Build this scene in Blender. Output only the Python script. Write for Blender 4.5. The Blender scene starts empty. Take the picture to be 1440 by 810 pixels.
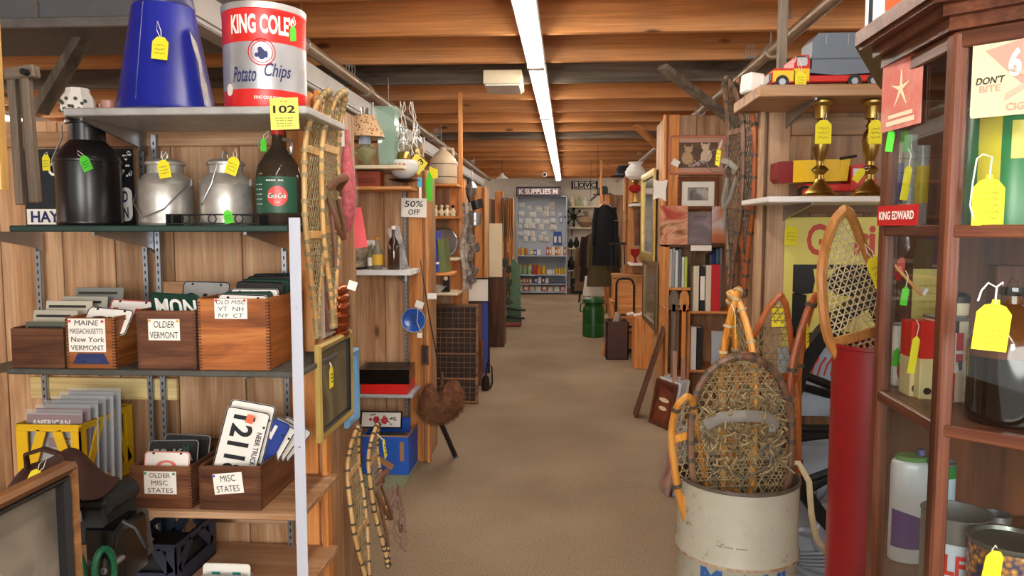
import bpy, bmesh, math, random
from mathutils import Vector, Matrix, Euler
random.seed(7)
PI = math.pi
scene = bpy.context.scene
COL = scene.collection

# ---------------------------------------------------------------- camera
F = 1040.0
YAW = math.atan(65 / F * math.cos(math.atan(83 / F)))
PITCH = math.atan(83 / F)
EYE = Vector((0, 0, 1.42))
cam_data = bpy.data.cameras.new('camera')
cam = bpy.data.objects.new('camera', cam_data)
COL.objects.link(cam)
cam.location = EYE
cam.rotation_euler = (PI / 2 - PITCH, 0, YAW)
cam_data.sensor_width = 36
cam_data.lens = F / 1440 * 36
cam_data.clip_start = 0.05
scene.camera = cam
CR = Euler((PI / 2 - PITCH, 0, YAW)).to_matrix()

def at(px, py, Y=None, X=None, Z=None):
    """point of the place seen at a photo pixel, on a plane Y=, X= or Z="""
    d = CR @ Vector((px - 720, 405 - py, -F))
    if Y is not None: t = (Y - EYE.y) / d.y
    elif X is not None: t = (X - EYE.x) / d.x
    else: t = (Z - EYE.z) / d.z
    return EYE + d * t

# ---------------------------------------------------------------- world, exposure, lights
world = bpy.data.worlds.new('world'); scene.world = world
world.use_nodes = True
world.node_tree.nodes['Background'].inputs[0].default_value = (1.0, 0.97, 0.93, 1)
world.node_tree.nodes['Background'].inputs[1].default_value = 0.55
scene.view_settings.view_transform = 'Standard'
scene.view_settings.look = 'None'
scene.view_settings.gamma = 1
scene.view_settings.exposure = 0.62
scene.view_settings.use_curve_mapping = False

def area(name, loc, rot, sx, sy, power, color=(1, 1, 1)):
    l = bpy.data.lights.new(name, 'AREA'); l.shape = 'RECTANGLE'
    l.size = sx; l.size_y = sy; l.energy = power; l.color = color
    o = bpy.data.objects.new(name, l); o.location = loc; o.rotation_euler = rot
    COL.objects.link(o); return o
# daylight of the shop front behind the photographer, and the camera's flash
area('shop_front_daylight', (0.2, -2.6, 1.5), (PI / 2, 0, 0), 4.0, 1.8, 150, (1.0, 0.97, 0.93))
area('camera_flash', (0.0, -0.5, 1.8), (PI / 2 - 0.1, 0, YAW), 0.35, 0.25, 8, (1.0, 0.97, 0.94))

# ---------------------------------------------------------------- materials
def lin(c):
    if isinstance(c, str):
        c = c.lstrip('#'); c = [int(c[i:i + 2], 16) / 255 for i in (0, 2, 4)]
    return tuple((x / 12.92 if x <= 0.04045 else ((x + 0.055) / 1.055) ** 2.4) for x in c[:3]) + (1,)
MATS = {}
class N:
    def __init__(s, name):
        s.m = bpy.data.materials.new(name); s.m.use_nodes = True
        s.t = s.m.node_tree; s.b = s.t.nodes['Principled BSDF']
    def n(s, typ, **kw):
        x = s.t.nodes.new(typ)
        for k, v in kw.items():
            if k.startswith('i_'): x.inputs[k[2:].replace('_', ' ')].default_value = v
            else: setattr(x, k, v)
        return x
    def l(s, a, b): s.t.links.new(a, b)
    def ramp(s, stops, fac):
        r = s.n('ShaderNodeValToRGB'); e = r.color_ramp.elements
        while len(e) < len(stops): e.new(0.5)
        for el, (p, c) in zip(e, stops): el.position = p; el.color = lin(c) if not isinstance(c, tuple) else c
        s.l(fac, r.inputs[0]); return r
    def coords(s, scale=(1, 1, 1), rnd=True):
        tc = s.n('ShaderNodeTexCoord'); mp = s.n('ShaderNodeMapping'); mp.inputs['Scale'].default_value = scale
        s.l(tc.outputs['Object'], mp.inputs['Vector'])
        if rnd:
            oi = s.n('ShaderNodeObjectInfo'); mu = s.n('ShaderNodeVectorMath', operation='MULTIPLY')
            cx = s.n('ShaderNodeCombineXYZ')
            for k in range(3): s.l(oi.outputs['Random'], cx.inputs[k])
            mu.inputs[1].default_value = (37, 53, 71); s.l(cx.outputs[0], mu.inputs[0]); s.l(mu.outputs[0], mp.inputs['Location'])
        return mp.outputs[0]

def plain(name, c, rough=0.5, metal=0.0, var=0.0, scale=8, spec=0.5, bump=0.0, alpha=1, trans=0, ior=1.45, sheen=0, c2=None):
    if name in MATS: return MATS[name]
    k = N(name); b = k.b
    b.inputs['Base Color'].default_value = lin(c)
    b.inputs['Roughness'].default_value = rough; b.inputs['Metallic'].default_value = metal
    b.inputs['Specular IOR Level'].default_value = spec
    if trans: b.inputs['Transmission Weight'].default_value = trans; b.inputs['IOR'].default_value = ior
    if sheen: b.inputs['Sheen Weight'].default_value = sheen
    if alpha < 1: b.inputs['Alpha'].default_value = alpha
    if var or c2 or bump:
        v = k.coords()
        nz = k.n('ShaderNodeTexNoise'); nz.inputs['Scale'].default_value = scale; nz.inputs['Detail'].default_value = 6
        nz.inputs['Roughness'].default_value = 0.65
        k.l(v, nz.inputs['Vector'])
        if c2: rp = k.ramp([(0.4, c), (0.62, c2)], nz.outputs[0]); k.l(rp.outputs[0], b.inputs['Base Color'])
        elif var:
            h = k.n('ShaderNodeHueSaturation'); h.inputs['Color'].default_value = lin(c)
            mr = k.n('ShaderNodeMapRange'); mr.inputs['From Min'].default_value = 0.3; mr.inputs['From Max'].default_value = 0.7
            mr.inputs['To Min'].default_value = 1 - var; mr.inputs['To Max'].default_value = 1 + var
            k.l(nz.outputs[0], mr.inputs[0]); k.l(mr.outputs[0], h.inputs['Value']); k.l(h.outputs[0], b.inputs['Base Color'])
        if bump:
            bp = k.n('ShaderNodeBump'); bp.inputs['Strength'].default_value = bump; bp.inputs['Distance'].default_value = 0.004
            k.l(nz.outputs[0], bp.inputs['Height']); k.l(bp.outputs[0], b.inputs['Normal'])
    MATS[name] = k.m; return k.m

def wood(name, dark, mid, light, axis='z', rough=0.55, scale=1.0, knots=True, grey=0.0, dist=0.9, stretch=0.9):
    key = name + '_' + axis
    if key in MATS: return MATS[key]
    k = N(key); b = k.b; b.inputs['Roughness'].default_value = rough; b.inputs['Specular IOR Level'].default_value = 0.3
    ax = 'xyz'.index(axis)
    s = [9 * scale] * 3; s[ax] = stretch * scale
    v = k.coords(tuple(s))
    nz = k.n('ShaderNodeTexNoise'); nz.inputs['Scale'].default_value = 1.3; nz.inputs['Detail'].default_value = 7
    nz.inputs['Distortion'].default_value = dist; nz.inputs['Roughness'].default_value = 0.6; k.l(v, nz.inputs['Vector'])
    rp = k.ramp([(0.3, dark), (0.5, mid), (0.68, light)], nz.outputs[0])
    s2 = [70 * scale] * 3; s2[ax] = 1.5 * scale
    v2 = k.coords(tuple(s2)); fz = k.n('ShaderNodeTexNoise'); fz.inputs['Scale'].default_value = 1.6; fz.inputs['Detail'].default_value = 4
    fz.inputs['Distortion'].default_value = 0.6
    k.l(v2, fz.inputs['Vector'])
    mr = k.n('ShaderNodeMapRange'); mr.inputs['From Min'].default_value = 0.35; mr.inputs['From Max'].default_value = 0.65
    mr.inputs['To Min'].default_value = 0.82; mr.inputs['To Max'].default_value = 1.1; k.l(fz.outputs[0], mr.inputs[0])
    oi = k.n('ShaderNodeObjectInfo'); mo = k.n('ShaderNodeMapRange'); mo.inputs['To Min'].default_value = 0.74; mo.inputs['To Max'].default_value = 1.16
    k.l(oi.outputs['Random'], mo.inputs[0])
    mm = k.n('ShaderNodeMath', operation='MULTIPLY'); k.l(mr.outputs[0], mm.inputs[0]); k.l(mo.outputs[0], mm.inputs[1])
    h = k.n('ShaderNodeHueSaturation'); k.l(rp.outputs[0], h.inputs['Color']); k.l(mm.outputs[0], h.inputs['Value'])
    out = h.outputs[0]
    if knots:
        s3 = [4.6 * scale] * 3; s3[ax] = 1.7 * scale
        v3 = k.coords(tuple(s3)); vo = k.n('ShaderNodeTexVoronoi'); vo.inputs['Scale'].default_value = 1.0
        k.l(v3, vo.inputs['Vector'])
        kr = k.ramp([(0.0, (1, 1, 1, 1)), (0.06, (0.85, 0.85, 0.85, 1)), (0.11, (0, 0, 0, 1))], vo.outputs['Distance'])
        mx = k.n('ShaderNodeMix', data_type='RGBA'); k.l(kr.outputs[0], mx.inputs[0]); k.l(out, mx.inputs[6])
        dk = lin(dark); mx.inputs[7].default_value = (dk[0] * 0.3, dk[1] * 0.25, dk[2] * 0.22, 1); out = mx.outputs[2]
    if grey:
        gz = k.n('ShaderNodeTexNoise'); gz.inputs['Scale'].default_value = 2.5; k.l(k.coords(), gz.inputs['Vector'])
        gr = k.ramp([(0.45, (0, 0, 0, 1)), (0.6, (grey, grey, grey, 1))], gz.outputs[0])
        mx = k.n('ShaderNodeMix', data_type='RGBA'); k.l(gr.outputs[0], mx.inputs[0]); k.l(out, mx.inputs[6]); mx.inputs[7].default_value = lin('#6e6459'); out = mx.outputs[2]
    k.l(out, b.inputs['Base Color'])
    bp = k.n('ShaderNodeBump'); bp.inputs['Strength'].default_value = 0.25; bp.inputs['Distance'].default_value = 0.002
    k.l(fz.outputs[0], bp.inputs['Height']); k.l(bp.outputs[0], b.inputs['Normal'])
    MATS[key] = k.m; return k.m

def pine(a='z'): return wood('pine', '#8d6644', '#b78c66', '#cfac88', a)
def oldpine(a='z'): return wood('weathered_pine', '#7a5638', '#a67c58', '#c6a27c', a, grey=0.5)
def fir(a='x'): return wood('fir_joist', '#a3662f', '#c98950', '#d89c66', a, grey=0.15, dist=.35, stretch=.35)
def stud(a='z'): return wood('stud', '#b06a32', '#dd9350', '#eaad72', a)
def crate_wood(a='x'): return wood('crate_wood', '#6a3a1c', '#9a5a2c', '#b4753e', a, rough=0.4, knots=False, scale=1.5)
def dark_crate(a='x'): return wood('dark_crate', '#3c2114', '#67402a', '#80563a', a, rough=0.45, knots=False, scale=1.5)
def walnut(a='z'): return wood('cabinet_wood', '#371d13', '#5a3322', '#6e422d', a, rough=0.32, knots=False, scale=1.5)
def greywood(a='z'): return wood('grey_wood', '#4c4238', '#75685a', '#928372', a, knots=False)
def ash(a='z'): return wood('snowshoe_ash', '#b06e24', '#d8923c', '#e8ad5e', a, rough=0.35, knots=False, scale=2)
def paleash(a='z'): return wood('pale_snowshoe_ash', '#a87c46', '#cda468', '#e2c08a', a, rough=0.4, knots=False, scale=2)
def redash(a='z'): return wood('red_snowshoe_wood', '#7c3c1a', '#a8572a', '#c07440', a, rough=0.35, knots=False, scale=2)
def darkash(a='z'): return wood('old_snowshoe_wood', '#4c3426', '#7c5a44', '#9a7a60', a, rough=0.45, knots=False, scale=2)

def art(name, cols, scale=6, rough=0.5, distort=1.0):
    if name in MATS: return MATS[name]
    k = N(name); k.b.inputs['Roughness'].default_value = rough
    nz = k.n('ShaderNodeTexNoise'); nz.inputs['Scale'].default_value = scale; nz.inputs['Detail'].default_value = 5
    nz.inputs['Distortion'].default_value = distort
    k.l(k.coords(), nz.inputs['Vector'])
    n_ = len(cols)
    rp = k.ramp([(0.3 + 0.4 * i / max(1, n_ - 1), c) for i, c in enumerate(cols)], nz.outputs[0])
    k.l(rp.outputs[0], k.b.inputs['Base Color']); MATS[name] = k.m; return k.m

def glass(name, c='#ffffff', rough=0.02, tint=None):
    if name in MATS: return MATS[name]
    k = N(name); b = k.b; b.inputs['Base Color'].default_value = lin(c); b.inputs['Roughness'].default_value = rough
    b.inputs['Transmission Weight'].default_value = 1; b.inputs['IOR'].default_value = 1.45; MATS[name] = k.m; return k.m

def emis(name, c, s):
    if name in MATS: return MATS[name]
    k = N(name); k.b.inputs['Emission Color'].default_value = lin(c); k.b.inputs['Emission Strength'].default_value = s
    k.b.inputs['Base Color'].default_value = lin(c); MATS[name] = k.m; return k.m

STEEL = plain('steel', '#a9adb2', 0.35, 0.9, var=0.12)
GALV = plain('galvanised', '#8d8c8a', 0.42, 0.8, var=0.2, scale=14)
BRASS = plain('brass', '#a68b4c', 0.3, 1.0, var=0.15)
BLACK = plain('black', '#121213', 0.45)
GLOSSBLACK = plain('gloss_black', '#0c0c0e', 0.18)
WHITE = plain('white_paint', '#e8e8e6', 0.4, var=0.04)
PAPER = plain('paper', '#f1efe6', 0.8)
YTAG = plain('yellow_tag', '#e8dc28', 0.75)
GTAG = plain('green_tag', '#52cc34', 0.75)
INK = plain('ink', '#16161c', 0.7)
STRING = plain('string', '#e8e4da', 0.8)
RED = plain('red_paint', '#c22a22', 0.35, var=0.06)
DARKRED = plain('dark_red_paint', '#7d1216', 0.4, var=0.1)
CREAM = plain('cream', '#e6d9b8', 0.6, var=0.05)
LEATHER = plain('leather', '#5e3a24', 0.55, var=0.25, bump=0.3)
RAWHIDE = plain('rawhide', '#8d7d58', 0.6, var=0.3, scale=20)
DKRAWHIDE = plain('dark_rawhide', '#4a4034', 0.6, var=0.35, scale=20)
PALEHIDE = plain('pale_rawhide', '#b5a680', 0.6, var=0.25, scale=20)
CLEAR = glass('clear_glass', '#f4fbfa')
GREENGLASS = glass('green_glass', '#a9cdb9')

# ---------------------------------------------------------------- mesh builder
def Rm(rx=0, ry=0, rz=0): return Euler((rx, ry, rz)).to_matrix().to_4x4()
def T(x, y=None, z=None):
    return Matrix.Translation(Vector((x, y, z)) if y is not None else Vector(x))
class M:
    def __init__(s): s.v = []; s.f = []; s.mi = []
    def add(s, vs, fs, mi=0, mtx=None):
        o = len(s.v)
        s.v += [tuple(mtx @ Vector(p)) for p in vs] if mtx is not None else [tuple(p) for p in vs]
        s.f += [tuple(o + i for i in f) for f in fs]; s.mi += [mi] * len(fs); return s
    def box(s, x0, x1, y0, y1, z0, z1, mi=0, mtx=None, ch=0):
        if x1 < x0: x0, x1 = x1, x0
        if y1 < y0: y0, y1 = y1, y0
        if z1 < z0: z0, z1 = z1, z0
        ch = min(ch, (x1 - x0) * .45, (y1 - y0) * .45, (z1 - z0) * .45)
        if ch <= 0:
            vs = [(x, y, z) for x in (x0, x1) for y in (y0, y1) for z in (z0, z1)]
            return s.add(vs, [(0, 1, 3, 2), (4, 6, 7, 5), (0, 4, 5, 1), (2, 3, 7, 6), (0, 2, 6, 4), (1, 5, 7, 3)], mi, mtx)
        vs = []; idx = {}
        X = (x0, x1); Yv = (y0, y1); Z = (z0, z1); sg = (1, -1)
        for i in (0, 1):
            for j in (0, 1):
                for k in (0, 1):
                    a, b, c = X[i], Yv[j], Z[k]; A, B, C = a + sg[i] * ch, b + sg[j] * ch, c + sg[k] * ch
                    for ax, p in enumerate(((a, B, C), (A, b, C), (A, B, c))):
                        idx[(i, j, k, ax)] = len(vs); vs.append(p)
        fs = []
        q = [(0, 0), (0, 1), (1, 1), (1, 0)]
        for i in (0, 1): fs.append(tuple(idx[(i, a, b, 0)] for a, b in (q if i else q[::-1])[::-1][::-1]))
        for j in (0, 1): fs.append(tuple(idx[(a, j, b, 1)] for a, b in q))
        for k in (0, 1): fs.append(tuple(idx[(a, b, k, 2)] for a, b in q))
        for i in (0, 1):
            for j in (0, 1):
                fs.append((idx[(i, j, 0, 0)], idx[(i, j, 1, 0)], idx[(i, j, 1, 1)], idx[(i, j, 0, 1)]))
                fs.append((idx[(i, 0, j, 0)], idx[(i, 1, j, 0)], idx[(i, 1, j, 2)], idx[(i, 0, j, 2)]))
                fs.append((idx[(0, i, j, 1)], idx[(1, i, j, 1)], idx[(1, i, j, 2)], idx[(0, i, j, 2)]))
                for k in (0, 1): fs.append((idx[(i, j, k, 0)], idx[(i, j, k, 1)], idx[(i, j, k, 2)]))
        return s.add(vs, fs, mi, mtx)
    def bx(s, c, sz, rot=None, mi=0, ch=0):
        m = T(c) @ (Rm(*rot) if rot else Matrix())
        return s.box(-sz[0] / 2, sz[0] / 2, -sz[1] / 2, sz[1] / 2, -sz[2] / 2, sz[2] / 2, mi, m, ch)
    def beam(s, p0, p1, w, d, mi=0, up=(0, 0, 1)):
        p0 = Vector(p0); p1 = Vector(p1); z = (p1 - p0).normalized(); u = Vector(up)
        if abs(z.dot(u)) > .95: u = Vector((0, 1, 0))
        x = z.cross(u).normalized(); y = z.cross(x)
        m = Matrix((x, y, z)).transposed().to_4x4(); m.translation = p0
        return s.box(-w / 2, w / 2, -d / 2, d / 2, 0, (p1 - p0).length, mi, m, ch=min(w, d) * .12)
    def tube(s, pts, r, n=6, closed=False, mi=0, caps=True, mtx=None, flat=1.0):
        pts = [Vector(p) for p in pts]; L = len(pts)
        if L < 2: return s
        rs = r if isinstance(r, (list, tuple)) else [r] * L
        def tan(i):
            if closed: return (pts[(i + 1) % L] - pts[i - 1])
            return pts[min(i + 1, L - 1)] - pts[max(i - 1, 0)]
        t0 = tan(0).normalized(); u = Vector((0, 0, 1)) if abs(t0.z) < .9 else Vector((0, 1, 0))
        nrm = (u - t0 * u.dot(t0)).normalized(); vs = []
        for i in range(L):
            t = tan(i)
            t = t.normalized() if t.length > 1e-9 else t0
            nrm = (nrm - t * nrm.dot(t)); nrm = nrm.normalized() if nrm.length > 1e-6 else Vector((1, 0, 0)); bn = t.cross(nrm)
            for k in range(n):
                a = 2 * PI * k / n
                vs.append(pts[i] + (nrm * math.cos(a) + bn * math.sin(a) * flat) * rs[i])
        fs = []
        for i in range(L if closed else L - 1):
            j = (i + 1) % L
            for k in range(n): fs.append((i * n + k, i * n + (k + 1) % n, j * n + (k + 1) % n, j * n + k))
        if not closed and caps: fs.append(tuple(range(n))[::-1]); fs.append(tuple((L - 1) * n + k for k in range(n)))
        return s.add(vs, fs, mi, mtx)
    def cyl(s, p0, p1, r0, r1=None, n=16, mi=0, mtx=None):
        return s.tube([p0, p1], [r0, r0 if r1 is None else r1], n, mi=mi, mtx=mtx)
    def lathe(s, prof, c=(0, 0, 0), n=24, mi=0, mtx=None, sx=1, sy=1, cap=True):
        vs = []; fs = []
        for r, z in prof:
            for k in range(n):
                a = 2 * PI * k / n; vs.append((c[0] + max(r, 1e-5) * math.cos(a) * sx, c[1] + max(r, 1e-5) * math.sin(a) * sy, c[2] + z))
        for i in range(len(prof) - 1):
            for k in range(n): fs.append((i * n + k, i * n + (k + 1) % n, (i + 1) * n + (k + 1) % n, (i + 1) * n + k))
        if cap: fs.append(tuple(range(n))[::-1]); fs.append(tuple((len(prof) - 1) * n + k for k in range(n)))
        return s.add(vs, fs, mi, mtx)
    def prism(s, poly, y0, y1, mi=0, mtx=None):
        """poly in XZ, extruded y0..y1"""
        n = len(poly); vs = [(x, y0, z) for x, z in poly] + [(x, y1, z) for x, z in poly]
        fs = [tuple(range(n)), tuple(range(n, 2 * n))[::-1]] + [(i, i + n, (i + 1) % n + n, (i + 1) % n) for i in range(n)]
        return s.add(vs, fs, mi, mtx)
    def sphere(s, c, r, n=12, m=8, mi=0, sc=(1, 1, 1), mtx=None):
        vs = []; fs = []
        for i in range(m + 1):
            ph = PI * i / m
            for k in range(n):
                a = 2 * PI * k / n; q = max(math.sin(ph), 1e-4)
                vs.append((c[0] + r * sc[0] * q * math.cos(a), c[1] + r * sc[1] * q * math.sin(a), c[2] + r * sc[2] * math.cos(ph)))
        for i in range(m):
            for k in range(n): fs.append((i * n + k, (i + 1) * n + k, (i + 1) * n + (k + 1) % n, i * n + (k + 1) % n))
        return s.add(vs, fs, mi, mtx)
    def grid(s, nx, ny, fn, mi=0, mtx=None):
        vs = [fn(i / nx, j / ny) for j in range(ny + 1) for i in range(nx + 1)]
        fs = [(j * (nx + 1) + i, j * (nx + 1) + i + 1, (j + 1) * (nx + 1) + i + 1, (j + 1) * (nx + 1) + i) for j in range(ny) for i in range(nx)]
        return s.add(vs, fs, mi, mtx)
    def mesh(s, name, mats, smooth=35):
        me = bpy.data.meshes.new(name); me.from_pydata(s.v, [], s.f)
        if not isinstance(mats, (list, tuple)): mats = [mats]
        for m in mats: me.materials.append(m)
        if len(mats) > 1: me.polygons.foreach_set('material_index', s.mi)
        bm = bmesh.new(); bm.from_mesh(me); bmesh.ops.recalc_face_normals(bm, faces=bm.faces); bm.to_mesh(me); bm.free()
        if smooth:
            me.polygons.foreach_set('use_smooth', [True] * len(me.polygons))
            try: me.set_sharp_from_angle(angle=math.radians(smooth))
            except Exception: pass
        me.update(); return me
    def build(s, name, mats, parent=None, loc=None, rot=None, label=None, smooth=35, kind=None):
        o = bpy.data.objects.new(name, s.mesh(name, mats, smooth)); COL.objects.link(o)
        if parent: o.parent = parent
        if loc is not None: o.location = loc
        if rot is not None: o.rotation_euler = rot
        if label: o['label'] = label
        if kind: o['kind'] = kind
        return o
LABELS = {}
def tagp(o, label, cat, group=None, kind=None):
    o['label'] = label; o['category'] = cat
    if group: o['group'] = group
    if kind: o['kind'] = kind
    LABELS.setdefault(label, []).append((o.name, group))
    return o
def thing(name, label, cat, loc=(0, 0, 0), rz=0, group=None, rot=None):
    o = bpy.data.objects.new(name, None); COL.objects.link(o); o.empty_display_size = 0.05
    o.location = loc; o.rotation_euler = rot if rot else (0, 0, rz)
    return tagp(o, label, cat, group)
def copy_tree(o, parent=None, **kw):
    c = o.copy(); COL.objects.link(c)
    if parent: c.parent = parent
    for ch in list(o.children): copy_tree(ch, c)
    return c

# ---------------------------------------------------------------- lettering
def tmesh(text, w=None, h=0.02, bold=0.0, shear=0.0, ext=0.0004, spacing=1.0):
    """flat lettering, centred, facing -Y, letters up +Z; fitted into w x h"""
    cu = bpy.data.curves.new('lettering', 'FONT'); cu.body = text; cu.size = 1; cu.align_x = 'CENTER'; cu.offset = bold
    cu.shear = shear; cu.space_character = spacing; cu.resolution_u = 3; cu.space_line = 0.85
    ob = bpy.data.objects.new('lettering', cu); COL.objects.link(ob)
    dg = bpy.context.evaluated_depsgraph_get(); me = bpy.data.meshes.new_from_object(ob.evaluated_get(dg))
    COL.objects.unlink(ob); bpy.data.objects.remove(ob); bpy.data.curves.remove(cu)
    xs = [v.co.x for v in me.vertices]; ys = [v.co.y for v in me.vertices]
    x0, x1, y0, y1 = min(xs), max(xs), min(ys), max(ys)
    sy = h / (y1 - y0); sx = (w / (x1 - x0)) if w else sy
    vs = [((v.co.x - (x0 + x1) / 2) * sx, 0.0, (v.co.y - (y0 + y1) / 2) * sy) for v in me.vertices]
    fs = [tuple(p.vertices) for p in me.polygons]
    bpy.data.meshes.remove(me)
    m = M(); n = len(vs)
    m.v = [(x, -ext, z) for x, y, z in vs]
    m.f = list(fs); m.mi = [0] * len(fs)
    return m
def letter(parent, text, loc, w=None, h=0.02, mat=None, rot=None, bold=0.0, shear=0.0, name='lettering', bend=None, spacing=1.0):
    """bend=(radius): wrap on an upright cylinder whose axis is the parent's Z; loc = (angle offset x, _, z)"""
    m = tmesh(text, w, h, bold, shear, spacing=spacing)
    if bend:
        R = bend + 0.0016
        m.v = [(R * math.sin((x + loc[0]) / R), -R * math.cos((x + loc[0]) / R), z + loc[2]) for x, y, z in m.v]
        return m.build(name, mat or INK, parent, smooth=0)
    return m.build(name, mat or INK, parent, loc, rot, smooth=0)

# ---------------------------------------------------------------- small shared builders
def price_tag(parent, loc, mat=YTAG, w=0.042, h=0.066, tie=None, rot=(0, 0, 0), script=True, tilt=0.0):
    """flat shipping tag hanging below loc (the hole); tie = offset of the knot"""
    m = M(); c = w * .28
    m.prism([(-w / 2, -h), (w / 2, -h), (w / 2, -c * .6), (w / 2 - c, 0.006), (-w / 2 + c, 0.006), (-w / 2, -c * .6)], -0.0007, 0.0007)
    col = 'green' if mat is GTAG else 'white' if mat is PAPER else 'yellow'
    o = m.build('price_tag', mat, parent, loc, (rot[0], rot[1] + tilt, rot[2]), label=col + ' paper price tag on a string')
    if tie is None: tie = (0, 0, 0.03)
    t = Vector(tie); s = M(); s.tube([(0, 0, 0), t * .5 + Vector((-.006, -.002, 0)), t, t * .5 + Vector((.007, -.002, -.003)), (0.001, 0, 0)], 0.0011, 4)
    s.build('string', STRING, o)
    if script:
        s = M()
        for r in range(3):
            z = -h * (.3 + .2 * r); x = -w * .34; pts = []
            while x < w * .34:
                pts.append((x, -0.0014, z + random.uniform(-1, 1) * h * .055)); x += w * .045
            s.tube(pts, 0.0005, 3)
        s.build('handwriting', INK, o)
    return o
def rrect(w, h, r, n=3, cx=0, cz=0):
    pts = []
    for (sx, sz, a0) in ((1, 1, 0), (-1, 1, 90), (-1, -1, 180), (1, -1, 270)):
        for k in range(n + 1):
            a = math.radians(a0 + 90 * k / n); pts.append((cx + sx * (w / 2 - r) + r * math.cos(a), cz + sz * (h / 2 - r) + r * math.sin(a)))
    return pts
def ell(w, h, n=20, cx=0, cz=0): return [(cx + w / 2 * math.cos(2 * PI * k / n), cz + h / 2 * math.sin(2 * PI * k / n)) for k in range(n)]
def frame_mesh(w, h, bw, d, slope=0.3):
    """picture frame in XZ (bottom at z=0), front at -d"""
    m = M(); o = [(-w / 2, 0), (w / 2, 0), (w / 2, h), (-w / 2, h)]; i = [(-w / 2 + bw, bw), (w / 2 - bw, bw), (w / 2 - bw, h - bw), (-w / 2 + bw, h - bw)]
    mid = [((a[0] * (1 - .35) + b[0] * .35), (a[1] * (1 - .35) + b[1] * .35)) for a, b in zip(o, i)]
    rings = [[(x, 0, z) for x, z in o], [(x, -d * .7, z) for x, z in o], [(x, -d, z) for x, z in mid], [(x, -d * (1 - slope), z) for x, z in i], [(x, 0, z) for x, z in i]]
    vs = [p for r in rings for p in r]
    fs = [(a * 4 + k, a * 4 + (k + 1) % 4, ((a + 1) % 5) * 4 + (k + 1) % 4, ((a + 1) % 5) * 4 + k) for a in range(5) for k in range(4)]
    return m.add(vs, fs)
def picture(name, label, cat, loc, w, h, fm, am, bw=0.02, d=0.018, rot=(0, 0, 0), matw=0, matm=None, inner=None, group=None):
    t = thing(name, label, cat, loc, rot=rot, group=group)
    frame_mesh(w, h, bw, d).build('frame', fm, t)
    a = bw
    if inner: frame_mesh(w - 2 * bw, h - 2 * bw, inner[1], d * .8).build('inner_frame', inner[0], t, (0, 0, bw)); a += inner[1]
    if matw:
        frame_mesh(w - 2 * a, h - 2 * a, matw, 0.004, 0.1).build('mat_board', matm or PAPER, t, (0, 0, a)); a += matw
    M().box(-w / 2 + a, w / 2 - a, -0.002, 0.0, a, h - a).build('picture', am, t)
    return t
def slab(name, label, cat, loc, sx, sy, sz, mat, rot=(0, 0, 0), ch=0.002, group=None):
    """helper for flat boards etc.: single-mesh thing"""
    o = M().box(-sx / 2, sx / 2, -sy / 2, sy / 2, 0, sz, ch=ch).build(name, mat, None, loc, rot); return tagp(o, label, cat, group)
def book(label, loc, w, h, d, mat, rz=0, ry=0, group=None, title=None, tm=None, band=None):
    """upright book: spine faces -Y"""
    t = thing('book', label, 'book', loc, rot=(0, ry, rz), group=group)
    m = M(); c = .0025
    m.box(-w / 2, -w / 2 + c, 0, d, 0, h).box(w / 2 - c, w / 2, 0, d, 0, h).box(-w / 2, w / 2, -0.001, c, 0, h, ch=.001)
    m.build('cover', mat, t)
    M().box(-w / 2 + c, w / 2 - c, c, d - .004, .004, h - .005).build('pages', PAPER, t)
    if band: M().box(-w / 2 + .0005, w / 2 - .0005, -.0018, 0, h * band[0], h * band[1]).build('spine_band', band[2], t)
    if title: letter(t, title, (0, -.0022, h * .55), w=h * .5, h=w * .5, mat=tm or WHITE, rot=(0, PI / 2, 0), bold=.01)
    return t

def lathe_thing(name, label, cat, loc, prof, mat, n=24, group=None, partname='body', sx=1, sy=1):
    t = thing(name, label, cat, loc, group=group)
    M().lathe(prof, n=n, sx=sx, sy=sy).build(partname, mat, t); return t

def clip_lines(poly, ang, sp, off=0):
    """segments of parallel lines (angle ang, spacing sp) inside polygon"""
    d = Vector((math.cos(ang), math.sin(ang))); n = Vector((-d.y, d.x)); out = []
    vals = [Vector(p).dot(n) for p in poly]; k = math.floor(min(vals) / sp)
    while k * sp + off < max(vals):
        c = k * sp + off; hits = []
        for i in range(len(poly)):
            a = Vector(poly[i]); b = Vector(poly[(i + 1) % len(poly)]); fa = a.dot(n) - c; fb = b.dot(n) - c
            if (fa < 0) != (fb < 0): p = a + (b - a) * (fa / (fa - fb)); hits.append(p.dot(d))
        hits.sort()
        for q in range(0, len(hits) - 1, 2):
            if hits[q + 1] - hits[q] > .008: out.append((d * hits[q] + n * c, d * hits[q + 1] + n * c))
        k += 1
    return out
def smooth01(a, b, x):
    t = min(1, max(0, (x - a) / (b - a))); return t * t * (3 - 2 * t)
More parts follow.
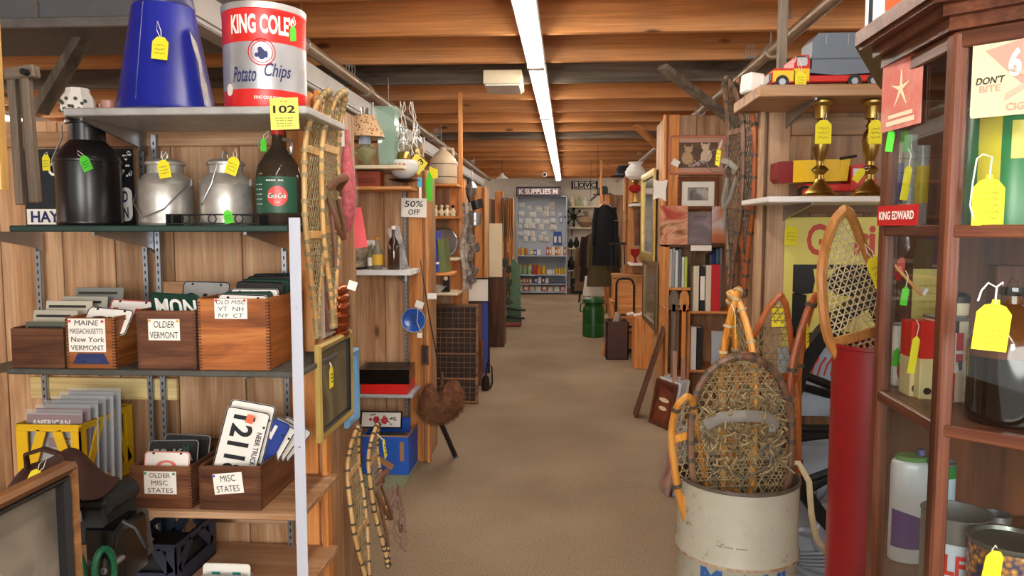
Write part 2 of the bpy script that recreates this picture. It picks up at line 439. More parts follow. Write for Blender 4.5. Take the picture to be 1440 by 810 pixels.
def snowshoe(name, label, loc, L, W, style, rot, frame_mat, lace_mat, wrap_mat, group=None, r=0.009, sp=0.028, upturn=0.06, wraps=14, binding=None, tag=None, bars=None, wl=.006, bs=1.0):
    """stands on its tail at local origin, long axis +Z, deck facing -Y"""
    t = thing(name, label, 'snowshoe', loc, rot=rot, group=group)
    def hw(u):
        if style == 'bear':
            c = abs(2 * u - 1); return W / 2 * (max(0, 1 - c ** 2.6)) ** .5
        if style == 'point': return max(0.0, W / 2 * smooth01(0.0, .5, u) * (max(0, 1 - max(0, (u - .45) / .55) ** 1.7)) ** .75) + (0.004 if u < .98 else 0)
        if style == 'long':
            return max(0.0, W / 2 * smooth01(0.0, .5, u) * (max(0, 1 - max(0, (u - .5) / .5) ** 2.4)) ** .5) + (0.006 if u < .98 else 0)
        a = 0.012 + (W / 2 - 0.012) * smooth01(.2, .62, u)
        return a * (max(0, 1 - max(0, (u - .66) / .34) ** 2.3)) ** .5
    def yy(z):
        u = z / L; return -upturn * (max(0, u - .72) / .28) ** 2
    n = 30; us = [.5 - .5 * math.cos(PI * i / n) for i in range(n + 1)]
    right = [(hw(u), u * L) for u in us]; left = [(-x, z) for x, z in right[::-1][1:-1]]
    poly = right + left
    pts = [(x, yy(z), z) for x, z in poly]
    M().tube(pts, r, 8, closed=True, flat=.8).build('frame', frame_mat, t)
    bars = bars or ((.3, .72) if style == 'bear' else (.42, .76))
    for u in bars:
        M().bx((0, yy(u * L), u * L), (2 * hw(u), .010, .024), ch=.002).build('crossbar', frame_mat, t)
    inner = [(x * .97, z) for x, z in poly]
    m = M()
    for a in ((0.0, PI / 3, -PI / 3) if sp < .1 else ()):
        for p, q in clip_lines(inner, a + .02, sp * (1 if a else 1.15), random.uniform(0, sp)):
            zs = [p.y + (q.y - p.y) * k / 4 for k in range(5)]; xs = [p.x + (q.x - p.x) * k / 4 for k in range(5)]
            m.tube([(x, yy(z) + random.uniform(-.001, .001), z) for x, z in zip(xs, zs)], .0016 if sp < .03 else .0024, 4, caps=False)
    m.build('lacing', lace_mat, t, kind='stuff')
    m = M(); N_ = len(pts)
    for k in range(wraps):
        i = int((k + .5) / wraps * N_) % N_
        a = Vector(pts[i]); b = Vector(pts[(i + 1) % N_]); d = (b - a)
        if d.length < 1e-4: continue
        d.normalize(); m.tube([a - d * wl, a + d * wl], r * 1.2, 8)
    if wraps: m.build('lace_wrapping', wrap_mat, t, kind='stuff')
    if binding:
        m = M(); z = L * .55; w = W * .3 * bs
        m.tube([(-w, -.008, z + .03), (-w * .6, -.035, z + .06), (0, -.055, z + .07), (w * .6, -.035, z + .06), (w, -.008, z + .03)], .012 * bs * bs, 6, flat=.3)
        m.tube([(-w, -.008, z), (-w * .7, -.03, z - .09), (0, -.04, z - .13), (w * .7, -.03, z - .09), (w, -.008, z)], .009, 6, flat=.3)
        m.tube([(-w * .9, -.01, z), (-w * .7, -.02, z - .16), (-w * .75, -.02, z - .22)], .007, 6, flat=.3)
        m.bx((w * .8, -.02, z + .02), (.022, .005, .022), ch=.002)
        m.build('leather_binding', binding, t)
    if tag: price_tag(t, tag[0], tag[1], tie=(0, .01, .04), tilt=random.uniform(-.2, .2))
    return t
# ================================================================ THE ROOM
CEIL = 2.52           # joist undersides
def struct(o): o['kind'] = 'structure'; return o
k = N('carpet'); k.b.inputs['Roughness'].default_value = 0.95; k.b.inputs['Specular IOR Level'].default_value = 0.1
nz = k.n('ShaderNodeTexNoise'); nz.inputs['Scale'].default_value = 160; nz.inputs['Detail'].default_value = 3; k.l(k.coords(rnd=False), nz.inputs['Vector'])
nb = k.n('ShaderNodeTexNoise'); nb.inputs['Scale'].default_value = 1.1; nb.inputs['Detail'].default_value = 5; k.l(k.coords(rnd=False), nb.inputs['Vector'])
r1 = k.ramp([(0.3, '#83735e'), (0.5, '#a08e78'), (0.72, '#b8a792')], nz.outputs[0])
r2 = k.ramp([(0.3, '#d8d4cc'), (0.7, '#ffffff')], nb.outputs[0])
mx = k.n('ShaderNodeMix', data_type='RGBA', blend_type='MULTIPLY'); mx.inputs[0].default_value = 1
k.l(r1.outputs[0], mx.inputs[6]); k.l(r2.outputs[0], mx.inputs[7]); k.l(mx.outputs[2], k.b.inputs['Base Color'])
bp = k.n('ShaderNodeBump'); bp.inputs['Strength'].default_value = 0.5; bp.inputs['Distance'].default_value = 0.004
k.l(nz.outputs[0], bp.inputs['Height']); k.l(bp.outputs[0], k.b.inputs['Normal']); CARPET = k.m
struct(M().box(-6, 6, -3, 16.6, -0.05, 0).build('floor', CARPET))
WALLW = plain('plaster', '#ddd6c8', 0.8, var=0.05, scale=3)
struct(M().box(-6, 6, 16.6, 16.7, 0, 2.9).build('wall_back', WALLW))
struct(M().box(-6.1, -6, -3, 16.7, 0, 2.9).build('wall_left', pine('y')))
struct(M().box(6, 6.1, -3, 16.7, 0, 2.9).build('wall_right', pine('y')))
struct(M().box(-6, 6, 16.56, 16.6, 0, 0.1, ch=.005).build('baseboard_back', stud('x')))
ceil = bpy.data.objects.new('ceiling', None); COL.objects.link(ceil); struct(ceil)
# roof boards above the joists and the joists themselves
bw = 0.19
me = M().box(-bw / 2 + .002, bw / 2 - .002, -3, 16.7, 0, .02).mesh('ceiling_board', fir('y'))
for i in range(64):
    o = bpy.data.objects.new('ceiling_board', me); COL.objects.link(o); o.parent = ceil; o.location = (-6 + bw / 2 + i * bw, 0, CEIL + .2 + (i % 2) * .003)
jm = M().box(-6, 6, -.021, .021, 0, .2, ch=.003).mesh('joist', fir('x')); gm = M().box(-6, 6, -.021, .021, 0, .2, ch=.003).mesh('joist', greywood('x'))
for i in range(27):
    y = 3.62 + .70 * (i - 7)
    if y > 16.5: break
    g = i in (10, 15)
    o = bpy.data.objects.new('joist', gm if g else jm); COL.objects.link(o); o.parent = ceil; o.location = (random.uniform(-.02, .02), y, CEIL + random.uniform(0, .006))
def brace(p0, p1, m, label):
    p0 = Vector(p0); p1 = Vector(p1); p0 = p0 + (p0 - p1).normalized() * max(0, (CEIL - .02 - p0.z) / max(.2, (p0 - p1).normalized().z)); o = M().beam(p0, p1, .09, .035).build('diagonal_brace', m); tagp(o, label, 'brace')
brace(at(965, 120, Y=5.2), at(1075, 205, Y=5.6), greywood('z'), 'grey diagonal wooden brace under the joists above the kitten print')
brace(at(112, 62, Y=3.2), at(55, 158, Y=3.2), greywood('z'), 'grey diagonal wooden brace behind the black milk can')
brace(at(905, 187, Y=8), at(935, 215, Y=8.2), stud('z'), 'short tan diagonal brace left of the kitten print stud')

# fluorescent strip along the aisle: channel, diffuser tubes, end caps per unit
TUBE = emis('fluorescent_tube', '#fff6ea', 19.0)
fx0, fx1 = -.235, -.02
for i in range(8):
    y0 = -1.75 + i * 2.2; y1 = y0 + 2.18
    if y1 > 16: break
    f = lambda y: -.17 + (y - 3.2) * .0135
    a = math.atan(.0135)
    t = thing('strip_light', ('white fluorescent strip light unit, number %s along the aisle ceiling' % ['one', 'two', 'three', 'four', 'five', 'six', 'seven', 'eight'][i]) if 0 else
              'long white fluorescent strip light above the aisle, ' + ['behind the camera', 'nearest in view', 'second in view', 'third in view', 'fourth in view', 'fifth in view', 'sixth in view', 'farthest in view'][i], 'light', (f(y0), y0, CEIL - .075), rz=-a, group='fluorescent strip units above the aisle')
    M().box(-.06, .06, 0, 2.18, .03, .075, ch=.006).build('channel', WHITE, t)
    for sx in (-.031, .031):
        M().cyl((sx, .04, .010), (sx, 2.14, .010), .013, n=10).build('tube', TUBE, t)
    for yy in (0.0, 2.15): M().box(-.055, .055, yy, yy + .03, -.006, .03, ch=.003).build('lamp_holder', WHITE, t)
# fill lights added over the neighbouring aisles, hidden from here by the shelving
for X in (-5.2, 3.4):
    for y0 in (0.2, 5.2, 10.2):
        t = thing('strip_light', 'hidden fill strip light added over the %s side aisle, %s' % ('left' if X < 0 else 'right', {0.2: 'nearest', 5.2: 'middle', 10.2: 'farthest'}[y0]), 'light', (X, y0, CEIL - .075))
        M().box(-.06, .06, 0, 4.4, .03, .075).build('channel', WHITE, t)
        for sx in (-.031, .031): M().cyl((sx, .04, .01), (sx, 4.36, .01), .013, n=8).build('tube', TUBE, t)
for X in (-4.4, 2.2):  # unseen strips added to brighten the back of the shop
    t = thing('strip_light', 'hidden fill strip light added over the back cross aisle, ' + ('left' if X < 0 else 'right'), 'light', (X, 15.52, CEIL - .075))
    M().box(0, 2.4, -.06, .06, .03, .075).build('channel', WHITE, t)
    for sy_ in (-.031, .031): M().cyl((.04, sy_, .01), (2.36, sy_, .01), .013, n=8).build('tube', TUBE, t)
t = thing('box_light', 'cream box shaped light fitting under the joists left of the strip', 'light', at(708, 122, Y=5.55))
a, b = at(684, 120, Y=5.55), at(737, 103, Y=5.55)
M().box(-.14, .14, -.12, .25, 0, .10, ch=.006).build('housing', CREAM, t)
M().box(-.125, .125, -.105, .235, -.012, 0, ch=.003).build('lens', WHITE, t)

# ---------------------------------------------------------------- partitions
def hall_partition(label, X0, X1, Y, z1, pw=.2, pmat=None, rails=(), group=None, z0=0.0):
    """board wall facing the camera; planks, rails"""
    t = thing('wooden_partition', label, 'partition', (0, Y, z0), group=group)
    x = X0; pm = pmat or pine
    while x < X1 - .01:
        w = min(pw * random.uniform(.8, 1.2), X1 - x)
        M().box(-w / 2 + .002, w / 2 - .002, 0, .018, 0, z1 - z0 - random.uniform(0, .01), ch=.002).build('plank', pm('z'), t, (x + w / 2, random.uniform(0, .004), 0))
        x += w
    for (ra, rb, rz, rh) in rails: M().box(-(rb - ra) / 2, (rb - ra) / 2, -.02, 0, 0, rh, ch=.003).build('rail', pm('x'), t, ((ra + rb) / 2, 0, rz - z0))
    return t
def side_partition(label, X, Y0, Y1, z1, face=1, pw=.2, pm=None, studs=True, th=.018, sw=.038, sm=None):
    sm = sm or stud
    """board wall running along the aisle at X, studs at its ends. face=+1: aisle is at +X side"""
    t = thing('side_partition', label, 'partition', (X, Y0, 0)); pm = pm or pine
    y = 0; L = Y1 - Y0
    while y < L - .01:
        w = min(pw * random.uniform(.85, 1.15), L - y)
        M().box(-face * th, 0, -w / 2 + .002, w / 2 - .002, 0, z1 - .01, ch=.002).build('plank', pm('z'), t, (0, y + w / 2, 0)); y += w
    if studs:
        for yy in (-.02, L - .02): M().box(-face * (th + .085), -face * th, 0, sw, 0, z1, ch=.004).build('stud', sm('z'), t, (0, yy, 0))
        M().box(face * 0.0, face * .02, -.04, .02, 0, z1, ch=.004).build('corner_stud', sm('z'), t, (0, 0, 0))
    return t
XL = -.79; XR = .80
# left bay 1
zt1 = at(300, 165, Y=2.42).z
P1 = hall_partition('wide pine board partition behind the licence plate shelves', -2.3, XL - .02, 2.42, zt1,
    rails=((-2.3, XL - .11, at(300, 205, Y=2.4).z, .05), (-1.35, XL - .11, at(300, 415, Y=2.4).z, .045), (-1.75, XL - .11, at(300, 735, Y=2.4).z, .04)))
P1b = M().box(-.26, .26, -.02, 0, 0, .075, ch=.003).build('cleat', wood('pale_pine', '#a89058', '#c8b078', '#d8c48c', 'x', knots=False), P1, (at(145, 562, Y=2.4).x, 0, at(145, 562, Y=2.4).z))
side_partition('pine partition end carrying snowshoes and a gold framed picture', XL, 2.42, 2.86, at(440, 130, Y=2.42).z)
side_partition('near left pine partition end at the photo edge', XL - .085, .85, 1.10, 1.9)
# left bay 2
hall_partition('pine board partition behind the oil lamp and blue crate', -2.6, XL - .02, 4.46, at(540, 200, Y=4.46).z,
    rails=((-2.6, XL - .11, at(540, 245, Y=4.45).z, .05),))
side_partition('pine partition end with the half off sign and blue plate', XL, 4.40, 4.75, at(600, 240, Y=4.4).z)
hall_partition('pine board partition behind the jug and figurine shelves', -2.6, XL - .02, 6.2, 1.95)
side_partition('pine partition end behind the printers type case', XL, 6.1, 6.5, 1.83)
hall_partition('pine board partition beyond the thin ceiling pole', -2.6, XL - .02, 7.95, 1.8)
side_partition('pine partition end above the blue board', XL, 7.9, 8.5, at(680, 262, Y=7.9).z)
hall_partition('pine board partition behind the white wall panel', -2.6, XL - .02, 10.6, 1.85, pmat=pine)
side_partition('pine partition end where black belts hang', XL, 10.5, 10.8, 1.95)
side_partition('farthest left pine partition end before the steel shelves', XL, 12.9, 13.3, 1.95)
hall_partition('far left pine board partition near the back wall', -2.6, XL - .02, 13.4, 1.95)
# right side
hall_partition('pine board partition behind the candlesticks and yellow sign', XR + .02, 2.6, 3.02, at(1150, 138, Y=3.02).z,
    rails=((XR + .11, 2.6, at(1150, 190, Y=3.0).z, .07), (XR + .11, 2.6, at(1150, 300, Y=3.0).z, .05)), pmat=oldpine)
side_partition('pine partition end where the tall dark snowshoes hang', XR, 3.0, 3.3, at(1068, 140, Y=3.0).z, face=-1, pm=oldpine, sm=lambda a: wood('pale_stud', '#a07c5c', '#c4a07e', '#d8b898', a))
hall_partition('pine board partition behind the kitten print and bookcase', XR + .06, 2.6, 5.98, at(980, 162, Y=5.98).z, pmat=fir and pine)
side_partition('pine partition end with long mirrors leaning on it', XR + .04, 5.95, 6.5, at(928, 162, Y=5.95).z, face=-1)
hall_partition('pine board partition behind the milk glass lamp', XR, 2.6, 8.9, at(870, 236, Y=8.9).z)
side_partition('pine partition end beside the lamp shelf', XR, 8.9, 9.3, 2.05, face=-1)
hall_partition('pine board partition behind the hanging coats', XR - .05, 2.6, 12.6, 2.0)
side_partition('far right pine partition end with coats hanging', XR - .05, 12.5, 12.9, 2.0, face=-1)
# thin poles up to the joists
for px, Y, z0, lab in ((648, 6.05, 1.2, 'thin pine pole rising to the joists beside the jug'), (845, 12.0, 1.0, 'thin pine pole rising to the ceiling by the coats'),
                   (1093, 3.0, 1.9, 'thin grey metal pole behind the toy truck'), (592, 4.42, 1.2, None)):
    if not lab: continue
    p = at(px, 300, Y=Y); 
    o = M().box(-.016, .016, -.016, .016, 0, CEIL - z0, ch=.002).build('support_pole', stud('z') if px != 1093 else greywood('z'), None, (p.x, Y, z0)); tagp(o, lab, 'pole')

# ---------------------------------------------------------------- pipes and rails under the joists
def pipe(label, pts, r, mat, joints):
    t = thing('ceiling_pipe', label, 'pipe', pts[0]); o = Vector(pts[0])
    M().tube([Vector(p) - o for p in pts], r, 14).build('pipe', mat, t)
    for j in joints:
        p = Vector(pts[0]).lerp(Vector(pts[-1]), j) - o
        M().cyl(p - Vector((0, .035, 0)), p + Vector((0, .035, 0)), r * 1.35, n=14).build('coupling', mat, t)
    for j in (.05, .2, .35, .55, .8):
        p = Vector(pts[0]).lerp(Vector(pts[-1]), j) - o
        M().cyl(p, (p.x, p.y, CEIL + .05 - o.z), .004, n=6).build('hanger_rod', STEEL, t)
        M().tube([p + Vector((math.cos(q * PI / 6) * r * 1.2, 0, math.sin(q * PI / 6) * r * 1.2)) for q in range(12)], .004, 5, closed=True).build('hanger_ring', STEEL, t)
    return t
PIPEM = plain('dull_pipe', '#a4937f', 0.4, 0.6, var=0.15, scale=20)
pipe('long dull metal pipe under the joists along the left shelves', [(-1.30, 1.2, 2.36), (-1.30, 14, 2.35)], .034, PIPEM, (.12, .3, .5))
pipe('long dull metal pipe under the joists along the right shelves', [(1.2, 1.6, 2.43), (1.2, 15.5, 2.40)], .032, PIPEM, (.2, .4))
t = thing('metal_channel', 'grey painted metal channel running beside the left pipe', 'channel', (-1.36, 2.6, 2.17))
M().box(-.045, .045, 0, 10.6, 0, .13, ch=.006).box(-.055, .055, 0, 10.6, .02, .03).build('channel', plain('grey_channel', '#b9b7b4', 0.5, 0.2, var=.08), t)
for y in (.6, 2.6, 4.6, 6.6, 8.6): M().box(-.06, .06, y, y + .03, -.01, .14, ch=.003).build('clamp', STEEL, t)
# dark sheet metal duct upper left
t = thing('sheet_metal_duct', 'dark grey sheet metal duct hanging at the upper left', 'duct', (-2.02, 2.95, 2.07))
DUCT = plain('duct_grey', '#6d6f72', 0.5, 0.5, var=0.12, scale=5)
M().box(-.75, .55, 0, .55, .18, .44, ch=.01).build('duct_body', DUCT, t)
M().box(-.78, .58, -.02, 0, .16, .20, ch=.003).box(-.1, -.08, -.012, 0, .2, .5).build('flange', GALV, t)
t = thing('sheet_metal_duct', 'dark box standing in for shadow behind the upper left snowshoes', 'duct', (-1.62, 4.7, 2.10))  # dark box added in place of the shadow on the wood there
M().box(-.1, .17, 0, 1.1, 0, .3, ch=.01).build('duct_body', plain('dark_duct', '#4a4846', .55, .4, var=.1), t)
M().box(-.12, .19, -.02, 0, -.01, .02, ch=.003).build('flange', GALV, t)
def ring_hook(px, py, Y, lab):
    p = at(px, py, X=(-1.30 if px < 720 else 1.2)); m = M()
    for dx in (-.018, 0, .018):
        m.tube([(dx + .016 * math.cos(a) * .6, .003 * dx * 50, .035 + .035 * math.sin(a)) for a in [k * PI / 7 for k in range(14)]], .0028, 5, closed=True)
    m.box(-.03, .03, -.006, .006, -.012, .002, ch=.002)
    o = m.build('wire_pulley', STEEL, None, p); tagp(o, lab, 'pulley')
ring_hook(493, 106, 3.2, 'wire pulley on the left pipe, nearest of the left row')
ring_hook(577, 160, 4.3, 'wire pulley on the left pipe above the glassware')
ring_hook(614, 190, 5.4, 'wire pulley on the left pipe above the stoneware jug')
ring_hook(664, 232, 7.4, 'wire pulley on the left pipe beyond the thin pole')
ring_hook(1055, 80, 3.0, 'wire pulley on the right pipe beside the toy truck')
ring_hook(1105, 22, 2.5, 'wire pulley on the right pipe at the photo top')
ring_hook(899, 215, 7.0, 'wire pulley on the right pipe above the white lamp')

# ---------------------------------------------------------------- back of the shop
YB = 16.1
a, b = at(726, 411, Y=YB), at(798, 275, Y=YB); w = b.x - a.x; h = b.z
GREYSH = plain('blue_grey_steel', '#a3b1c2', 0.5, 0.2, var=0.06)
t = thing('steel_shelf_unit', 'blue grey steel shelf unit with pegboard back at the aisle end', 'shelf unit', ((a.x + b.x) / 2, YB, 0))
PEG = plain('pegboard', '#c0ccd8', 0.6, var=.04)
M().box(-w / 2, w / 2, .42, .44, 0, h).build('pegboard', PEG, t)
for s in (-1, 1): M().box(s * w / 2, s * (w / 2 - .03), 0, .44, 0, h, ch=.004).build('side_panel', GREYSH, t)
M().box(-w / 2, w / 2, .0, .44, h - .03, h, ch=.004).build('top_panel', GREYSH, t)
SH = [at(760, y, Y=YB).z for y in (359, 386, 399, 410)]
for z in SH: M().box(-w / 2 + .03, w / 2 - .03, 0, .42, z - .03, z, ch=.004).build('shelf', GREYSH, t)
SX = (a.x + b.x) / 2
ORD = ['first', 'second', 'third', 'fourth', 'fifth', 'sixth', 'seventh', 'eighth']
def packet(px, py, wpx, hpx, mat, lab, grp):
    c = at(px, py, Y=YB + .38); s = (YB) / 1040
    t = thing('blister_packet', lab, 'packet', c, group=grp, rot=(0, random.uniform(-.1, .1), 0))
    M().box(-wpx * s / 2, wpx * s / 2, -.012, 0, -hpx * s / 2, hpx * s / 2, ch=.004).build('card', mat, t)
    M().box(-wpx * s * .3, wpx * s * .3, -.03, -.012, -hpx * s * .35, hpx * s * .15, ch=.006).build('blister', WHITE, t)
ys = (287, 293, 301, 311, 319, 328, 336)
for r, y in enumerate(ys):
    xs = {0: (734, 776), 1: (744, 758, 769, 777), 2: (732, 750, 767, 777, 787), 3: (732, 743, 756, 768, 777), 4: (731, 741, 749, 761, 778), 5: (732, 740, 749, 764), 6: (740, 750, 761, 768)}[r]
    for j_, x in enumerate(xs): packet(x + random.uniform(-1, 1), y + random.uniform(-1.5, 1.5), random.choice((6, 7, 9, 10)), random.choice((6, 7, 8)), PAPER, 'white packet on the back pegboard, %s row down, %s from left' % (ORD[r], ORD[j_]), 'white packets pegged on the back board')
BLUEM = plain('blue_plastic', '#1f4fa8', .4)
for x in (781, 787): packet(x, 335, 6, 19, BLUEM, 'tall blue packet low on the back pegboard, ' + ('left' if x == 781 else 'right') + ' one', 'blue packets on the back pegboard')
packet(789, 308, 5, 12, plain('lilac', '#8f93c8', .6), 'lilac carded packet at the right of the pegboard', None)
def row(y_i, x0, x1, n, kind, mats, lab, grp, hp=11):
    z = SH[y_i]
    lab0 = lab
    for i in range(n):
        lab = lab0 + ', ' + ORD[i] + ' from left'
        px = x0 + (x1 - x0) * (i + .5) / n; p = at(px, 380, Y=YB + .12); wv = (x1 - x0) / n * YB / 1040 * .86; hv = hp * YB / 1040 * random.uniform(.85, 1)
        mt = mats[i % len(mats)]
        if kind == 'jar':
            t = thing('jar', lab, 'jar', (p.x, p.y, z), group=grp)
            r = wv / 2; M().lathe([(r * .9, 0), (r, .01), (r, hv * .7), (r * .75, hv * .82), (r * .75, hv * .84)], n=14).build('body', mt, t)
            M().lathe([(r * .8, hv * .84), (r * .82, hv), (r * .6, hv)], n=14).build('lid', GOLD, t)
        elif kind == 'can':
            t = thing('can', lab, 'can', (p.x, p.y, z), group=grp); r = wv / 2
            M().lathe([(r, 0), (r, hv)], n=14).build('body', mt, t); M().lathe([(r * 1.03, hv), (r * 1.03, hv + .01), (r * .9, hv + .012)], n=14).build('rim', STEEL, t)
        else:
            t = thing('small_box', lab, 'box', (p.x, p.y, z), group=grp)
            M().box(-wv / 2, wv / 2, 0, .15, 0, hv, ch=.004).build('carton', mt, t); M().box(-wv * .3, wv * .3, -.002, 0, hv * .25, hv * .75).build('label', PAPER, t)
GOLD = plain('gold_lid', '#c9a23c', .35, .7)
AMBER = plain('amber_liquid', '#c87a20', .2); YEL = plain('mustard', '#d8b020', .4); PINKM = plain('pink', '#d88a86', .5); GRN = plain('pickle_green', '#9ab07c', .3)
row(0, 727, 742, 3, 'can', [AMBER, YEL], 'amber can on the upper back shelf', 'amber cans on the upper back shelf')
row(0, 745, 760, 3, 'box', [YEL, BLUEM, PAPER], 'small mixed carton on the upper back shelf', 'cartons on the upper back shelf', 8)
row(0, 768, 796, 7, 'box', [RED, YEL, PAPER], 'red and yellow carton at the upper back shelf right', 'red and yellow cartons on the upper back shelf', 12)
row(1, 728, 748, 3, 'jar', [GRN], 'large pale green jar on the middle back shelf', 'pale green jars on the middle back shelf', 15)
row(1, 749, 768, 3, 'jar', [RED, AMBER, YEL], 'large red or amber jar on the middle back shelf', 'red and amber jars on the middle back shelf', 15)
row(1, 769, 780, 3, 'can', [PAPER], 'small white tin on the middle back shelf', 'white tins on the middle back shelf', 7)
row(1, 781, 796, 4, 'can', [YEL], 'yellow tin on the middle back shelf', 'yellow tins on the middle back shelf', 9)
row(2, 727, 748, 5, 'box', [PINKM, AMBER], 'pink carton on the lower back shelf', 'pink cartons on the lower back shelf', 8)
row(2, 751, 772, 4, 'box', [BLUEM, PAPER], 'blue and white carton on the lower back shelf', 'blue and white cartons on the lower back shelf', 9)
row(3, 727, 796, 8, 'box', [PAPER, PINKM, CREAM], 'pale carton on the lowest back shelf', 'pale cartons on the lowest back shelf', 8)
# supplies sign and its cord
c = at(757, 276, Y=YB - .03)
t = thing('supplies_sign', 'long dark framed sign reading supplies above the steel shelves', 'sign', c)
wv = 62 * YB / 1040; hv = 13 * YB / 1040
M().box(-wv / 2, wv / 2, -.03, 0, 0, hv, ch=.005).build('board', plain('sign_plum', '#7d6a78', .6), t)
frame_mesh(wv, hv, .02, .045).build('frame', BLACK, t, (0, -.0, 0))
letter(t, 'K SUPPLIES M', (0, -.0312, hv * .5), w=wv * .86, h=hv * .55, mat=PAPER, bold=.02)
M().tube([(-wv * .4, -.02, hv), (-.02, -.02, hv + .14), (wv * .4, -.02, hv)], .006, 5).build('hanging_cord', STRING, t)
c = at(822, 265, Y=16.5)
DKIRON = plain('dark_iron', '#26231f', .55, .5)
t = thing('letter_blocks', 'white painted letter block sign high on the back wall', 'sign', (c.x, 16.6, c.z))
M().box(-.29, .29, -.02, 0, -.015, .165, ch=.004).build('backing_board', DKIRON, t)
for i, ch in enumerate('LOVC'):
    x = (i - 1.5) * .13; o = M().box(x - .055, x + .055, -.05, 0, 0, .15, ch=.006).build('letter_block', [PAPER, plain('grey_blk', '#55504c', .6)][0 if i == 0 else 0], t)
    letter(o, ch, (x, -.0512, .075), h=.12, mat=plain('dark_letter', '#39302c', .7), bold=.03)
# right back shelves with ornaments
zs = [at(818, y, Y=16.3).z for y in (290, 320, 349, 380)]
x0, x1 = at(799, 300, Y=16.3).x, at(842, 300, Y=16.3).x
for i, z in enumerate(zs):
    t = thing('wall_shelf', 'pale wooden wall shelf on the back wall, %s of four' % ['top', 'second', 'third', 'lowest'][i], 'shelf', ((x0 + x1) / 2, 16.6, z))
    M().box(-(x1 - x0) / 2, (x1 - x0) / 2, -.3, 0, -.025, 0, ch=.004).build('board', CREAM, t)
    for s in (-.25, .25): M().beam((s, -.25, -.03), (s, -.01, -.18), .02, .01).build('bracket', BLACK, t)
def vase(lab, cat, px, Y, z, h, r, mat, name='vase', k=.55, grp=None):
    p = at(px, 300, Y=Y)
    return lathe_thing(name, lab, cat, (p.x, Y, z), [(r * .5, 0), (r * .55, .01), (r, h * .35), (r * .85, h * .6), (r * .3 * k * 2, h * .75), (r * .4, h * .96), (r * .36, h)], mat, n=16, group=grp)
DKIRON = plain('dark_iron', '#26231f', .55, .5)
vase('small cream vase on the top back wall shelf', 'vase', 805, 16.4, zs[0], .3, .05, CREAM)
vase('small green vase on the top back wall shelf', 'vase', 814, 16.4, zs[0], .24, .05, GRN)
vase('white flask at the middle of the top back wall shelf', 'vase', 823, 16.4, zs[0], .2, .05, WHITE)
# black iron sun ornament, round tan jug, dark iron tools
c = at(807, 305, Y=16.45)
t = thing('iron_star', 'black iron star shaped ornament on the back wall', 'ornament', (c.x, 16.5, c.z))
m = M(); m.cyl((0, 0, 0), (0, -.03, 0), .07, n=14)
for k_ in range(8):
    a = k_ * PI / 4; m.beam((0, -.015, 0), (.17 * math.cos(a), -.015, .17 * math.sin(a)), .03, .02); m.sphere((.18 * math.cos(a), -.015, .18 * math.sin(a)), .03, 8, 5)
m.build('star', DKIRON, t)
vase('round tan jug on the second back wall shelf', 'jug', 824, 16.4, zs[1], .36, .17, plain('tan_clay', '#9c8263', .6), 'jug', .4)
for i, (px, h_) in enumerate(((803, .2), (811, .24), (829, .26), (838, .2))):
    vase('dark iron pot on the third back wall shelf, ' + ORD[i] + ' from left', 'pot', px, 16.4, zs[2], h_, .065, DKIRON, 'iron_pot', .9, 'dark iron pots on the third back wall shelf')
for i, (px, h_) in enumerate(((804, .3), (815, .2), (826, .22))):
    vase(['dark iron', 'cream', 'brown'][i] + ' crock on the lowest back wall shelf', 'crock', px, 16.4, zs[3], h_, .085, [DKIRON, CREAM, LEATHER][i], 'crock', 1, 'crocks on the lowest back wall shelf')
for px, py, w_, h_, lab in ((812, 400, .3, .28, 'dark cash box on the floor below the wall shelves'), (838, 404, .3, .22, 'dark tool box on the floor beside the coats')):
    c = at(px, 412, Y=16.2); t = thing('metal_box', lab, 'box', (c.x, 16.2, 0)); M().box(-w_ / 2, w_ / 2, 0, .3, 0, h_, ch=.01).build('body', DKIRON, t)
    M().box(-w_ / 2 - .005, w_ / 2 + .005, -.005, .305, h_, h_ + .05, ch=.01).build('lid', BLACK, t); M().tube([(-.1, -.01, h_ * .7), (-.08, -.04, h_ * .7), (.08, -.04, h_ * .7), (.1, -.01, h_ * .7)], .01, 6).build('handle', STEEL, t)
c = at(706, 252, Y=12); t = thing('pendant_shade', 'small white cone lamp shade hanging far down the aisle', 'lamp', c)
M().lathe([(.12, 0), (.03, .07), (.02, .1)], n=16, cap=False).build('shade', WHITE, t); M().cyl((0, 0, .1), (0, 0, CEIL - c.z + .05), .004, n=6).build('cord', BLACK, t)
c = at(766, 246, Y=14.82); t = thing('security_camera', 'small white dome camera on the far ceiling', 'camera', c)
M().cyl((0, 0, 0), (0, -.12, 0), .045, n=12).build('body', WHITE, t); M().cyl((0, -.12, 0), (0, -.125, 0), .03, n=12).build('lens', BLACK, t); M().cyl((0, -.0, .04), (0, -.0, CEIL - c.z + .01), .015, n=8).build('mount', WHITE, t)
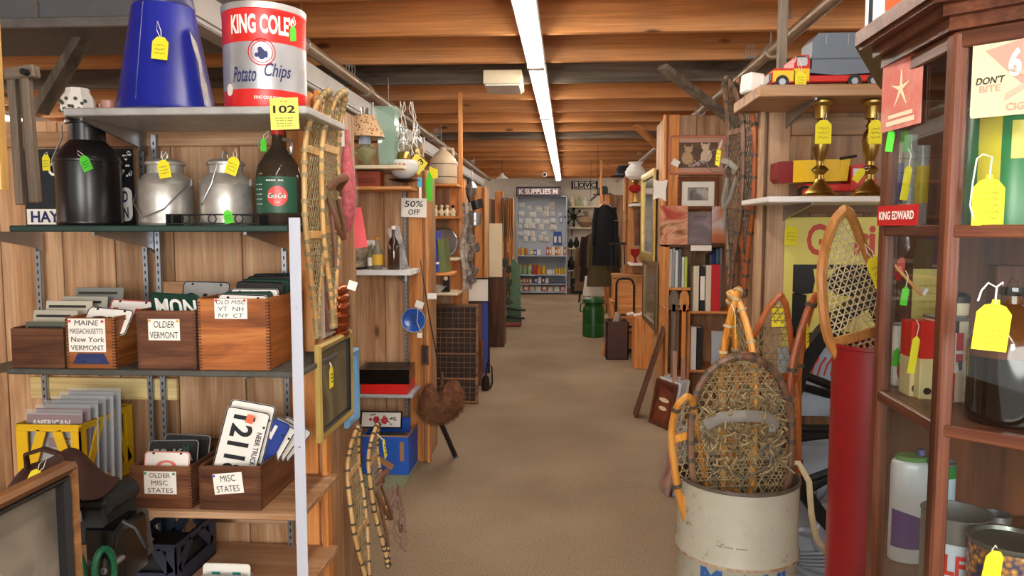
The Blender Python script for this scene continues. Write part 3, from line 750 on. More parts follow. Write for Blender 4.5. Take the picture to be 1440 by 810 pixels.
# ================================================================ LEFT BAY 1: licence plate shelves
YF = 2.04; YW = 2.40
def shelf(label, x0, x1, y0, y1, ztop, th, mat, brackets=(), name='shelf', bmat=None):
    t = thing(name, label, 'shelf', ((x0 + x1) / 2, y1, ztop)); w = x1 - x0
    M().box(-w / 2, w / 2, -(y1 - y0), 0, -th, 0, ch=.003).build('shelf_board', mat, t)
    for bxp in brackets:
        xx = bxp - (x0 + x1) / 2; d = (y1 - y0)
        m = M(); m.prism([(0, 0), (-d * .92, 0), (-d * .92, -.008), (-.03, -.055), (0, -.075)], -.004, .004, mtx=T(xx, 0, -th) @ Rm(0, 0, PI / 2) @ Matrix.Scale(1, 4))
        m.build('bracket', bmat or STEEL, t)
    return t
Zs = [at(265, y, Y=YF).z for y in (150, 317, 522, 720, 835)]
x_r = at(405, 320, Y=YF).x
shelf('galvanised sheet metal top shelf with the blue cone and chip tin', at(88, 150, Y=YF).x, at(432, 150, Y=YF).x, YF, YW, Zs[0], .022, plain('galv_sheet', '#b9bab8', .45, .35, var=.15, scale=20), (at(205, 200, Y=YW).x,))
DKGREEN = plain('dark_green_paint', '#1f3a33', .45, var=.1)
shelf('dark green painted shelf holding milk cans', at(12, 320, Y=YF).x, x_r, YF, YW, Zs[1], .018, DKGREEN, (at(58, 330, Y=YW).x, at(218, 330, Y=YW).x, at(404, 330, Y=YW).x))
RUBBER = plain('dark_rubber_shelf', '#4c4d48', .8, var=.2, scale=30, bump=.4)
shelf('dark grey shelf holding the upper row of plate boxes', at(10, 525, Y=YF).x, at(422, 525, Y=YF).x, YF, YW, Zs[2], .016, RUBBER, (at(62, 530, Y=YW).x, at(222, 530, Y=YW).x, at(404, 530, Y=YW).x))
shelf('rough pine shelf holding the lower row of plate boxes', at(20, 725, Y=YF).x, at(424, 725, Y=YF).x, YF, YW, Zs[3], .02, pine('x'), (at(225, 735, Y=YW).x, at(404, 735, Y=YW).x))
shelf('lowest pine shelf with a dark crate and more plates', at(20, 835, Y=YF).x, at(424, 835, Y=YF).x, YF, YW, Zs[4], .02, pine('x'))
def standard(px, z0, z1, Y, label):
    p = at(px, 400, Y=Y); t = thing('shelf_standard', label, 'shelf standard', (p.x, Y, z0))
    h = z1 - z0; M().box(-.009, -.005, -.012, 0, 0, h).box(.005, .009, -.012, 0, 0, h).box(-.009, .009, -.013, -.009, 0, h, ch=.001).build('rail', STEEL, t)
    m = M(); z = .02
    while z < h - .02: m.box(-.0022, .0022, -.0136, -.0132, z, z + .011); z += .025
    m.build('slots', BLACK, t, kind='stuff')
    return t
for px, lab in ((58, 'leftmost steel shelf standard behind the plate shelves'), (208, 'second steel shelf standard from left behind the plate shelves'),
                (226, 'third steel shelf standard from left behind the plate shelves'), (402, 'right steel shelf standard behind the plate shelves')):
    standard(px, .05, Zs[0] - .03 if px > 100 else Zs[1] - .03, YW - .002 if px != 226 else YW - .002, lab)
p0 = at(414, 306, Y=YF - .012); p1 = at(426, 810, Y=YF - .012)
t = thing('white_post', 'white painted angle iron post in front of the plate shelves', 'post', (p1.x, p1.y, 0))
M().beam((0, 0, 0), (p0.x - p1.x, 0, p0.z), .032, .004, up=(0, 1, 0)).beam((-.014, .012, 0), (p0.x - p1.x - .014, .012, p0.z), .004, .024, up=(0, 1, 0)).build('angle_iron', plain('white_enamel', '#b9bfcc', .45), t)
for z in (.4, .8, 1.2): M().cyl((0, -.004, z), (0, -.001, z), .003, n=8).build('bolt', STEEL, t)

def onshelf(px0, px1, Y, z):
    a = at(px0, 400, Y=Y).x; b = at(px1, 400, Y=Y).x
    return Vector(((a + b) / 2, Y, z)), b - a
def hgt(py, Y, z, px=260): return at(px, py, Y=Y).z - z

# --- top shelf
c, w = onshelf(175, 299, 2.13, Zs[0]); h = .52
BLUEP = plain('cobalt_blue', '#16258c', .28, var=.08, spec=.6)
t = thing('blue_cone', 'large cobalt blue tapered metal pail standing upside down on top shelf', 'pail', (c.x, c.y + .03, c.z))
M().lathe([(w / 2, 0), (w / 2 + .003, .004), (w / 2, .012), (w * .27, h * .72), (w * .275, h * .725), (w * .26, h * .74), (w * .22, h), (w * .0, h)], n=40).build('body', BLUEP, t)
M().lathe([(w * .316, h * .58), (w * .320, h * .585), (w * .297, h * .65), (w * .292, h * .65)], n=40, cap=False).build('band', plain('navy', '#0d1552', .35), t)
# worn white patch on the side, yellow tag, wire handle lug
m = tmesh('I', .02, .10); m2 = M()
def conept(a, z, off=.002): r = w / 2 + (w * .27 - w / 2) * z / (h * .72) + off; return (r * math.sin(a), -r * math.cos(a), z)
ptch = [(1.32, .02), (1.5, .0), (1.55, .08), (1.45, .10), (1.5, .15), (1.42, .20), (1.22, .23), (1.24, .19), (1.36, .14), (1.32, .08)]
cz = (1.42, .12); vs = [conept(*cz)] + [conept(*q) for q in ptch]
m2.add(vs, [(0, i + 1, (i + 1) % len(ptch) + 1) for i in range(len(ptch))]); m2.build('worn_patch', plain('bare_white', '#c9c4be', .6, var=.2, scale=40), t)
M().tube([conept(-.15, z, .002) for z in (.02, .2, .3)], .0018, 4).build('seam', plain('navy2', '#101a6a', .3), t)
g = at(226, 55, Y=2.03) - Vector((c.x, c.y + .03, c.z))
price_tag(t, g, w=.046, h=.055, tie=(-.02, .012, .05), tilt=.12)
c, w = onshelf(328, 435, 2.16, Zs[0]); R = w / 2; h = hgt(18, 2.16, Zs[0], 380)
t = thing('potato_chip_tin', 'red and silver potato chip tin with lid on top shelf', 'tin', (c.x, c.y, c.z))
SILV = plain('silver_tin', '#b4b7bb', .35, .55, var=.1); CHIPRED = plain('chip_red', '#cf2420', .35, var=.05)
M().lathe([(R * .985, 0), (R, .004), (R, h * .17)], n=40, cap=True).build('lower_red_band', CHIPRED, t)
M().lathe([(R, h * .17), (R, h * .62)], n=40, cap=False).build('body', SILV, t)
M().lathe([(R, h * .62), (R, h * .92), (R * 1.008, h * .925), (R * 1.008, h * .935), (R, h * .94)], n=40).build('upper_red_band', CHIPRED, t)
M().lathe([(R * 1.015, h * .94), (R * 1.02, h * .985), (R * 1.02, h), (R * .96, h), (R * .95, h * .985), (0, h * .985)], n=40).build('lid', plain('lid_metal', '#c8c9c8', .3, .6), t)
letter(t, "KING COLE'S", (R * .34, 0, h * .79), w=R * 1.62, h=h * .19, mat=PAPER, bold=.035, bend=R)
NAVY = plain('navy_print', '#1c2a5e', .6)
letter(t, 'Potato', (-R * .14, 0, h * .31), w=R * .62, h=h * .15, mat=NAVY, shear=.35, bold=.012, bend=R)
letter(t, 'Chips', (R * .68, 0, h * .335), w=R * .66, h=h * .17, mat=NAVY, shear=.35, bold=.012, bend=R)
letter(t, 'KING COLE FOODS, INC.', (R * .55, 0, h * .085), w=R * .9, h=h * .035, mat=PAPER, bold=.02, bend=R)
m = M(); rr = h * .125; cx = R * .3
def bendpt(x, z, off=.0018): return ((R + off) * math.sin(x / R), -(R + off) * math.cos(x / R), z)
m.tube([bendpt(cx + rr * math.cos(q * PI / 12), h * .52 + rr * math.sin(q * PI / 12)) for q in range(24)], .0014, 4, closed=True)
m.tube([bendpt(cx + rr * .8 * math.cos(q * PI / 12), h * .52 + rr * .8 * math.sin(q * PI / 12)) for q in range(24)], .0008, 4, closed=True)
m.build('round_emblem', CHIPRED, t)
m = M()
for (ex, ez, ew, eh) in ((cx, h * .5, .022, .03), (cx - .004, h * .545, .014, .014), (cx + .012, h * .5, .008, .02), (cx - .014, h * .49, .01, .012)):
    pl = ell(ew, eh, 14, ex, ez); m.add([bendpt(ex, ez)] + [bendpt(*q) for q in pl], [(0, i + 1, (i + 1) % 14 + 1) for i in range(14)])
m.build('emblem_figure', NAVY, t)
m = M(); pl = ell(.028, .034, 18, -R * .58, h * .17); m.add([bendpt(-R * .58, h * .17)] + [bendpt(*q) for q in pl], [(0, i + 1, (i + 1) % 18 + 1) for i in range(18)]); m.build('small_seal', PAPER, t)
g = at(412, 40, Y=c.y - R - .012) - Vector((c.x, c.y, c.z)); price_tag(t, g, GTAG, w=.016, h=.034, tie=(0, .01, .035), script=False)
# white enamel box and pink cup
c, w = onshelf(101, 143, 2.12, Zs[0])
t = thing('white_enamel_jar', 'small white jar with dark flower decoration on top shelf corner', 'jar', c)
M().lathe([(w * .5, 0), (w * .52, .01), (w * .48, .04), (w * .36, .055), (w * .34, .068), (w * .2, .07), (0, .07)], n=8).build('body', plain('china_white', '#d9d9d2', .3, c2='#e8e6df', var=.1), t)
m = M()
for k_ in range(14):
    a = -1.2 + k_ * .18; m.sphere((w * .5 * math.sin(a), -w * .5 * math.cos(a), .018 + .016 * math.sin(k_ * 2.3)), .0055, 6, 4)
m.build('flower_decoration', plain('flower_dark', '#4a4c38', .6), t)
c, w = onshelf(155, 173, 2.14, Zs[0])
t = thing('pink_cup', 'small pink cup on the top shelf beside the blue pail', 'cup', c)
M().lathe([(w * .35, 0), (w * .5, .02), (w * .5, .035), (w * .45, .035), (w * .4, .01), (0, .008)], n=18).build('bowl', plain('pink_china', '#c58d80', .3), t)
M().tube([(-w * .45, 0, .03), (-w * .75, 0, .026), (-w * .7, 0, .012), (-w * .4, 0, .01)], .0025, 5).build('handle', plain('pink_china', '#c58d80', .3), t)

# lot number card 102
c = at(400, 160, Y=YF - .012); t = thing('number_card', 'yellow card reading 102 hanging from the top shelf edge', 'sign', c)
M().box(-.040, .040, -.001, 0, -.043, .043, mtx=Rm(0, -.03, 0)).build('card', plain('pale_yellow_card', '#dede6a', .7), t)
letter(t, '102', (0, -.0015, .012), w=.062, h=.021, bold=.02); 
for i, z in enumerate((-.012, -.019, -.026, -.033)): letter(t, '-- --- - ----', (0, -.0015, z), w=.05 - .004 * i, h=.0014)
letter(t, '-- ---', (0, -.0015, .034), w=.02, h=.0014)

# --- second shelf
BLKSIGN = plain('black_enamel', '#14161c', .35, var=.3, scale=30, c2='#23252d')
a = at(30, 205, Y=2.34); b = at(92, 312, Y=2.34)
t = thing('enamel_sign', 'black enamel sign reading hay behind the black milk can', 'sign', ((a.x + b.x) / 2, 2.345, Zs[1]))
w = b.x - a.x; h = .25
M().box(-w / 2, w / 2, -.002, 0, 0, h, ch=.0008).build('panel', BLKSIGN, t)
M().box(-w * .46, w * .5, -.003, -.002, .005, .055).build('white_band', PAPER, t)
letter(t, 'HAY', (.0, -.0034, .03), w=w * .72, h=.037, mat=NAVY, bold=.03)
letter(t, 'G', (w * .24, -.0034, .185), w=.032, h=.045, mat=PAPER, bold=.03)
price_tag(t, (w * .12, -.01, .225), w=.026, h=.045, tie=(0, .005, .015))
a = at(152, 200, Y=2.34); b = at(190, 310, Y=2.34)
t = thing('enamel_sign', 'black enamel sign with white letters right of the black milk can', 'sign', ((a.x + b.x) / 2, 2.345, Zs[1])); w = b.x - a.x
M().box(-w / 2, w / 2, -.002, 0, 0, h, ch=.0008).build('panel', BLKSIGN, t)
m = M(); m.prism(rrect(w * .55, .11, .02, cz=.07, cx=w * .12), -.0032, -.002); m.build('white_badge', PAPER, t)
letter(t, 'D', (w * .12, -.0036, .095), w=.018, h=.036, mat=NAVY, bold=.03); letter(t, 'N', (w * .12, -.0036, .043), w=.018, h=.036, mat=NAVY, bold=.03)
m = M()
for k_ in range(18): m.prism(rrect(random.uniform(.004, .014), random.uniform(.003, .012), .001, 1, random.uniform(0, w * .4), random.uniform(.16, .24)), -.0028, -.002)
m.build('chipped_spots', PAPER, t, kind='stuff')
def milkcan(label, px0, px1, Y, zt, py_top, mat, cat='milk can', neck=.36, shoulder=.62, lidh=.9, handle='bail', name='milk_can', n=32):
    c, w = onshelf(px0, px1, Y, zt); h = hgt(py_top, Y, zt, (px0 + px1) / 2); R = w / 2
    t = thing(name, label, cat, (c.x, Y, zt))
    M().lathe([(R * .96, 0), (R, .006), (R, .012), (R * .985, .016), (R * .985, h * shoulder), (R * 1.0, h * (shoulder + .01)), (R * .97, h * (shoulder + .04)), (R * neck * 1.9, h * (shoulder + .14)), (R * neck * 1.55, h * (shoulder + .18)), (R * neck * 1.55, h * (lidh - .07))], n=n).build('body', mat, t)
    return t, R, h, c
BLKCAN = plain('black_japanned', '#141417', .28, var=.3, spec=.6)
t, R, h, c = milkcan('tall black painted milk can with narrow neck and green tag', 92, 172, 2.2, Zs[1], 165, BLKCAN, neck=.36, shoulder=.6, lidh=1.0)
M().lathe([(R * .60, h * .93), (R * .64, h * .935), (R * .64, h * .96), (R * .58, h), (R * .2, h)], n=28).build('neck_rim', BLKCAN, t)
M().tube([(-R * .58, -.03, .01), (-R * 1.0, -.035, h * .6), (-R * .62, -.035, h * .8), (-R * .6, -.035, h * .92)], .0025, 5).build('wire', STEEL, t)
M().lathe([(R * 1.0, h * .58), (R * 1.02, h * .585), (R * 1.02, h * .6), (R, h * .605)], n=32, cap=False).build('seam_band', BLKCAN, t)
price_tag(t, at(117, 222, Y=c.y - R - .01) - Vector((c.x, c.y, Zs[1])), GTAG, w=.03, h=.04, tie=(-.012, .01, .03), tilt=-.4)
OLDTIN = plain('old_tin', '#b9b7b0', .36, .6, var=.25, scale=18)
for lab, a_, b_, hx in (('silver tin milk can with bail handle, left one on green shelf', 203, 274, 238), ('silver tin milk can with lid clamp, right one on green shelf', 288, 357, 322)):
    t, R, h, c = milkcan(lab, a_, b_, 2.2, Zs[1], 226, OLDTIN, neck=.42, shoulder=.62, lidh=1.0)
    M().lathe([(R * .66, h * .92), (R * .72, h * .93), (R * .72, h * .965), (R * .6, h * 1.0), (R * .3, h * 1.03), (0, h * 1.035)], n=28).build('lid', OLDTIN, t)
    if hx == 238: M().tube([(-R, 0, h * .66), (-R * 1.03, -R * .5, h * .35), (-R * .3, -R * 1.12, h * .12), (R * .5, -R * 1.1, h * .25), (R * 1.0, -R * .4, h * .6), (R, 0, h * .72)], .0022, 6).build('bail_handle', STEEL, t)
    else: M().tube([(-R * .9, -R * .3, h * .25), (-R * .5, -R, h * .35), (-R * .1, -R * 1.05, h * .62), (0, -R * .7, h * .95)], .0022, 6).build('bail_handle', STEEL, t)
    M().tube([(0, -.018, h * 1.02), (0, -.016, h * 1.12), (0, .016, h * 1.12), (0, .018, h * 1.02)], .006, 8, flat=.5).build('lid_handle', OLDTIN, t)
    for s in (-1, 1): M().box(s * R * .96, s * R * 1.06, -.008, .008, h * .6, h * .72, ch=.003).build('handle_lug', OLDTIN, t)
    px = 229 if hx == 238 else 330
    price_tag(t, at(px, 228 if px < 300 else 224, Y=c.y - R - .012) - Vector((c.x, c.y, Zs[1])), w=.036, h=.046, tie=(.01 if px < 300 else -.012, .012, .03), tilt=-.15 if px < 300 else .35)
# low black iron rack
c, w = onshelf(237, 367, 2.07, Zs[1]); t = thing('iron_rack', 'low black iron trivet rack in front of the tin milk cans', 'rack', c)
m = M(); hh = .033
m.box(-w / 2, w / 2, -.004, 0, hh - .004, hh, ch=.001).box(-w / 2, w / 2, -.004, 0, .003, .007, ch=.001).box(-w / 2, w / 2, .09, .094, hh - .004, hh, ch=.001)
for s in (-1, 1): m.box(s * w / 2, s * (w / 2 - .004), -.004, .094, 0, hh, ch=.001)
m.build('frame', BLACK, t); m = M()
for k_ in range(7):
    x = -w / 2 + (k_ + .5) * w / 7
    if k_ % 2: m.tube([(x + .012 * math.cos(a * PI / 5), -.002, .019 + .012 * math.sin(a * PI / 5)) for a in range(10)], .002, 5, closed=True)
    else: m.box(x - .002, x + .002, -.004, 0, .003, hh)
m.build('scrollwork', BLACK, t, kind='stuff')
price_tag(t, (w * .18, -.012, .037), GTAG, w=.026, h=.032, tie=(0, .006, .01), tilt=-.2)
# cola syrup jug
c, w = onshelf(366, 425, 2.2, Zs[1]); R = w / 2; h = hgt(182, 2.2, Zs[1], 395)
t = thing('syrup_jug', 'clear glass jug with red round emblem on a green label and red cap', 'jug', (c.x, 2.2, Zs[1]))
JUG = glass('jug_glass', '#a89a86', .03)
M().lathe([(R * .9, 0), (R, .012), (R, h * .52), (R * .93, h * .62), (R * .6, h * .74), (R * .3, h * .82), (R * .25, h * .92), (R * .25, h * .95)], n=32).build('glass_body', plain('jug_solid', '#54473a', .08, spec=.8, trans=.6), t)
M().lathe([(R * .28, h * .94), (R * .3, h * .945), (R * .3, h * .995), (R * .26, h)], n=20).build('cap', RED, t)
M().tube([(R * .25, 0, h * .9), (R * .6, 0, h * .88), (R * .62, 0, h * .76), (R * .5, 0, h * .74)], .007, 8).build('neck_handle', plain('jug_solid2', '#6a6157', .1, spec=.8), t)
DG = plain('label_green', '#23503c', .5); m = M()
arc = [-1.25 + 2.5 * q / 20 for q in range(21)]
m.add([((R + .001) * math.sin(a), -(R + .001) * math.cos(a), z) for z in (h * .13, h * .5) for a in arc], [(i, i + 1, i + 22, i + 21) for i in range(20)]); m.build('green_label', DG, t)
def disc(parent, name, R_, cxx, cz, w_, h_, mat, off=.0022):
    pl = ell(w_, h_, 24, cxx, cz); f = lambda x, z: ((R_ + off) * math.sin(x / R_), -(R_ + off) * math.cos(x / R_), z)
    return M().add([f(cxx, cz)] + [f(*q) for q in pl], [(0, i + 1, (i + 1) % 24 + 1) for i in range(24)]).build(name, mat, parent)
disc(t, 'red_emblem', R, R * .3, h * .3, .058, .06, plain('cola_red', '#d02a22', .35))
def bl(parent, text, R_, x, z, w_, h_, mat, off=.003, **kw):
    return letter(parent, text, (x, 0, z), w=w_, h=h_, mat=mat, bend=R_ + off, **kw)
bl(t, 'Coca-Cola', R, R * .3, h * .305, .05, .015, PAPER, shear=.3, bold=.012); bl(t, 'Coke', R, R * .3, h * .24, .018, .007, PAPER)
bl(t, '---- --', R, R * .2, h * .46, .05, .003, PAPER, bold=.02)
for k_ in range(5): bl(t, '--- ----', R, -R * .6, h * (.42 - .05 * k_), .026, .002, PAPER)
price_tag(t, (-R * .55, -R * .3, h * .88), GTAG, w=.018, h=.032, tie=(.012, .01, .03), script=False)
M().tube([(-R * .65 + .012 * math.cos(a * PI / 6), -R * .2, h * .85 + .014 * math.sin(a * PI / 6)) for a in range(12)], .002, 5, closed=True).build('finger_ring', STEEL, t)
# grey old wooden clamp hanging left
c = at(40, 100, Y=1.75); t = thing('wooden_clamp', 'old grey wooden tool frame hanging left of the black milk can', 'tool', c)
a = lambda px, py, dy=0: tuple(at(px, py, Y=1.75) - c + Vector((0, dy, 0)))
M().beam(a(10, 106), a(52, 100), .028, .03).build('crosspiece', greywood('x'), t)
M().beam(a(36, 108), a(50, 285), .024, .02, up=(0, 1, 0)).build('arm', greywood('z'), t)
M().beam(a(18, 110), a(30, 288), .020, .02, up=(0, 1, 0)).build('arm', greywood('z'), t)
M().cyl(a(44, 104, -.03), a(44, 104, .02), .008, n=10).build('bolt', DKIRON, t)

# --- plate boxes
def wood_box(label, px0, px1, py0, zt, dep, mat, rz=0, YY=2.06, hb=None, lab=None, lw=.1, lh=.07, lx=0, lz=.6, ls=.8, pins=(RED, RED), joints=True, lrot=0):
    a = at(px0, py0, Y=YY).x; b = at(px1, py0, Y=YY).x; w = b - a; h = hb or (at((px0 + px1) / 2, py0, Y=YY).z - zt)
    t = thing('wooden_box', label, 'box', ((a + b) / 2, YY, zt), rz=rz)
    th = .010
    M().box(-w / 2, w / 2, 0, th, 0, h, ch=.002).build('front_board', mat('x'), t)
    M().box(-w / 2, w / 2, dep - th, dep, 0, h, ch=.002).build('back_board', mat('x'), t)
    M().box(-w / 2, -w / 2 + th, th, dep - th, 0, h + .002, ch=.002).build('side_board', mat('y'), t)
    M().box(w / 2 - th, w / 2, th, dep - th, 0, h + .002, ch=.002).build('side_board', mat('y'), t)
    M().box(-w / 2 + th, w / 2 - th, th, dep - th, 0, .008).build('bottom_board', mat('x'), t)
    if joints:
        m = M(); z = .006
        while z < h - .006:
            for s in (-1, 1): m.box(s * (w / 2 + .0006), s * (w / 2 - .009), -.0006, .011, z, z + .004)
            z += .009
        m.build('finger_joints', plain('joint_dark', '#4a2814', .6), t, kind='stuff')
    if lab:
        m = M(); m.box(-lw / 2, lw / 2, -.001, 0, -lh / 2, lh / 2); c = m.build('paper_card', PAPER, t, (lx, -.0012, h * lz), (0, lrot, 0), label='white handwritten card')
        n = len(lab)
        for i, s in enumerate(lab):
            zz = lh * (.5 - (i + .5) / n); letter(c, s, (random.uniform(-.002, .002), -.0016, zz), w=min(lw * .9, lw * .13 * len(s)), h=lh / n * .62, shear=random.uniform(-.1, .2), name='handwriting')
        for s, pm in zip((-1, 1), pins): M().sphere((s * lw * .44, -.004, lh * .42), .004, 8, 5).build('push_pin', pm, c)
    return t, w, h
RDP = plain('red_pin', '#d8344a', .4); YLP = plain('yellow_pin', '#e0b030', .4); GRP = plain('green_pin', '#2a9a5a', .4); PRP = plain('purple_pin', '#6a50c8', .4)
B1 = wood_box('small dark wooden box of grey cards at the far left of the upper row', 14, 88, 462, Zs[2], .26, dark_crate, joints=False)
B2 = wood_box('wooden box with card reading Maine Massachusetts New York Vermont', 91, 160, 447, Zs[2], .26, crate_wood, lab=['MAINE', 'MASSACHUSETTS', 'New York', 'VERMONT'], lw=.112, lh=.098, lx=-.008, lz=.66, pins=(RDP, RED), rz=0)
m = M(); m.prism([(-.055, .014), (.055, .014), (.040, .045), (-.040, .045)], -.0008, 0); m.build('blue_print', NAVY, B2[0])
letter(B2[0], 'MAINE', (0, -.0012, .024), w=.05, h=.01, mat=plain('dim_blue', '#39456e', .6), bold=.02)
B3 = wood_box('brown wooden box with card reading older Vermont', 191, 274, 437, Zs[2], .27, dark_crate, lab=['OLDER', 'VERMONT'], lw=.094, lh=.062, lx=-.005, lz=.68, pins=(YLP, YLP))
B4 = wood_box('orange brown wooden box with card reading old misc VT NH NY CT', 277, 377, 420, Zs[2], .30, crate_wood, lab=['OLD MISC', 'VT  NH', 'NY  CT'], lw=.096, lh=.058, lx=-.005, lz=.86, pins=(RDP, RDP))
B5 = wood_box('dark wooden box with card reading older misc states', 182, 268, 656, Zs[3], .30, dark_crate, lab=['OLDER', 'MISC', 'STATES'], lw=.098, lh=.068, lx=0, lz=.62, pins=(GRP, GRP))
B6 = wood_box('dark wooden box with card reading misc states, lower shelf right', 279, 366, 656, Zs[3], .32, dark_crate, rz=-.02, lab=['MISC', 'STATES'], lw=.088, lh=.062, lx=-.004, lz=.62, pins=(PRP, None), lrot=-.08) if 0 else wood_box('dark wooden box with card reading misc states, lower shelf right', 279, 366, 656, Zs[3], .32, dark_crate, lab=['MISC', 'STATES'], lw=.088, lh=.062, lx=-.004, lz=.62, pins=(PRP,), lrot=-.1)

PLW = plain('plate_white', '#eceae2', .4, var=.04); PLB = plain('plate_black', '#17181a', .4, var=.1); PLG = plain('plate_green', '#12392e', .4); PLS = plain('plate_silver', '#a8aaa8', .4, .4, var=.1)
PLBL = plain('plate_blue', '#24408e', .4)
def plate(box, label, dx, dy, z, bg, fg, text, vert=True, lean=.15, tilt=0, group=None, wd=.305, ht=.155, small=None, sc=1.0):
    t = thing('license_plate', label, 'licence plate', Vector(box[0].location) + Vector((dx, dy, z)), rot=(-lean, (PI / 2 if vert else 0) + tilt, 0), group=group)
    wd *= sc; ht *= sc
    m = M(); m.prism(rrect(wd, ht, .012), -.0012, .0, mi=0); m.build('plate', bg, t)
    o = rrect(wd - .004, ht - .004, .011); M().tube([(x, -.0016, z_) for x, z_ in o], .0016, 4, closed=True).build('raised_rim', fg if fg is not PLW else bg, t)
    if text: letter(t, text, (0, -.0022, -.008), w=wd * .82, h=ht * .5, mat=fg, bold=.03)
    if small: letter(t, small, (0, -.0022, ht * .36), w=wd * .45, h=ht * .12, mat=fg, bold=.02)
    m = M()
    for sx in (-1, 1): m.cyl((sx * wd * .3, -.0018, ht * .42), (sx * wd * .3, -.0005, ht * .42), .004, n=8)
    m.build('bolt_holes', INK, t, kind='stuff'); return t
PT = lambda v: PLW if v is PLB or v is PLG else INK
# box 2: white plates lying slanted
h2 = B2[2]
plate(B2, 'white licence plate with letters CV slanting out of the Maine box', .022, .05, h2 - .015, PLW, INK, 'CV', vert=False, lean=.6, tilt=.08, wd=.14, ht=.085)
plate(B2, 'white licence plate with red mark behind the CV plate', .035, .15, h2 + .0, PLW, RED, '1 5', vert=False, lean=.5, tilt=.05, wd=.14, ht=.08)
for i in range(3): plate(B2, 'white licence plate deep in the Maine box', .005, .08 + i * .05, h2 - .08, PLW, INK, '', vert=False, lean=.3, wd=.115, ht=.1, group='white plates deep in the Maine box')
h3 = B3[2]
plate(B3, 'dark green licence plate reading MUN in the older Vermont box', .008, .05, h3 + .0, PLG, PLW, 'NUM', vert=False, lean=.3, wd=.152, ht=.10, tilt=PI + .05, small='SEE VT')
plate(B3, 'grey silver licence plate behind the dark green plate', .04, .16, h3 + .015, PLS, INK, '214', vert=False, lean=.3, wd=.15, ht=.12, tilt=.03)
for i in range(3): plate(B3, 'dark plate deep in the older Vermont box', 0, .09 + i * .05, h3 - .06, PLB, PLW, '', vert=False, lean=.2, wd=.15, ht=.1, group='dark plates deep in the Vermont box')
h4 = B4[2]
for i, (bg, dz, tx) in enumerate(((PLW, .0, ''), (PLG, .006, ''), (PLW, .012, ''), (PLB, .03, 'GV'), (PLG, .036, ''), (PLB, .045, '47'), (PLB, .05, '58'))):
    plate(B4, ['front white edged plate in the old misc box', 'dark green plate behind the front one in the old misc box', 'second white plate in the old misc box', 'black licence plate in the middle of the old misc box',
               'dark green plate near the back of the old misc box', 'black licence plate second from the back of the old misc box', 'tallest black licence plate at the back of the old misc box'][i],
          .012 + .004 * i, .03 + .033 * i, h4 - .055 + dz, bg, PT(bg), tx, vert=False, lean=.22, wd=.15, ht=.13, tilt=random.uniform(-.04, .04))
h5 = B5[2]
plate(B5, 'white plate with orange print in the older misc states box', .005, .03, h5 - .0, PLW, plain('plate_orange', '#e07a6a', .4), '-O-', vert=False, lean=.2, wd=.14, ht=.07)
plate(B5, 'white plate end standing low at the left of older misc box', -.012, .06, h5 - .03, PLS, INK, '', vert=False, lean=.2, wd=.13, ht=.09)
plate(B5, 'black licence plate tilted across the older misc states box', -.012, .10, h5 + .012, PLB, PLS, '53 KA', vert=False, lean=.3, wd=.16, ht=.075, tilt=-.03)
plate(B5, 'second black licence plate at the back of older misc box', .004, .15, h5 + .008, PLB, PLS, '', vert=False, lean=.3, wd=.15, ht=.09, tilt=.03)
plate(B5, 'narrow green edged plate at the right of older misc box', .055, .05, h5 + .01, PLG, PLW, '', vert=True, lean=.25, wd=.09, ht=.02)
h6 = B6[2]
plate(B6, 'upright white licence plate reading 12118 with an orange sticker', .012, .05, h6 + .045, PLW, INK, '12118', vert=True, lean=.32, tilt=.28, wd=.235, ht=.125, small='NEBR TRUCK')
q = plate(B6, 'white licence plate directly behind the 12118 plate', .018, .075, h6 + .06, PLW, INK, '', vert=True, lean=.3, tilt=.26, wd=.235, ht=.13)
plate(B6, 'blue licence plate slanted right behind the 12118 plate', .055, .10, h6 + .03, PLBL, PLW, '7 42', vert=True, lean=.3, tilt=.5, wd=.2, ht=.10)
for i in range(3): plate(B6, 'white plate slanted at the right of the misc states box', .066 + .007 * i, .12 + .04 * i, h6 + .02 - .008 * i, PLW, INK, '', vert=True, lean=.3, tilt=.55 + .08 * i, wd=.19, ht=.1, group='white plates slanted right in the misc states box')
c6 = B6[0].location
st = thing('orange_sticker', 'small orange sticker square on the 12118 plate corner', 'sticker', c6 + Vector((.055, .025, h6 + .135)), rot=(-.32, .28, 0)); M().box(-.011, .011, -.0006, 0, -.012, .012).build('square', plain('sticker_orange', '#e8643a', .5), st)
# grey sleeves and folders standing in box 1
h1 = B1[2]
for i, (lab, w_, hh, dx, c_) in enumerate((('dark grey divider card at the front of the far left box', .135, .085, .0, '#5c5e54'), ('cream folder behind the divider in the far left box', .14, .115, -.005, '#b9b4a2'), ('cream folder with dark slot in the far left box', .15, .14, .008, '#c2bda9'),
          ('pale grey envelope standing high in the far left box', .15, .15, .03, '#a8a698'), ('grey cardboard sheet at the back of the far left box', .16, .175, .05, '#7f8078'))):
    t = thing('file_folder', lab, 'folder', B1[0].location + Vector((dx, .035 + .042 * i, h1 - .07)), rot=(-.18, 0, 0))
    M().box(-w_ / 2, w_ / 2, -.003, 0, 0, hh, ch=.001).build('cover', plain('folder_%d' % i, c_, .8, var=.06), t)
    M().box(-w_ / 2 + .01, w_ / 2 - .02, -.0036, -.003, hh - .022, hh - .014).build('slot', plain('slot_dark', '#2c2c2a', .8), t)
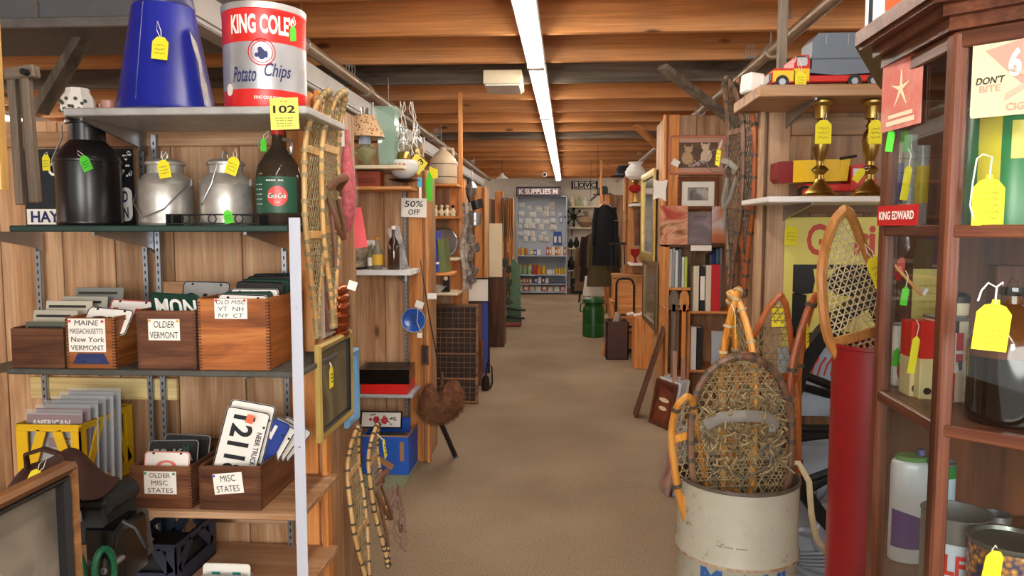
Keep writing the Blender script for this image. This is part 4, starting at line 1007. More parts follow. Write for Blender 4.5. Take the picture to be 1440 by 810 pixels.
# yellow crate of magazines
a = at(24, 600, Y=2.1).x; b = at(112, 600, Y=2.1).x
YC = plain('yellow_plastic', '#e0b413', .38); w = b - a; h = at(70, 597, Y=2.1).z - Zs[3]
t = thing('yellow_crate', 'yellow plastic milk crate full of magazines', 'crate', ((a + b) / 2, 2.1, Zs[3]))
D = .27
def crate_side(w, h):
    m = M(); th = .005
    m.box(-w / 2, w / 2, 0, th, h - .022, h, ch=.001).box(-w / 2, w / 2, 0, th, 0, .05, ch=.001)
    m.box(-w / 2, -w / 2 + .03, 0, th, .05, h - .022).box(w / 2 - .03, w / 2, 0, th, .05, h - .022)
    m.box(-w / 2, w / 2, -.003, th + .002, h - .008, h, ch=.001)
    m.beam((-w / 2 + .02, th / 2, .05), (-w * .12, th / 2, h - .02), .03, th, up=(0, 1, 0)); m.beam((w / 2 - .02, th / 2, .05), (w * .12, th / 2, h - .02), .03, th, up=(0, 1, 0))
    return m
crate_side(w, h).build('front_side', YC, t); crate_side(w, h).build('back_side', YC, t, (0, D, 0))
crate_side(D, h).build('right_side', YC, t, (w / 2, D / 2, 0), (0, 0, PI / 2)); crate_side(D, h).build('left_side', YC, t, (-w / 2, D / 2, 0), (0, 0, PI / 2))
M().box(-w / 2, w / 2, 0, D, 0, .005).build('bottom', YC, t)
cr = t
MAG = [plain('mag_%d' % i, c_, .35) for i, c_ in enumerate(('#8d8f92', '#7a2030', '#9a9da0', '#6d6f70', '#a5a6a8'))]
for i in range(6):
    hh = h - .0 + .022 + .007 * i
    t = thing('magazine', 'magazine in clear sleeve with maroon band, front of the yellow crate' if i == 0 else 'sleeved magazine in the yellow crate, ' + ['', 'second', 'third', 'fourth', 'fifth', 'last'][i] + ' from the front', 'magazine', cr.location + Vector((.002 + .006 * i, .02 + .03 * i, .006)), rot=(-.04, 0, 0), group=None if i == 0 else 'sleeved magazines in the yellow crate')
    M().box(-w * .44, w * .44, -.004, 0, 0, hh, ch=.001).build('cover', MAG[i % 5] if i else plain('mag_grey', '#9b9a98', .3), t)
    if i == 0:
        M().box(-w * .44, w * .44, -.0048, -.004, hh - .052, hh - .004).build('title_band', MAG[1], t); letter(t, 'AMERICAN', (-.01, -.0052, hh - .03), w=w * .62, h=.020, mat=PAPER, bold=.03)
        M().box(-w * .1, w * .44, -.0048, -.004, hh - .105, hh - .075).build('title_band', MAG[1], t); letter(t, 'BOOK', (w * .24, -.0052, hh - .09), w=w * .3, h=.018, mat=PAPER, bold=.03)
    M().box(-w * .45, w * .46, -.0062, -.0058, 0.01, hh + .012).build('clear_sleeve', plain('sleeve', '#d8dde0', .12, alpha=.16), t)
# brown bag, black camera case, machine with green rims, dark crate
BAG = plain('brown_suede', '#3a1c12', .7, var=.25, bump=.4)
c = at(92, 720, Y=1.72); t = thing('leather_bag', 'dark reddish brown suede bag slumped over a black case', 'bag', at(88, 700, Y=1.75))
m = M(); m.grid(28, 14, lambda u, v: ((u - .5) * .21, -.08 + .16 * v, .055 + .035 * math.sin(u * 9 + v * 4) * .4 + .06 * math.sin(PI * v) * (1 - (2 * u - 1) ** 4) - .035 * abs(2 * u - 1) ** 3))
m.grid(28, 6, lambda u, v: ((u - .5) * .21, -.082 - .02 * math.sin(PI * v) + .01 * math.sin(u * 23), .055 + .035 * math.sin(u * 9) * .4 - .035 * abs(2 * u - 1) ** 3 - .10 * v)); m.build('body', BAG, t)
M().tube([(-.05, -.05, .09), (-.045, -.06, .13), (0, -.06, .145), (.05, -.06, .13), (.055, -.05, .09)], .009, 8, flat=.6).build('handle', BAG, t)
price_tag(t, (.012, -.1, .10), w=.03, h=.045, tie=(-.005, .02, .03), tilt=.5, script=False)
CASE = plain('black_case', '#1b1c1e', .6, var=.15, bump=.2)
t = thing('camera_case', 'black leatherette camera case under the brown bag', 'case', at(126, 770, Y=1.8))
M().bx((0, .05, .065), (.125, .15, .10), (0, -.06, .0), ch=.008).build('body', CASE, t); M().bx((0.003, .05, .125), (.13, .155, .03), (0, -.06, 0), ch=.01).build('lid', CASE, t)
M().cyl((.052, -.02, .125), (.052, .10, .125), .03, n=20).build('end_roll', CASE, t); M().bx((0.0, -.04, .10), (.02, .006, .03), (0, -.06, 0), ch=.002).build('latch', STEEL, t)
GRIM = plain('green_enamel', '#12583a', .3)
t = thing('film_reel_machine', 'black machine with two green rimmed wheels at lower left', 'machine', at(140, 830, Y=1.75))
M().bx((0.0, .08, .08), (.11, .12, .16), ch=.012).build('housing', GLOSSBLACK, t)
for dx, dz in ((-.035, .06), (.045, .075)):
    M().tube([(dx + .012 * math.cos(a * PI / 12), -.045 + .02 * math.cos(a * PI / 12), dz + .055 * math.sin(a * PI / 12)) for a in range(24)], .0085, 8, closed=True).build('green_rim', GRIM, t)
    M().sphere((dx, -.04, dz), .03, 12, 8, sc=(.35, .35, 1)).build('wheel', DKIRON, t)
    M().cyl((dx, -.05, dz), (dx, .06, dz), .009, n=10).build('axle', STEEL, t)
M().tube([(.05, -.01, .12), (.062, -.02, .16), (.09, -.03, .195), (.12, -.03, .18), (.14, -.02, .125)], .006, 6).build('curved_arm', BLACK, t)
t = thing('focusing_hood', 'grey camera bellows hood leaning beside the green rimmed machine', 'hood', at(178, 780, Y=1.9))
M().prism([(-.05, 0), (.045, -.01), (.015, .11), (-.03, .11)], -.02, .06, mtx=Rm(0, .15, 0)).build('hood', plain('hood_grey', '#4b4a48', .6, var=.15), t)
M().tube([(.045, -.022, -.01), (.03, -.022, .11), (-.045, -.022, .11)], .005, 6).build('edge_trim', BLACK, t)
DC = plain('navy_plastic', '#232a3e', .5); w = at(248, 800, Y=2.06).x - at(172, 800, Y=2.06).x
t = thing('plastic_crate', 'dark navy plastic crate on the lowest shelf', 'crate', (at(210, 800, Y=2.06).x, 2.06, Zs[4])); h = at(210, 765, Y=2.06).z - Zs[4]
crate_side(w, h).build('front_side', DC, t); crate_side(w, h).build('back_side', DC, t, (0, .25, 0)); crate_side(.25, h).build('right_side', DC, t, (w / 2, .125, 0), (0, 0, PI / 2)); crate_side(.25, h).build('left_side', DC, t, (-w / 2, .125, 0), (0, 0, PI / 2))
M().box(-w / 2, w / 2, 0, .25, 0, .005).build('bottom', DC, t); dcr = t
t = thing('glass_prism', 'small clear faceted glass block in the navy crate', 'glass', dcr.location + Vector((-.02, -.006, h * .55))); M().lathe([(.001, 0), (.018, .012), (.001, .03)], n=6).build('facets', WHITE, t)
slab('camera_box', 'low dark grey camera box hidden in the navy crate', 'box', dcr.location + Vector((0, .12, .006)), w * .8, .18, h * .6, CASE)
# plates on the lowest shelf
for i, (px, c_, lab) in enumerate(((315, PLS, 'grey licence plate lying low in front at the lowest shelf'), (318, PLW, 'white licence plate with teal print on the lowest shelf'), (322, PLS, 'silver licence plate behind the white one on the lowest shelf'))):
    q = at(px, 808 if i != 1 else 800, Y=2.1 + .03 * i)
    t = thing('license_plate', lab, 'licence plate', (q.x, q.y, Zs[4]), rot=(-.12, 0, 0)); hh = q.z - Zs[4] + (.015 if i == 1 else -.002)
    M().prism(rrect(.15, hh, .012, cz=hh / 2), -.0012, 0).build('plate', c_, t); M().tube([(x, -.0016, z_) for x, z_ in rrect(.146, hh - .004, .011, cz=hh / 2)], .0016, 4, closed=True).build('raised_rim', c_, t)
    letter(t, ['1', '- -', '1'][i], (0, -.002, hh - .03), h=.01, mat=[INK, plain('teal', '#2a9a90', .5), INK][i])
# framed pictures at the extreme left
GOLD2 = plain('gilt', '#b8923a', .35, .6, var=.2, scale=30); GILTL = plain('light_gilt', '#bfa65c', .4, .4, var=.15)
t = picture('framed_painting', 'framed muted landscape painting leaning in the lower left corner', 'painting', (-.850, .94, .375), .52, .645, wood('frame_wood', '#5e3c20', '#8d6238', '#a87c4c', 'x', knots=False), art('muted_landscape', ['#35312c', '#6a6358', '#857d70', '#4c473f'], 3), bw=.018, d=.028, rot=(-.0, 0, PI / 2), inner=(plain('dull_gold', '#8c7434', .45, .4, var=.15), .010))
frame_mesh(.486, .611, .012, .024).build('dark_inset', BLACK, t, (0, 0, .017))
q = at(13, 268, Y=1.02)
t = picture('gilt_frame', 'gold framed picture edge at the upper left photo border', 'picture', (q.x - .16, 1.02, q.z), .32, .45, wood('gold_wood', '#8c6a34', '#b48c4c', '#cfa868', 'z', knots=False), art('green_art', ['#5c5a3c', '#8a8a5c', '#a09c74'], 4), bw=.024, d=.02)
# ================================================================ LEFT AISLE FACE (X = XL) snowshoes, bags, pictures
XF = XL + .02
def onface(px, py, X=None): return at(px, py, X=XF + .02 if X is None else X)
# upper pair of snowshoes hanging toe up on the partition end
for i, (px, py, dy, lab, ry) in enumerate(((441, 128, 0, 'amber wooden snowshoe hanging on the partition end, left of the pair', .02), (466, 130, .02, 'amber wooden snowshoe hanging on the partition end, right of the pair', -.03))):
    X_ = (XF + .03, XF + .04)[i]; top = at((439, 463)[i], py, X=X_); bot = Vector((X_, top.y, at(452, (470, 466)[i], X=X_).z)); L = (top - bot).length
    snowshoe('snowshoe', lab, bot, L, .17, 'long', (0, ry * .3, PI / 2), paleash('z'), RAWHIDE, RAWHIDE, r=.0095, sp=.018, upturn=.05, wraps=44, tag=((0.03, -.03, L * .93), YTAG) if 0 else None, binding=LEATHER if i == 1 else None)
# plastic bag of red fabric, white card and pink paper
c = at(487, 163, Y=2.62)
t = thing('plastic_bag', 'clear plastic bag of red fabric hanging beside the snowshoes', 'bag', c)
prof = [(.004, 0), (.010, -.05), (.018, -.12), (.030, -.2), (.036, -.27), (.030, -.34), (.016, -.39), (.003, -.415)]
M().lathe([(r * .8, z) for r, z in prof[1:]], n=18, sx=1.0, sy=1.5).build('red_fabric', plain('red_cloth', '#9c1822', .8, c2='#c8485a', scale=50, bump=.5), t)
M().lathe([(r * 1.06, z) for r, z in prof], n=18, sx=1.0, sy=1.5).build('plastic_film', plain('film', '#ffffff', .1, alpha=.08), t)
M().box(-.02, .0, -.03, -.028, -.11, .02).build('white_card', PAPER, t); M().box(-.024, -.008, -.034, -.031, -.045, -.005).build('yellow_tag', YTAG, t)
a = at(500, 352, Y=2.8)
t = thing('pink_paper', 'coral pink paper sheet pinned beside the red bag', 'paper', at(498, 350, Y=2.84)); M().box(-.05, .055, -.001, 0, 0, .155, mtx=Rm(0, -.16, 0)).build('sheet', plain('coral', '#e8606a', .7), t)
# copper mould
c = at(479, 395, X=XF + .03); COPPER = plain('copper', '#b4623a', .28, .95, var=.25, scale=15)
t = thing('copper_mould', 'large copper jelly mould hanging on the partition end', 'mould', c + Vector((0, 0, -.2)))
m = M(); Lc = .2
for k_ in range(6):
    z = .02 + k_ * .03; m.sphere((.0, 0, z), .038 - .002 * abs(k_ - 2.5), 14, 7, sc=(.75, 1.7, .62))
m.sphere((0, 0, .085), .036, 12, 10, sc=(.7, 1.5, 2.6)); m.build('fluted_body', COPPER, t)
M().box(-.02, .01, -.045, -.043, .18, .21, mtx=Rm(0, .3, 0)).build('price_tag', PAPER, t)
def facepic(label, px0, py0, px1, py1, mat_f, mat_a, bw, X, **kw):
    """picture on the aisle face, seen edge-on-ish: px0 near edge, px1 far edge"""
    a = at(px0, (py0 + py1) / 2, X=X); b = at(px1, (py0 + py1) / 2, X=X); top = at((px0 + px1) / 2, py0, X=X); bot = at((px0 + px1) / 2, py1, X=X)
    w = abs(b.y - a.y); h = top.z - bot.z
    return picture('framed_picture', label, 'picture', (X, (a.y + b.y) / 2, bot.z), w, h, mat_f, mat_a, bw=bw, d=.02, rot=(0, 0, PI / 2), **kw)
facepic('tall narrow brown poster on the partition end above the gold frame', 447, 340, 468, 472, RED if 0 else plain('poster_edge', '#9a8a7a', .6), art('poster_brown', ['#5c3428', '#9a6a5a', '#c8b8a8'], 5), .01, XF + .006)
t = facepic('gold framed print leaning on the partition end above snowshoe', 443, 474, 490, 604, GILTL, art('olive_print', ['#4c4432', '#6c6248', '#8a7f60'], 5), .022, XF + .03, inner=(BLACK, .008))
M().prism(ell(.06, .09, 12), -.03, -.026, mtx=T(-.12, 0, .19)).build('yellow_sticker', YTAG, t) if 0 else price_tag(t, (-.11, -.03, .22), w=.035, h=.06, tie=(0, .005, .02))
facepic('blue framed picture half hidden behind the gold framed print', 483, 492, 499, 596, plain('pale_blue_frame', '#6d9cc0', .5), art('pale_blue_art', ['#9ab4c4', '#c6d4da', '#7e98a8'], 5), .02, XF + .012)
# lower snowshoes pair
for i, (px0, py0, px1, py1, lab, rz) in enumerate(((478, 604, 500, 830, 'amber snowshoe leaning on the lower partition end, left of two', 1.1), (498, 600, 524, 812, 'amber snowshoe with brown leather binding on the lower partition end', -.9))):
    Y = (2.52, 2.80)[i]; top = at(px0, py0, Y=Y); top.x = XF + .025; bot = Vector((XF + .10, Y + .02, .08))
    d = top - bot; L = d.length; ry = math.atan2(d.x, d.z); rx = -math.asin(max(-1, min(1, d.y / L)))
    t = snowshoe('snowshoe', lab, bot, L, .15, 'long', (-math.asin(.075 / L), 0, PI / 2), paleash('z'), RAWHIDE, DKRAWHIDE, r=.009, sp=.02, upturn=.04, wraps=34, wl=.004, binding=LEATHER if i else None)
    if i: price_tag(t, (.05, -.04, L * .86), w=.035, h=.07, tie=(-.02, .03, .05)); 
    if i:
        m = M()
        for k_ in range(10):
            a0 = Vector((random.uniform(-.04, .04), -.05, L * .55)); pts = [a0 + Vector((random.uniform(-.02, .04), random.uniform(-.04, 0), -.05 * j)) for j in range(random.randint(3, 6))]
            m.tube(pts, .0035, 5, flat=.5)
        m.build('loose_straps', plain('strap_pinkish', '#7c5c50', .6, var=.2), t, kind='stuff')
        M().bx((.05, -.06, L * .22), (.05, .012, .03), (0, .3, 0), ch=.004).build('toe_strap', LEATHER, t)

# ================================================================ LEFT BAY 2
Y2 = 4.12; YW2 = 4.44
Z2 = [at(540, y, Y=Y2).z for y in (232, 262, 380, 555)]
xr2 = at(578, 380, Y=Y2).x; xl2 = -1.9
shelf('white edged top shelf with the lamp and green vase', xl2, at(566, 232, Y=Y2).x, Y2, YW2, Z2[0], .02, CREAM)
shelf('pine shelf with the red brown tin below the lamp', xl2, xr2, Y2, YW2, Z2[1], .018, stud('x'))
shelf('white wire edged shelf holding bottles and photographs', xl2, xr2, Y2, YW2, Z2[2], .03, plain('white_ribbed', '#dfe3e4', .4), (at(570, 380, Y=YW2).x,))
shelf('grey shelf holding the black and red boxed games', xl2, at(580, 555, Y=Y2).x, Y2, YW2, Z2[3], .02, plain('grey_shelf', '#a9b0b8', .45), (at(572, 555, Y=YW2).x,))
standard(571, .05, Z2[1], YW2 - .004, 'steel shelf standard beside the blue crate bay')
def slotx(px, Y): return at(px, 300, Y=Y).x
# calico lamp
c = Vector((slotx(515, 4.2), 4.2, Z2[0])); s = 4.2 / 1040
t = thing('oil_lamp', 'small glass oil lamp with a patterned tan shade', 'lamp', c)
M().lathe([(.035, 0), (.045, .008), (.018, .02), (.035, .035), (.06, .07), (.062, .095), (.03, .115), (.025, .12)], n=20).build('glass_font', plain('pale_glass', '#b9b58a', .08, spec=.9, trans=.5), t)
M().lathe([(.03, .12), (.034, .125), (.034, .15), (.03, .17)], n=18).build('burner', plain('pale_blue_glass', '#b8c4d8', .3), t)
M().lathe([(.024, .16), (.03, .2), (.02, .28), (.022, .33)], n=18, cap=False).build('chimney', plain('chimney_glass', '#dfe8e6', .05, trans=.9), t)
k = N('calico'); vo = k.n('ShaderNodeTexVoronoi'); vo.inputs['Scale'].default_value = 55; k.l(k.coords(rnd=False), vo.inputs['Vector'])
rp = k.ramp([(0.0, '#8a5c34'), (0.28, '#8a5c34'), (0.36, '#d8b48a')], vo.outputs['Distance']); k.l(rp.outputs[0], k.b.inputs['Base Color']); k.b.inputs['Roughness'].default_value = .9
M().lathe([(.118, .16), (.116, .162), (.056, .285), (.054, .285), (.112, .163)], n=28, cap=False).build('shade', k.m, t)
# green square vase
c = Vector((slotx(547, 4.25), 4.25, Z2[0])); t = thing('glass_vase', 'pale green square glass battery jar vase beside the lamp', 'vase', c)
m = M(); prf = [(.052, 0), (.056, .01), (.07, .27), (.084, .30), (.084, .305), (.066, .305), (.05, .02)]
m.lathe(prf, n=4, mtx=Rm(0, 0, PI / 4) @ Matrix.Scale(1.1, 4)); m.build('body', plain('aqua_glass', '#a8cfbe', .06, spec=.9, alpha=.38), t, smooth=0)
c = Vector((slotx(519, 4.2), 4.2, Z2[1])); t = thing('storage_tin', 'red brown tin box on the pine shelf under the lamp', 'tin', c)
RB = plain('red_brown_tin', '#8c3c20', .4, var=.15); M().box(-.075, .075, -.04, .06, 0, .075, ch=.004).build('body', RB, t); M().box(-.078, .078, -.043, .063, .07, .088, ch=.004).build('lid', RB, t); M().box(-.05, .05, -.042, -.04, .02, .05).build('label_panel', plain('rb_dark', '#70280f', .5), t)
# milk glass lamp on the post top
c = at(568, 238, Y=4.3); t = thing('hanging_lamp', 'milk glass lamp bowl with flower decoration and glass chimney', 'lamp', c)
MILK = plain('milk_glass', '#dcdcda', .15, spec=.8)
M().lathe([(.02, -.06), (.06, -.04), (.085, -.005), (.09, .03), (.075, .05), (.04, .055)], n=24).build('bowl', MILK, t)
M().lathe([(.09, -.06), (.06, -.07), (.02, -.075)], n=24).build('base', plain('lamp_base', '#4a3424', .35, .6), t)
M().lathe([(.035, .055), (.04, .06), (.035, .09), (.03, .1)], n=16).build('burner', BRASS, t)
M().lathe([(.03, .1), (.038, .14), (.022, .2), (.024, .25)], n=16, cap=False).build('chimney', plain('chimney_glass', '#dfe8e6', .05, trans=.9), t)
m = M()
for k_ in range(5): m.sphere((.088 * math.sin(-.8 + k_ * .25), -.088 * math.cos(-.8 + k_ * .25), .022), .008, 6, 5, sc=(1, .4, 1))
m.build('flower_decoration', plain('rose_pink', '#c07a6c', .5), t)
t = thing('glass_lamp', 'clear glass and brass lamp right of the milk glass bowl', 'lamp', at(586, 232, Y=4.42))
M().lathe([(.05, -.05), (.055, -.04), (.02, -.02), (.045, .01), (.05, .04), (.02, .06)], n=18).build('font', plain('pale_glass', '#b9b58a', .08, spec=.9, trans=.5), t)
M().lathe([(.03, .06), (.04, .07), (.04, .09), (.025, .1)], n=14).build('burner', BRASS, t); M().lathe([(.025, .1), (.035, .13), (.02, .18), (.02, .24)], n=16, cap=False).build('chimney', plain('chimney_glass', '#dfe8e6', .05, trans=.9), t)
t = thing('string_bundle', 'loose white strings hanging from the pipe above the glass lamps', 'string', at(572, 155, Y=4.35)); m = M()
for k_ in range(7):
    x = random.uniform(-.05, .05); pts = [(x, 0, .05)]; zz = .05
    for j in range(7): zz -= .045; x += random.uniform(-.03, .03); pts.append((x, random.uniform(-.02, .02), zz))
    m.tube(pts, .0022, 5)
m.build('strings', STRING, t)
# numbered card and tags on the post
t = thing('number_card', 'yellow card reading 103 turned on its corner above the post', 'sign', at(587, 231, Y=4.33)); M().box(-.045, .045, -.001, 0, -.045, .045, mtx=Rm(0, PI / 4 - .1, 0)).build('card', plain('pale_yellow_card2', '#e6d84a', .7), t); letter(t, '103', (0, -.002, 0), w=.075, h=.034, rot=(0, -.6, 0), bold=.02)
t = thing('paper_tag', 'long bright green paper tag hanging on the post', 'tag', at(605, 280, Y=4.33)); M().prism([(-.02, 0), (.012, -.02), (.016, .12), (-.005, .17), (-.026, .1)], -.001, 0).build('paper', GTAG, t)
t = thing('paper_tag', 'small yellow folded tag beside the long green tag', 'tag', at(611, 246, Y=4.34)); M().prism([(-.03, -.02), (.02, -.02), (.02, .03), (-.03, .05)], -.001, 0).build('paper', YTAG, t)
t = thing('paper_tag', 'small sky blue tag between the yellow card and sign', 'tag', at(590, 258, Y=4.325)); M().prism([(-.014, -.015), (0, -.025), (.014, -.015), (.014, .035), (-.014, .035)], -.001, 0).build('paper', plain('sky', '#5ab4dc', .6), t); M().box(-.004, .012, 0, .001, -.10, -.01).build('white_strip', PAPER, t)
t = thing('sale_sign', 'white card reading 50% off on the left post', 'sign', at(582, 292, Y=4.36)); M().box(-.076, .076, -.0015, 0, -.056, .056, mtx=Rm(0, .03, 0)).build('card', PAPER, t)
letter(t, '50%', (0, -.0025, .022), w=.11, h=.036, bold=.008, shear=.1); letter(t, 'OFF', (.002, -.0025, -.026), w=.07, h=.032, bold=.008, shear=.1)
# middle shelf contents
t = thing('photograph', 'small black and white photograph standing on the wire shelf', 'photograph', (slotx(511, 4.25), 4.25, Z2[2]), rot=(-.2, 0, 0)); M().box(-.09, .08, -.002, 0, 0, .15).build('print', art('photo_bw', ['#2c2824', '#6c6252', '#cfc4a8'], 9), t)
M().box(-.02, .06, -.003, -.002, .14, .17).build('paper_label', PAPER, t)
def bottle(lab, px, Y, z, h, r, mat, lm=None, capm=None, grp=None, lid=True):
    t = thing('bottle', lab, 'bottle', (slotx(px, Y), Y, z), group=grp)
    M().lathe([(r * .9, 0), (r, .008), (r, h * .55), (r * .7, h * .66), (r * .32, h * .76), (r * .3, h * .94)], n=18).build('glass_body', mat, t)
    if capm: M().lathe([(r * .36, h * .92), (r * .38, h), (r * .2, h)], n=12).build('cap', capm, t)
    if lm: M().lathe([(r * 1.02, h * .14), (r * 1.02, h * .46)], n=18, cap=False).build('paper_label', lm, t)
    return t
bottle('clear bottle with yellow label on the wire shelf', 530, 4.2, Z2[2], .19, .03, plain('bottle_pale', '#a8a490', .1, trans=.5), plain('label_yellow', '#e0b43a', .6), AMBER)
bottle('small clear bottle with white label on the wire shelf', 521, 4.22, Z2[2], .15, .022, plain('bottle_pale', '#a8a490', .1, trans=.5), PAPER, STEEL)
bottle('tall dark brown bottle with white neck label on the wire shelf', 553, 4.2, Z2[2], .25, .036, plain('bottle_brown', '#3b241a', .1, spec=.8), None, PAPER)
t = thing('wrapped_magazine', 'plastic wrapped magazine leaning by the dark bottle', 'magazine', (slotx(566, 4.2), 4.2, Z2[2]), rot=(0, -.22, 0)); M().box(-.035, .035, -.004, 0, 0, .24, ch=.001).build('cover', art('mag_red', ['#2c2428', '#8c8078', '#c8c4c0', '#9a2a2a'], 7, .15), t); M().box(-.036, .036, -.008, -.006, 0, .25).build('plastic_sleeve', plain('sleeve', '#d8dde0', .12, alpha=.16), t)
t = thing('metal_tray', 'flat dark tray on the wire shelf behind the pink paper', 'tray', (slotx(497, 4.2), 4.2, Z2[2])); M().box(-.1, .06, -.06, .1, 0, .012, ch=.004).build('tray', BLACK, t)
# boxed games
c = Vector((slotx(542, 4.2), 4.13, Z2[3])); t = thing('game_box', 'flat red box under the black picture box', 'box', c + Vector((0, 0, 0)), rz=.0)
M().box(-.14, .13, 0, .24, 0, .058, ch=.003).build('lid', plain('bright_red', '#d42018', .35), t); M().box(-.137, .127, .003, .237, -.0, .01).build('tray', RED, t)
t = thing('game_box', 'flat black box with portrait picture on top of the red box', 'box', c + Vector((0.0, .0, .0585)), rz=0.05)
M().box(-.16, .14, 0, .25, 0, .085, ch=.003).build('lid', GLOSSBLACK, t); M().box(-.13, .12, .03, .22, .0852, .0858).build('cover_picture', art('cover_pic', ['#0c0b0c', '#141012', '#181416', '#8a7468'], 6), t)
# floor items of bay 2
zb = 0.0
c = at(545, 678, Z=0); BLUEC = plain('blue_crate', '#1d5cc4', .5, var=.05); KR = plain('cardboard', '#a87c50', .8)
a = at(509, 600, Y=4.1).x; b = at(574, 600, Y=4.1).x; w = b - a; h = at(545, 613, Y=4.1).z
M().box(-1.9, XL - .05, 3.9, 4.44, 0, .012).build('floor_board', plain('green_lino', '#8a9070', .7)); tagp(bpy.data.objects['floor_board'], 'pale green board on the floor under the blue crate', 'board')
t = thing('blue_crate', 'bright blue cardboard box with brown tape on the floor', 'box', ((a + b) / 2, 4.1, .013)); h -= .013
M().box(-w / 2, w / 2, 0, .006, 0, h, ch=.001).build('front_panel', BLUEC, t); M().box(-w / 2, w / 2, .30, .306, 0, h + .03, ch=.001).build('back_panel', BLUEC, t)
for s in (-1, 1): M().box(s * w / 2, s * (w / 2 - .006), .006, .30, 0, h, ch=.001).build('side_panel', BLUEC, t)
M().box(-w / 2 - .001, w / 2 + .001, -.001, .007, h - .006, h + .001).box(w / 2 - .007, w / 2 + .001, 0, .3, h - .006, h + .001).build('cardboard_edge', KR, t)
M().bx((-.0, -.001, h * .3), (.10, .001, .035), (0, .55, 0)).build('brown_tape', KR, t); M().box(.085, .108, -.0015, 0, h * .35, h * .85).build('brown_tape', KR, t)
M().box(-w / 2 + .01, w / 2 - .01, .01, .295, h * .72, h * .74).build('contents', plain('grey_content', '#7c8078', .8), t)
t = thing('flower_tray', 'framed tray painted with red roses standing behind the blue box', 'tray', (slotx(529, 4.12), 4.42, at(529, 612, Y=4.42).z), rot=(-.1, 0, 0)) if 0 else thing('flower_tray', 'white tray painted with red roses resting on the blue box', 'tray', (slotx(531, 4.24), 4.25, h + .016), rot=(-.25, 0, 0))
frame_mesh(.25, .10, .008, .012).build('frame', DKIRON, t); M().box(-.117, .117, -.003, 0, .008, .092).build('panel', PAPER, t)
m = M(); 
for x, z, r in ((-.03, .05, .022), (.02, .045, .024), (-.065, .05, .01)):
    for q in range(6): m.prism(ell(r * .9, r * .9, 8, x + r * .5 * math.cos(q), z + r * .5 * math.sin(q)), -.0042 - .0002 * q, -.003)
m.build('roses', plain('rose_red', '#c42a3c', .6), t); m = M()
for q in range(16): x = random.uniform(-.085, .085); z = random.uniform(.02, .08); m.prism(ell(.02, .008, 6, x, z), -.0036, -.003, mtx=None)
m.build('leaves', plain('leaf_green', '#3c6a44', .6), t)
# blue plate hanging on the post
c = at(582, 450, Y=4.36); t = thing('hanging_plate', 'round cobalt blue collector plate hanging on the left post', 'plate', c, rot=(PI / 2, 0, 0))
PB = plain('delft_blue', '#2a5ab0', .2, var=.2)
M().lathe([(.035, -.005), (.05, -.002), (.07, .010), (.072, .012), (.069, .013), (.05, .003), (.001, .002)], n=40).build('plate', PB, t)
M().lathe([(.0725, .011), (.0735, .012), (.0725, .014), (.070, .0125)], n=40, cap=False).build('pale_rim', plain('pale_blue', '#b9cdea', .3), t)
m = M()
for (x, y, w_, h_) in ((.005, .02, .06, .012), (-.005, .0, .05, .01), (.01, -.02, .055, .014), (.0, .035, .03, .008)): m.add([(x + p * .5 * w_, y + q * .5 * h_ , .0045) for p, q in ((-1, -.3), (-.2, -1), (1, -.2), (.6, .6), (-.4, 1))], [(0, 1, 2, 3, 4)])
m.build('ship_motif', plain('deep_blue', '#14306e', .4), t)
t = thing('paper_tag', 'white tags tied around the blue plate', 'tag', at(588, 430, Y=4.33)); M().box(-.02, .03, -.001, 0, -.012, .03, mtx=Rm(0, .35, 0)).box(.01, .04, -.001, 0, -.19, -.16, mtx=Rm(0, .1, 0)).build('paper', PAPER, t); M().tube([(0, .004, 0), (-.01, .012, -.1), (.02, .006, -.17)], .0018, 4).build('string', STRING, t)
t = thing('paper_tag', 'white folded tag on the fishing rod', 'tag', at(607, 417, Y=4.30)); M().box(-.025, .03, -.001, 0, -.015, .02).build('paper', PAPER, t)
a = at(591, 366, Y=4.33); b = at(622, 540, Y=4.2); t = thing('fishing_rod', 'thin dark fishing rod leaning across the left post', 'rod', b)
M().tube([(0, 0, 0), tuple((a - b) * .5 + Vector((-.006, 0, 0))), tuple(a - b)], [.005, .004, .0022], 6).build('rod', BLACK, t); M().cyl((0, 0, -.02), (0, 0, .07), .008, n=8).build('grip', LEATHER, t)
t = thing('wall_plaque', 'small dark wooden frame hanging low on the left post', 'frame', at(598, 513, Y=4.36)); frame_mesh(.045, .12, .01, .012).build('frame', dark_crate('z'), t); M().box(-.014, .014, -.004, 0, .008, .112).build('panel', BLACK, t)
# fur on a stick
c = at(620, 562, Y=4.25); FUR = plain('brown_fur', '#4e2f1c', .9, c2='#7c4f30', scale=16, bump=.9)
t = thing('fur_covered_seat', 'brown fur covered seat on a slanted black post', 'seat', at(641, 643, Z=0) * 1.0)
o = Vector(t.location); cc = c - o
m = M()
def furpt(u, v):
    a = 2 * PI * u; ph = PI * v; x = math.cos(a) * math.sin(ph); y = math.sin(a) * math.sin(ph); z = math.cos(ph)
    r = .135; dip = .085 * math.exp(-((x + .08) / .2) ** 2) * max(0, z)
    hump = .03 * math.exp(-((abs(x) - .6) / .3) ** 2) * max(0, z)
    n_ = .007 * math.sin(11 * x + 5 * y) * math.sin(9 * z + 3 * x) + .004 * math.sin(23 * z + 17 * x)
    return (cc.x + x * (r + n_), cc.y + y * (r * .8 + n_), cc.z + z * (.115) - dip + hump - .02 + .02 * x * 1.0)
m.grid(40, 24, furpt); body = m.build('fur_cover', FUR, t)
m = M(); rnd = random.Random(3)
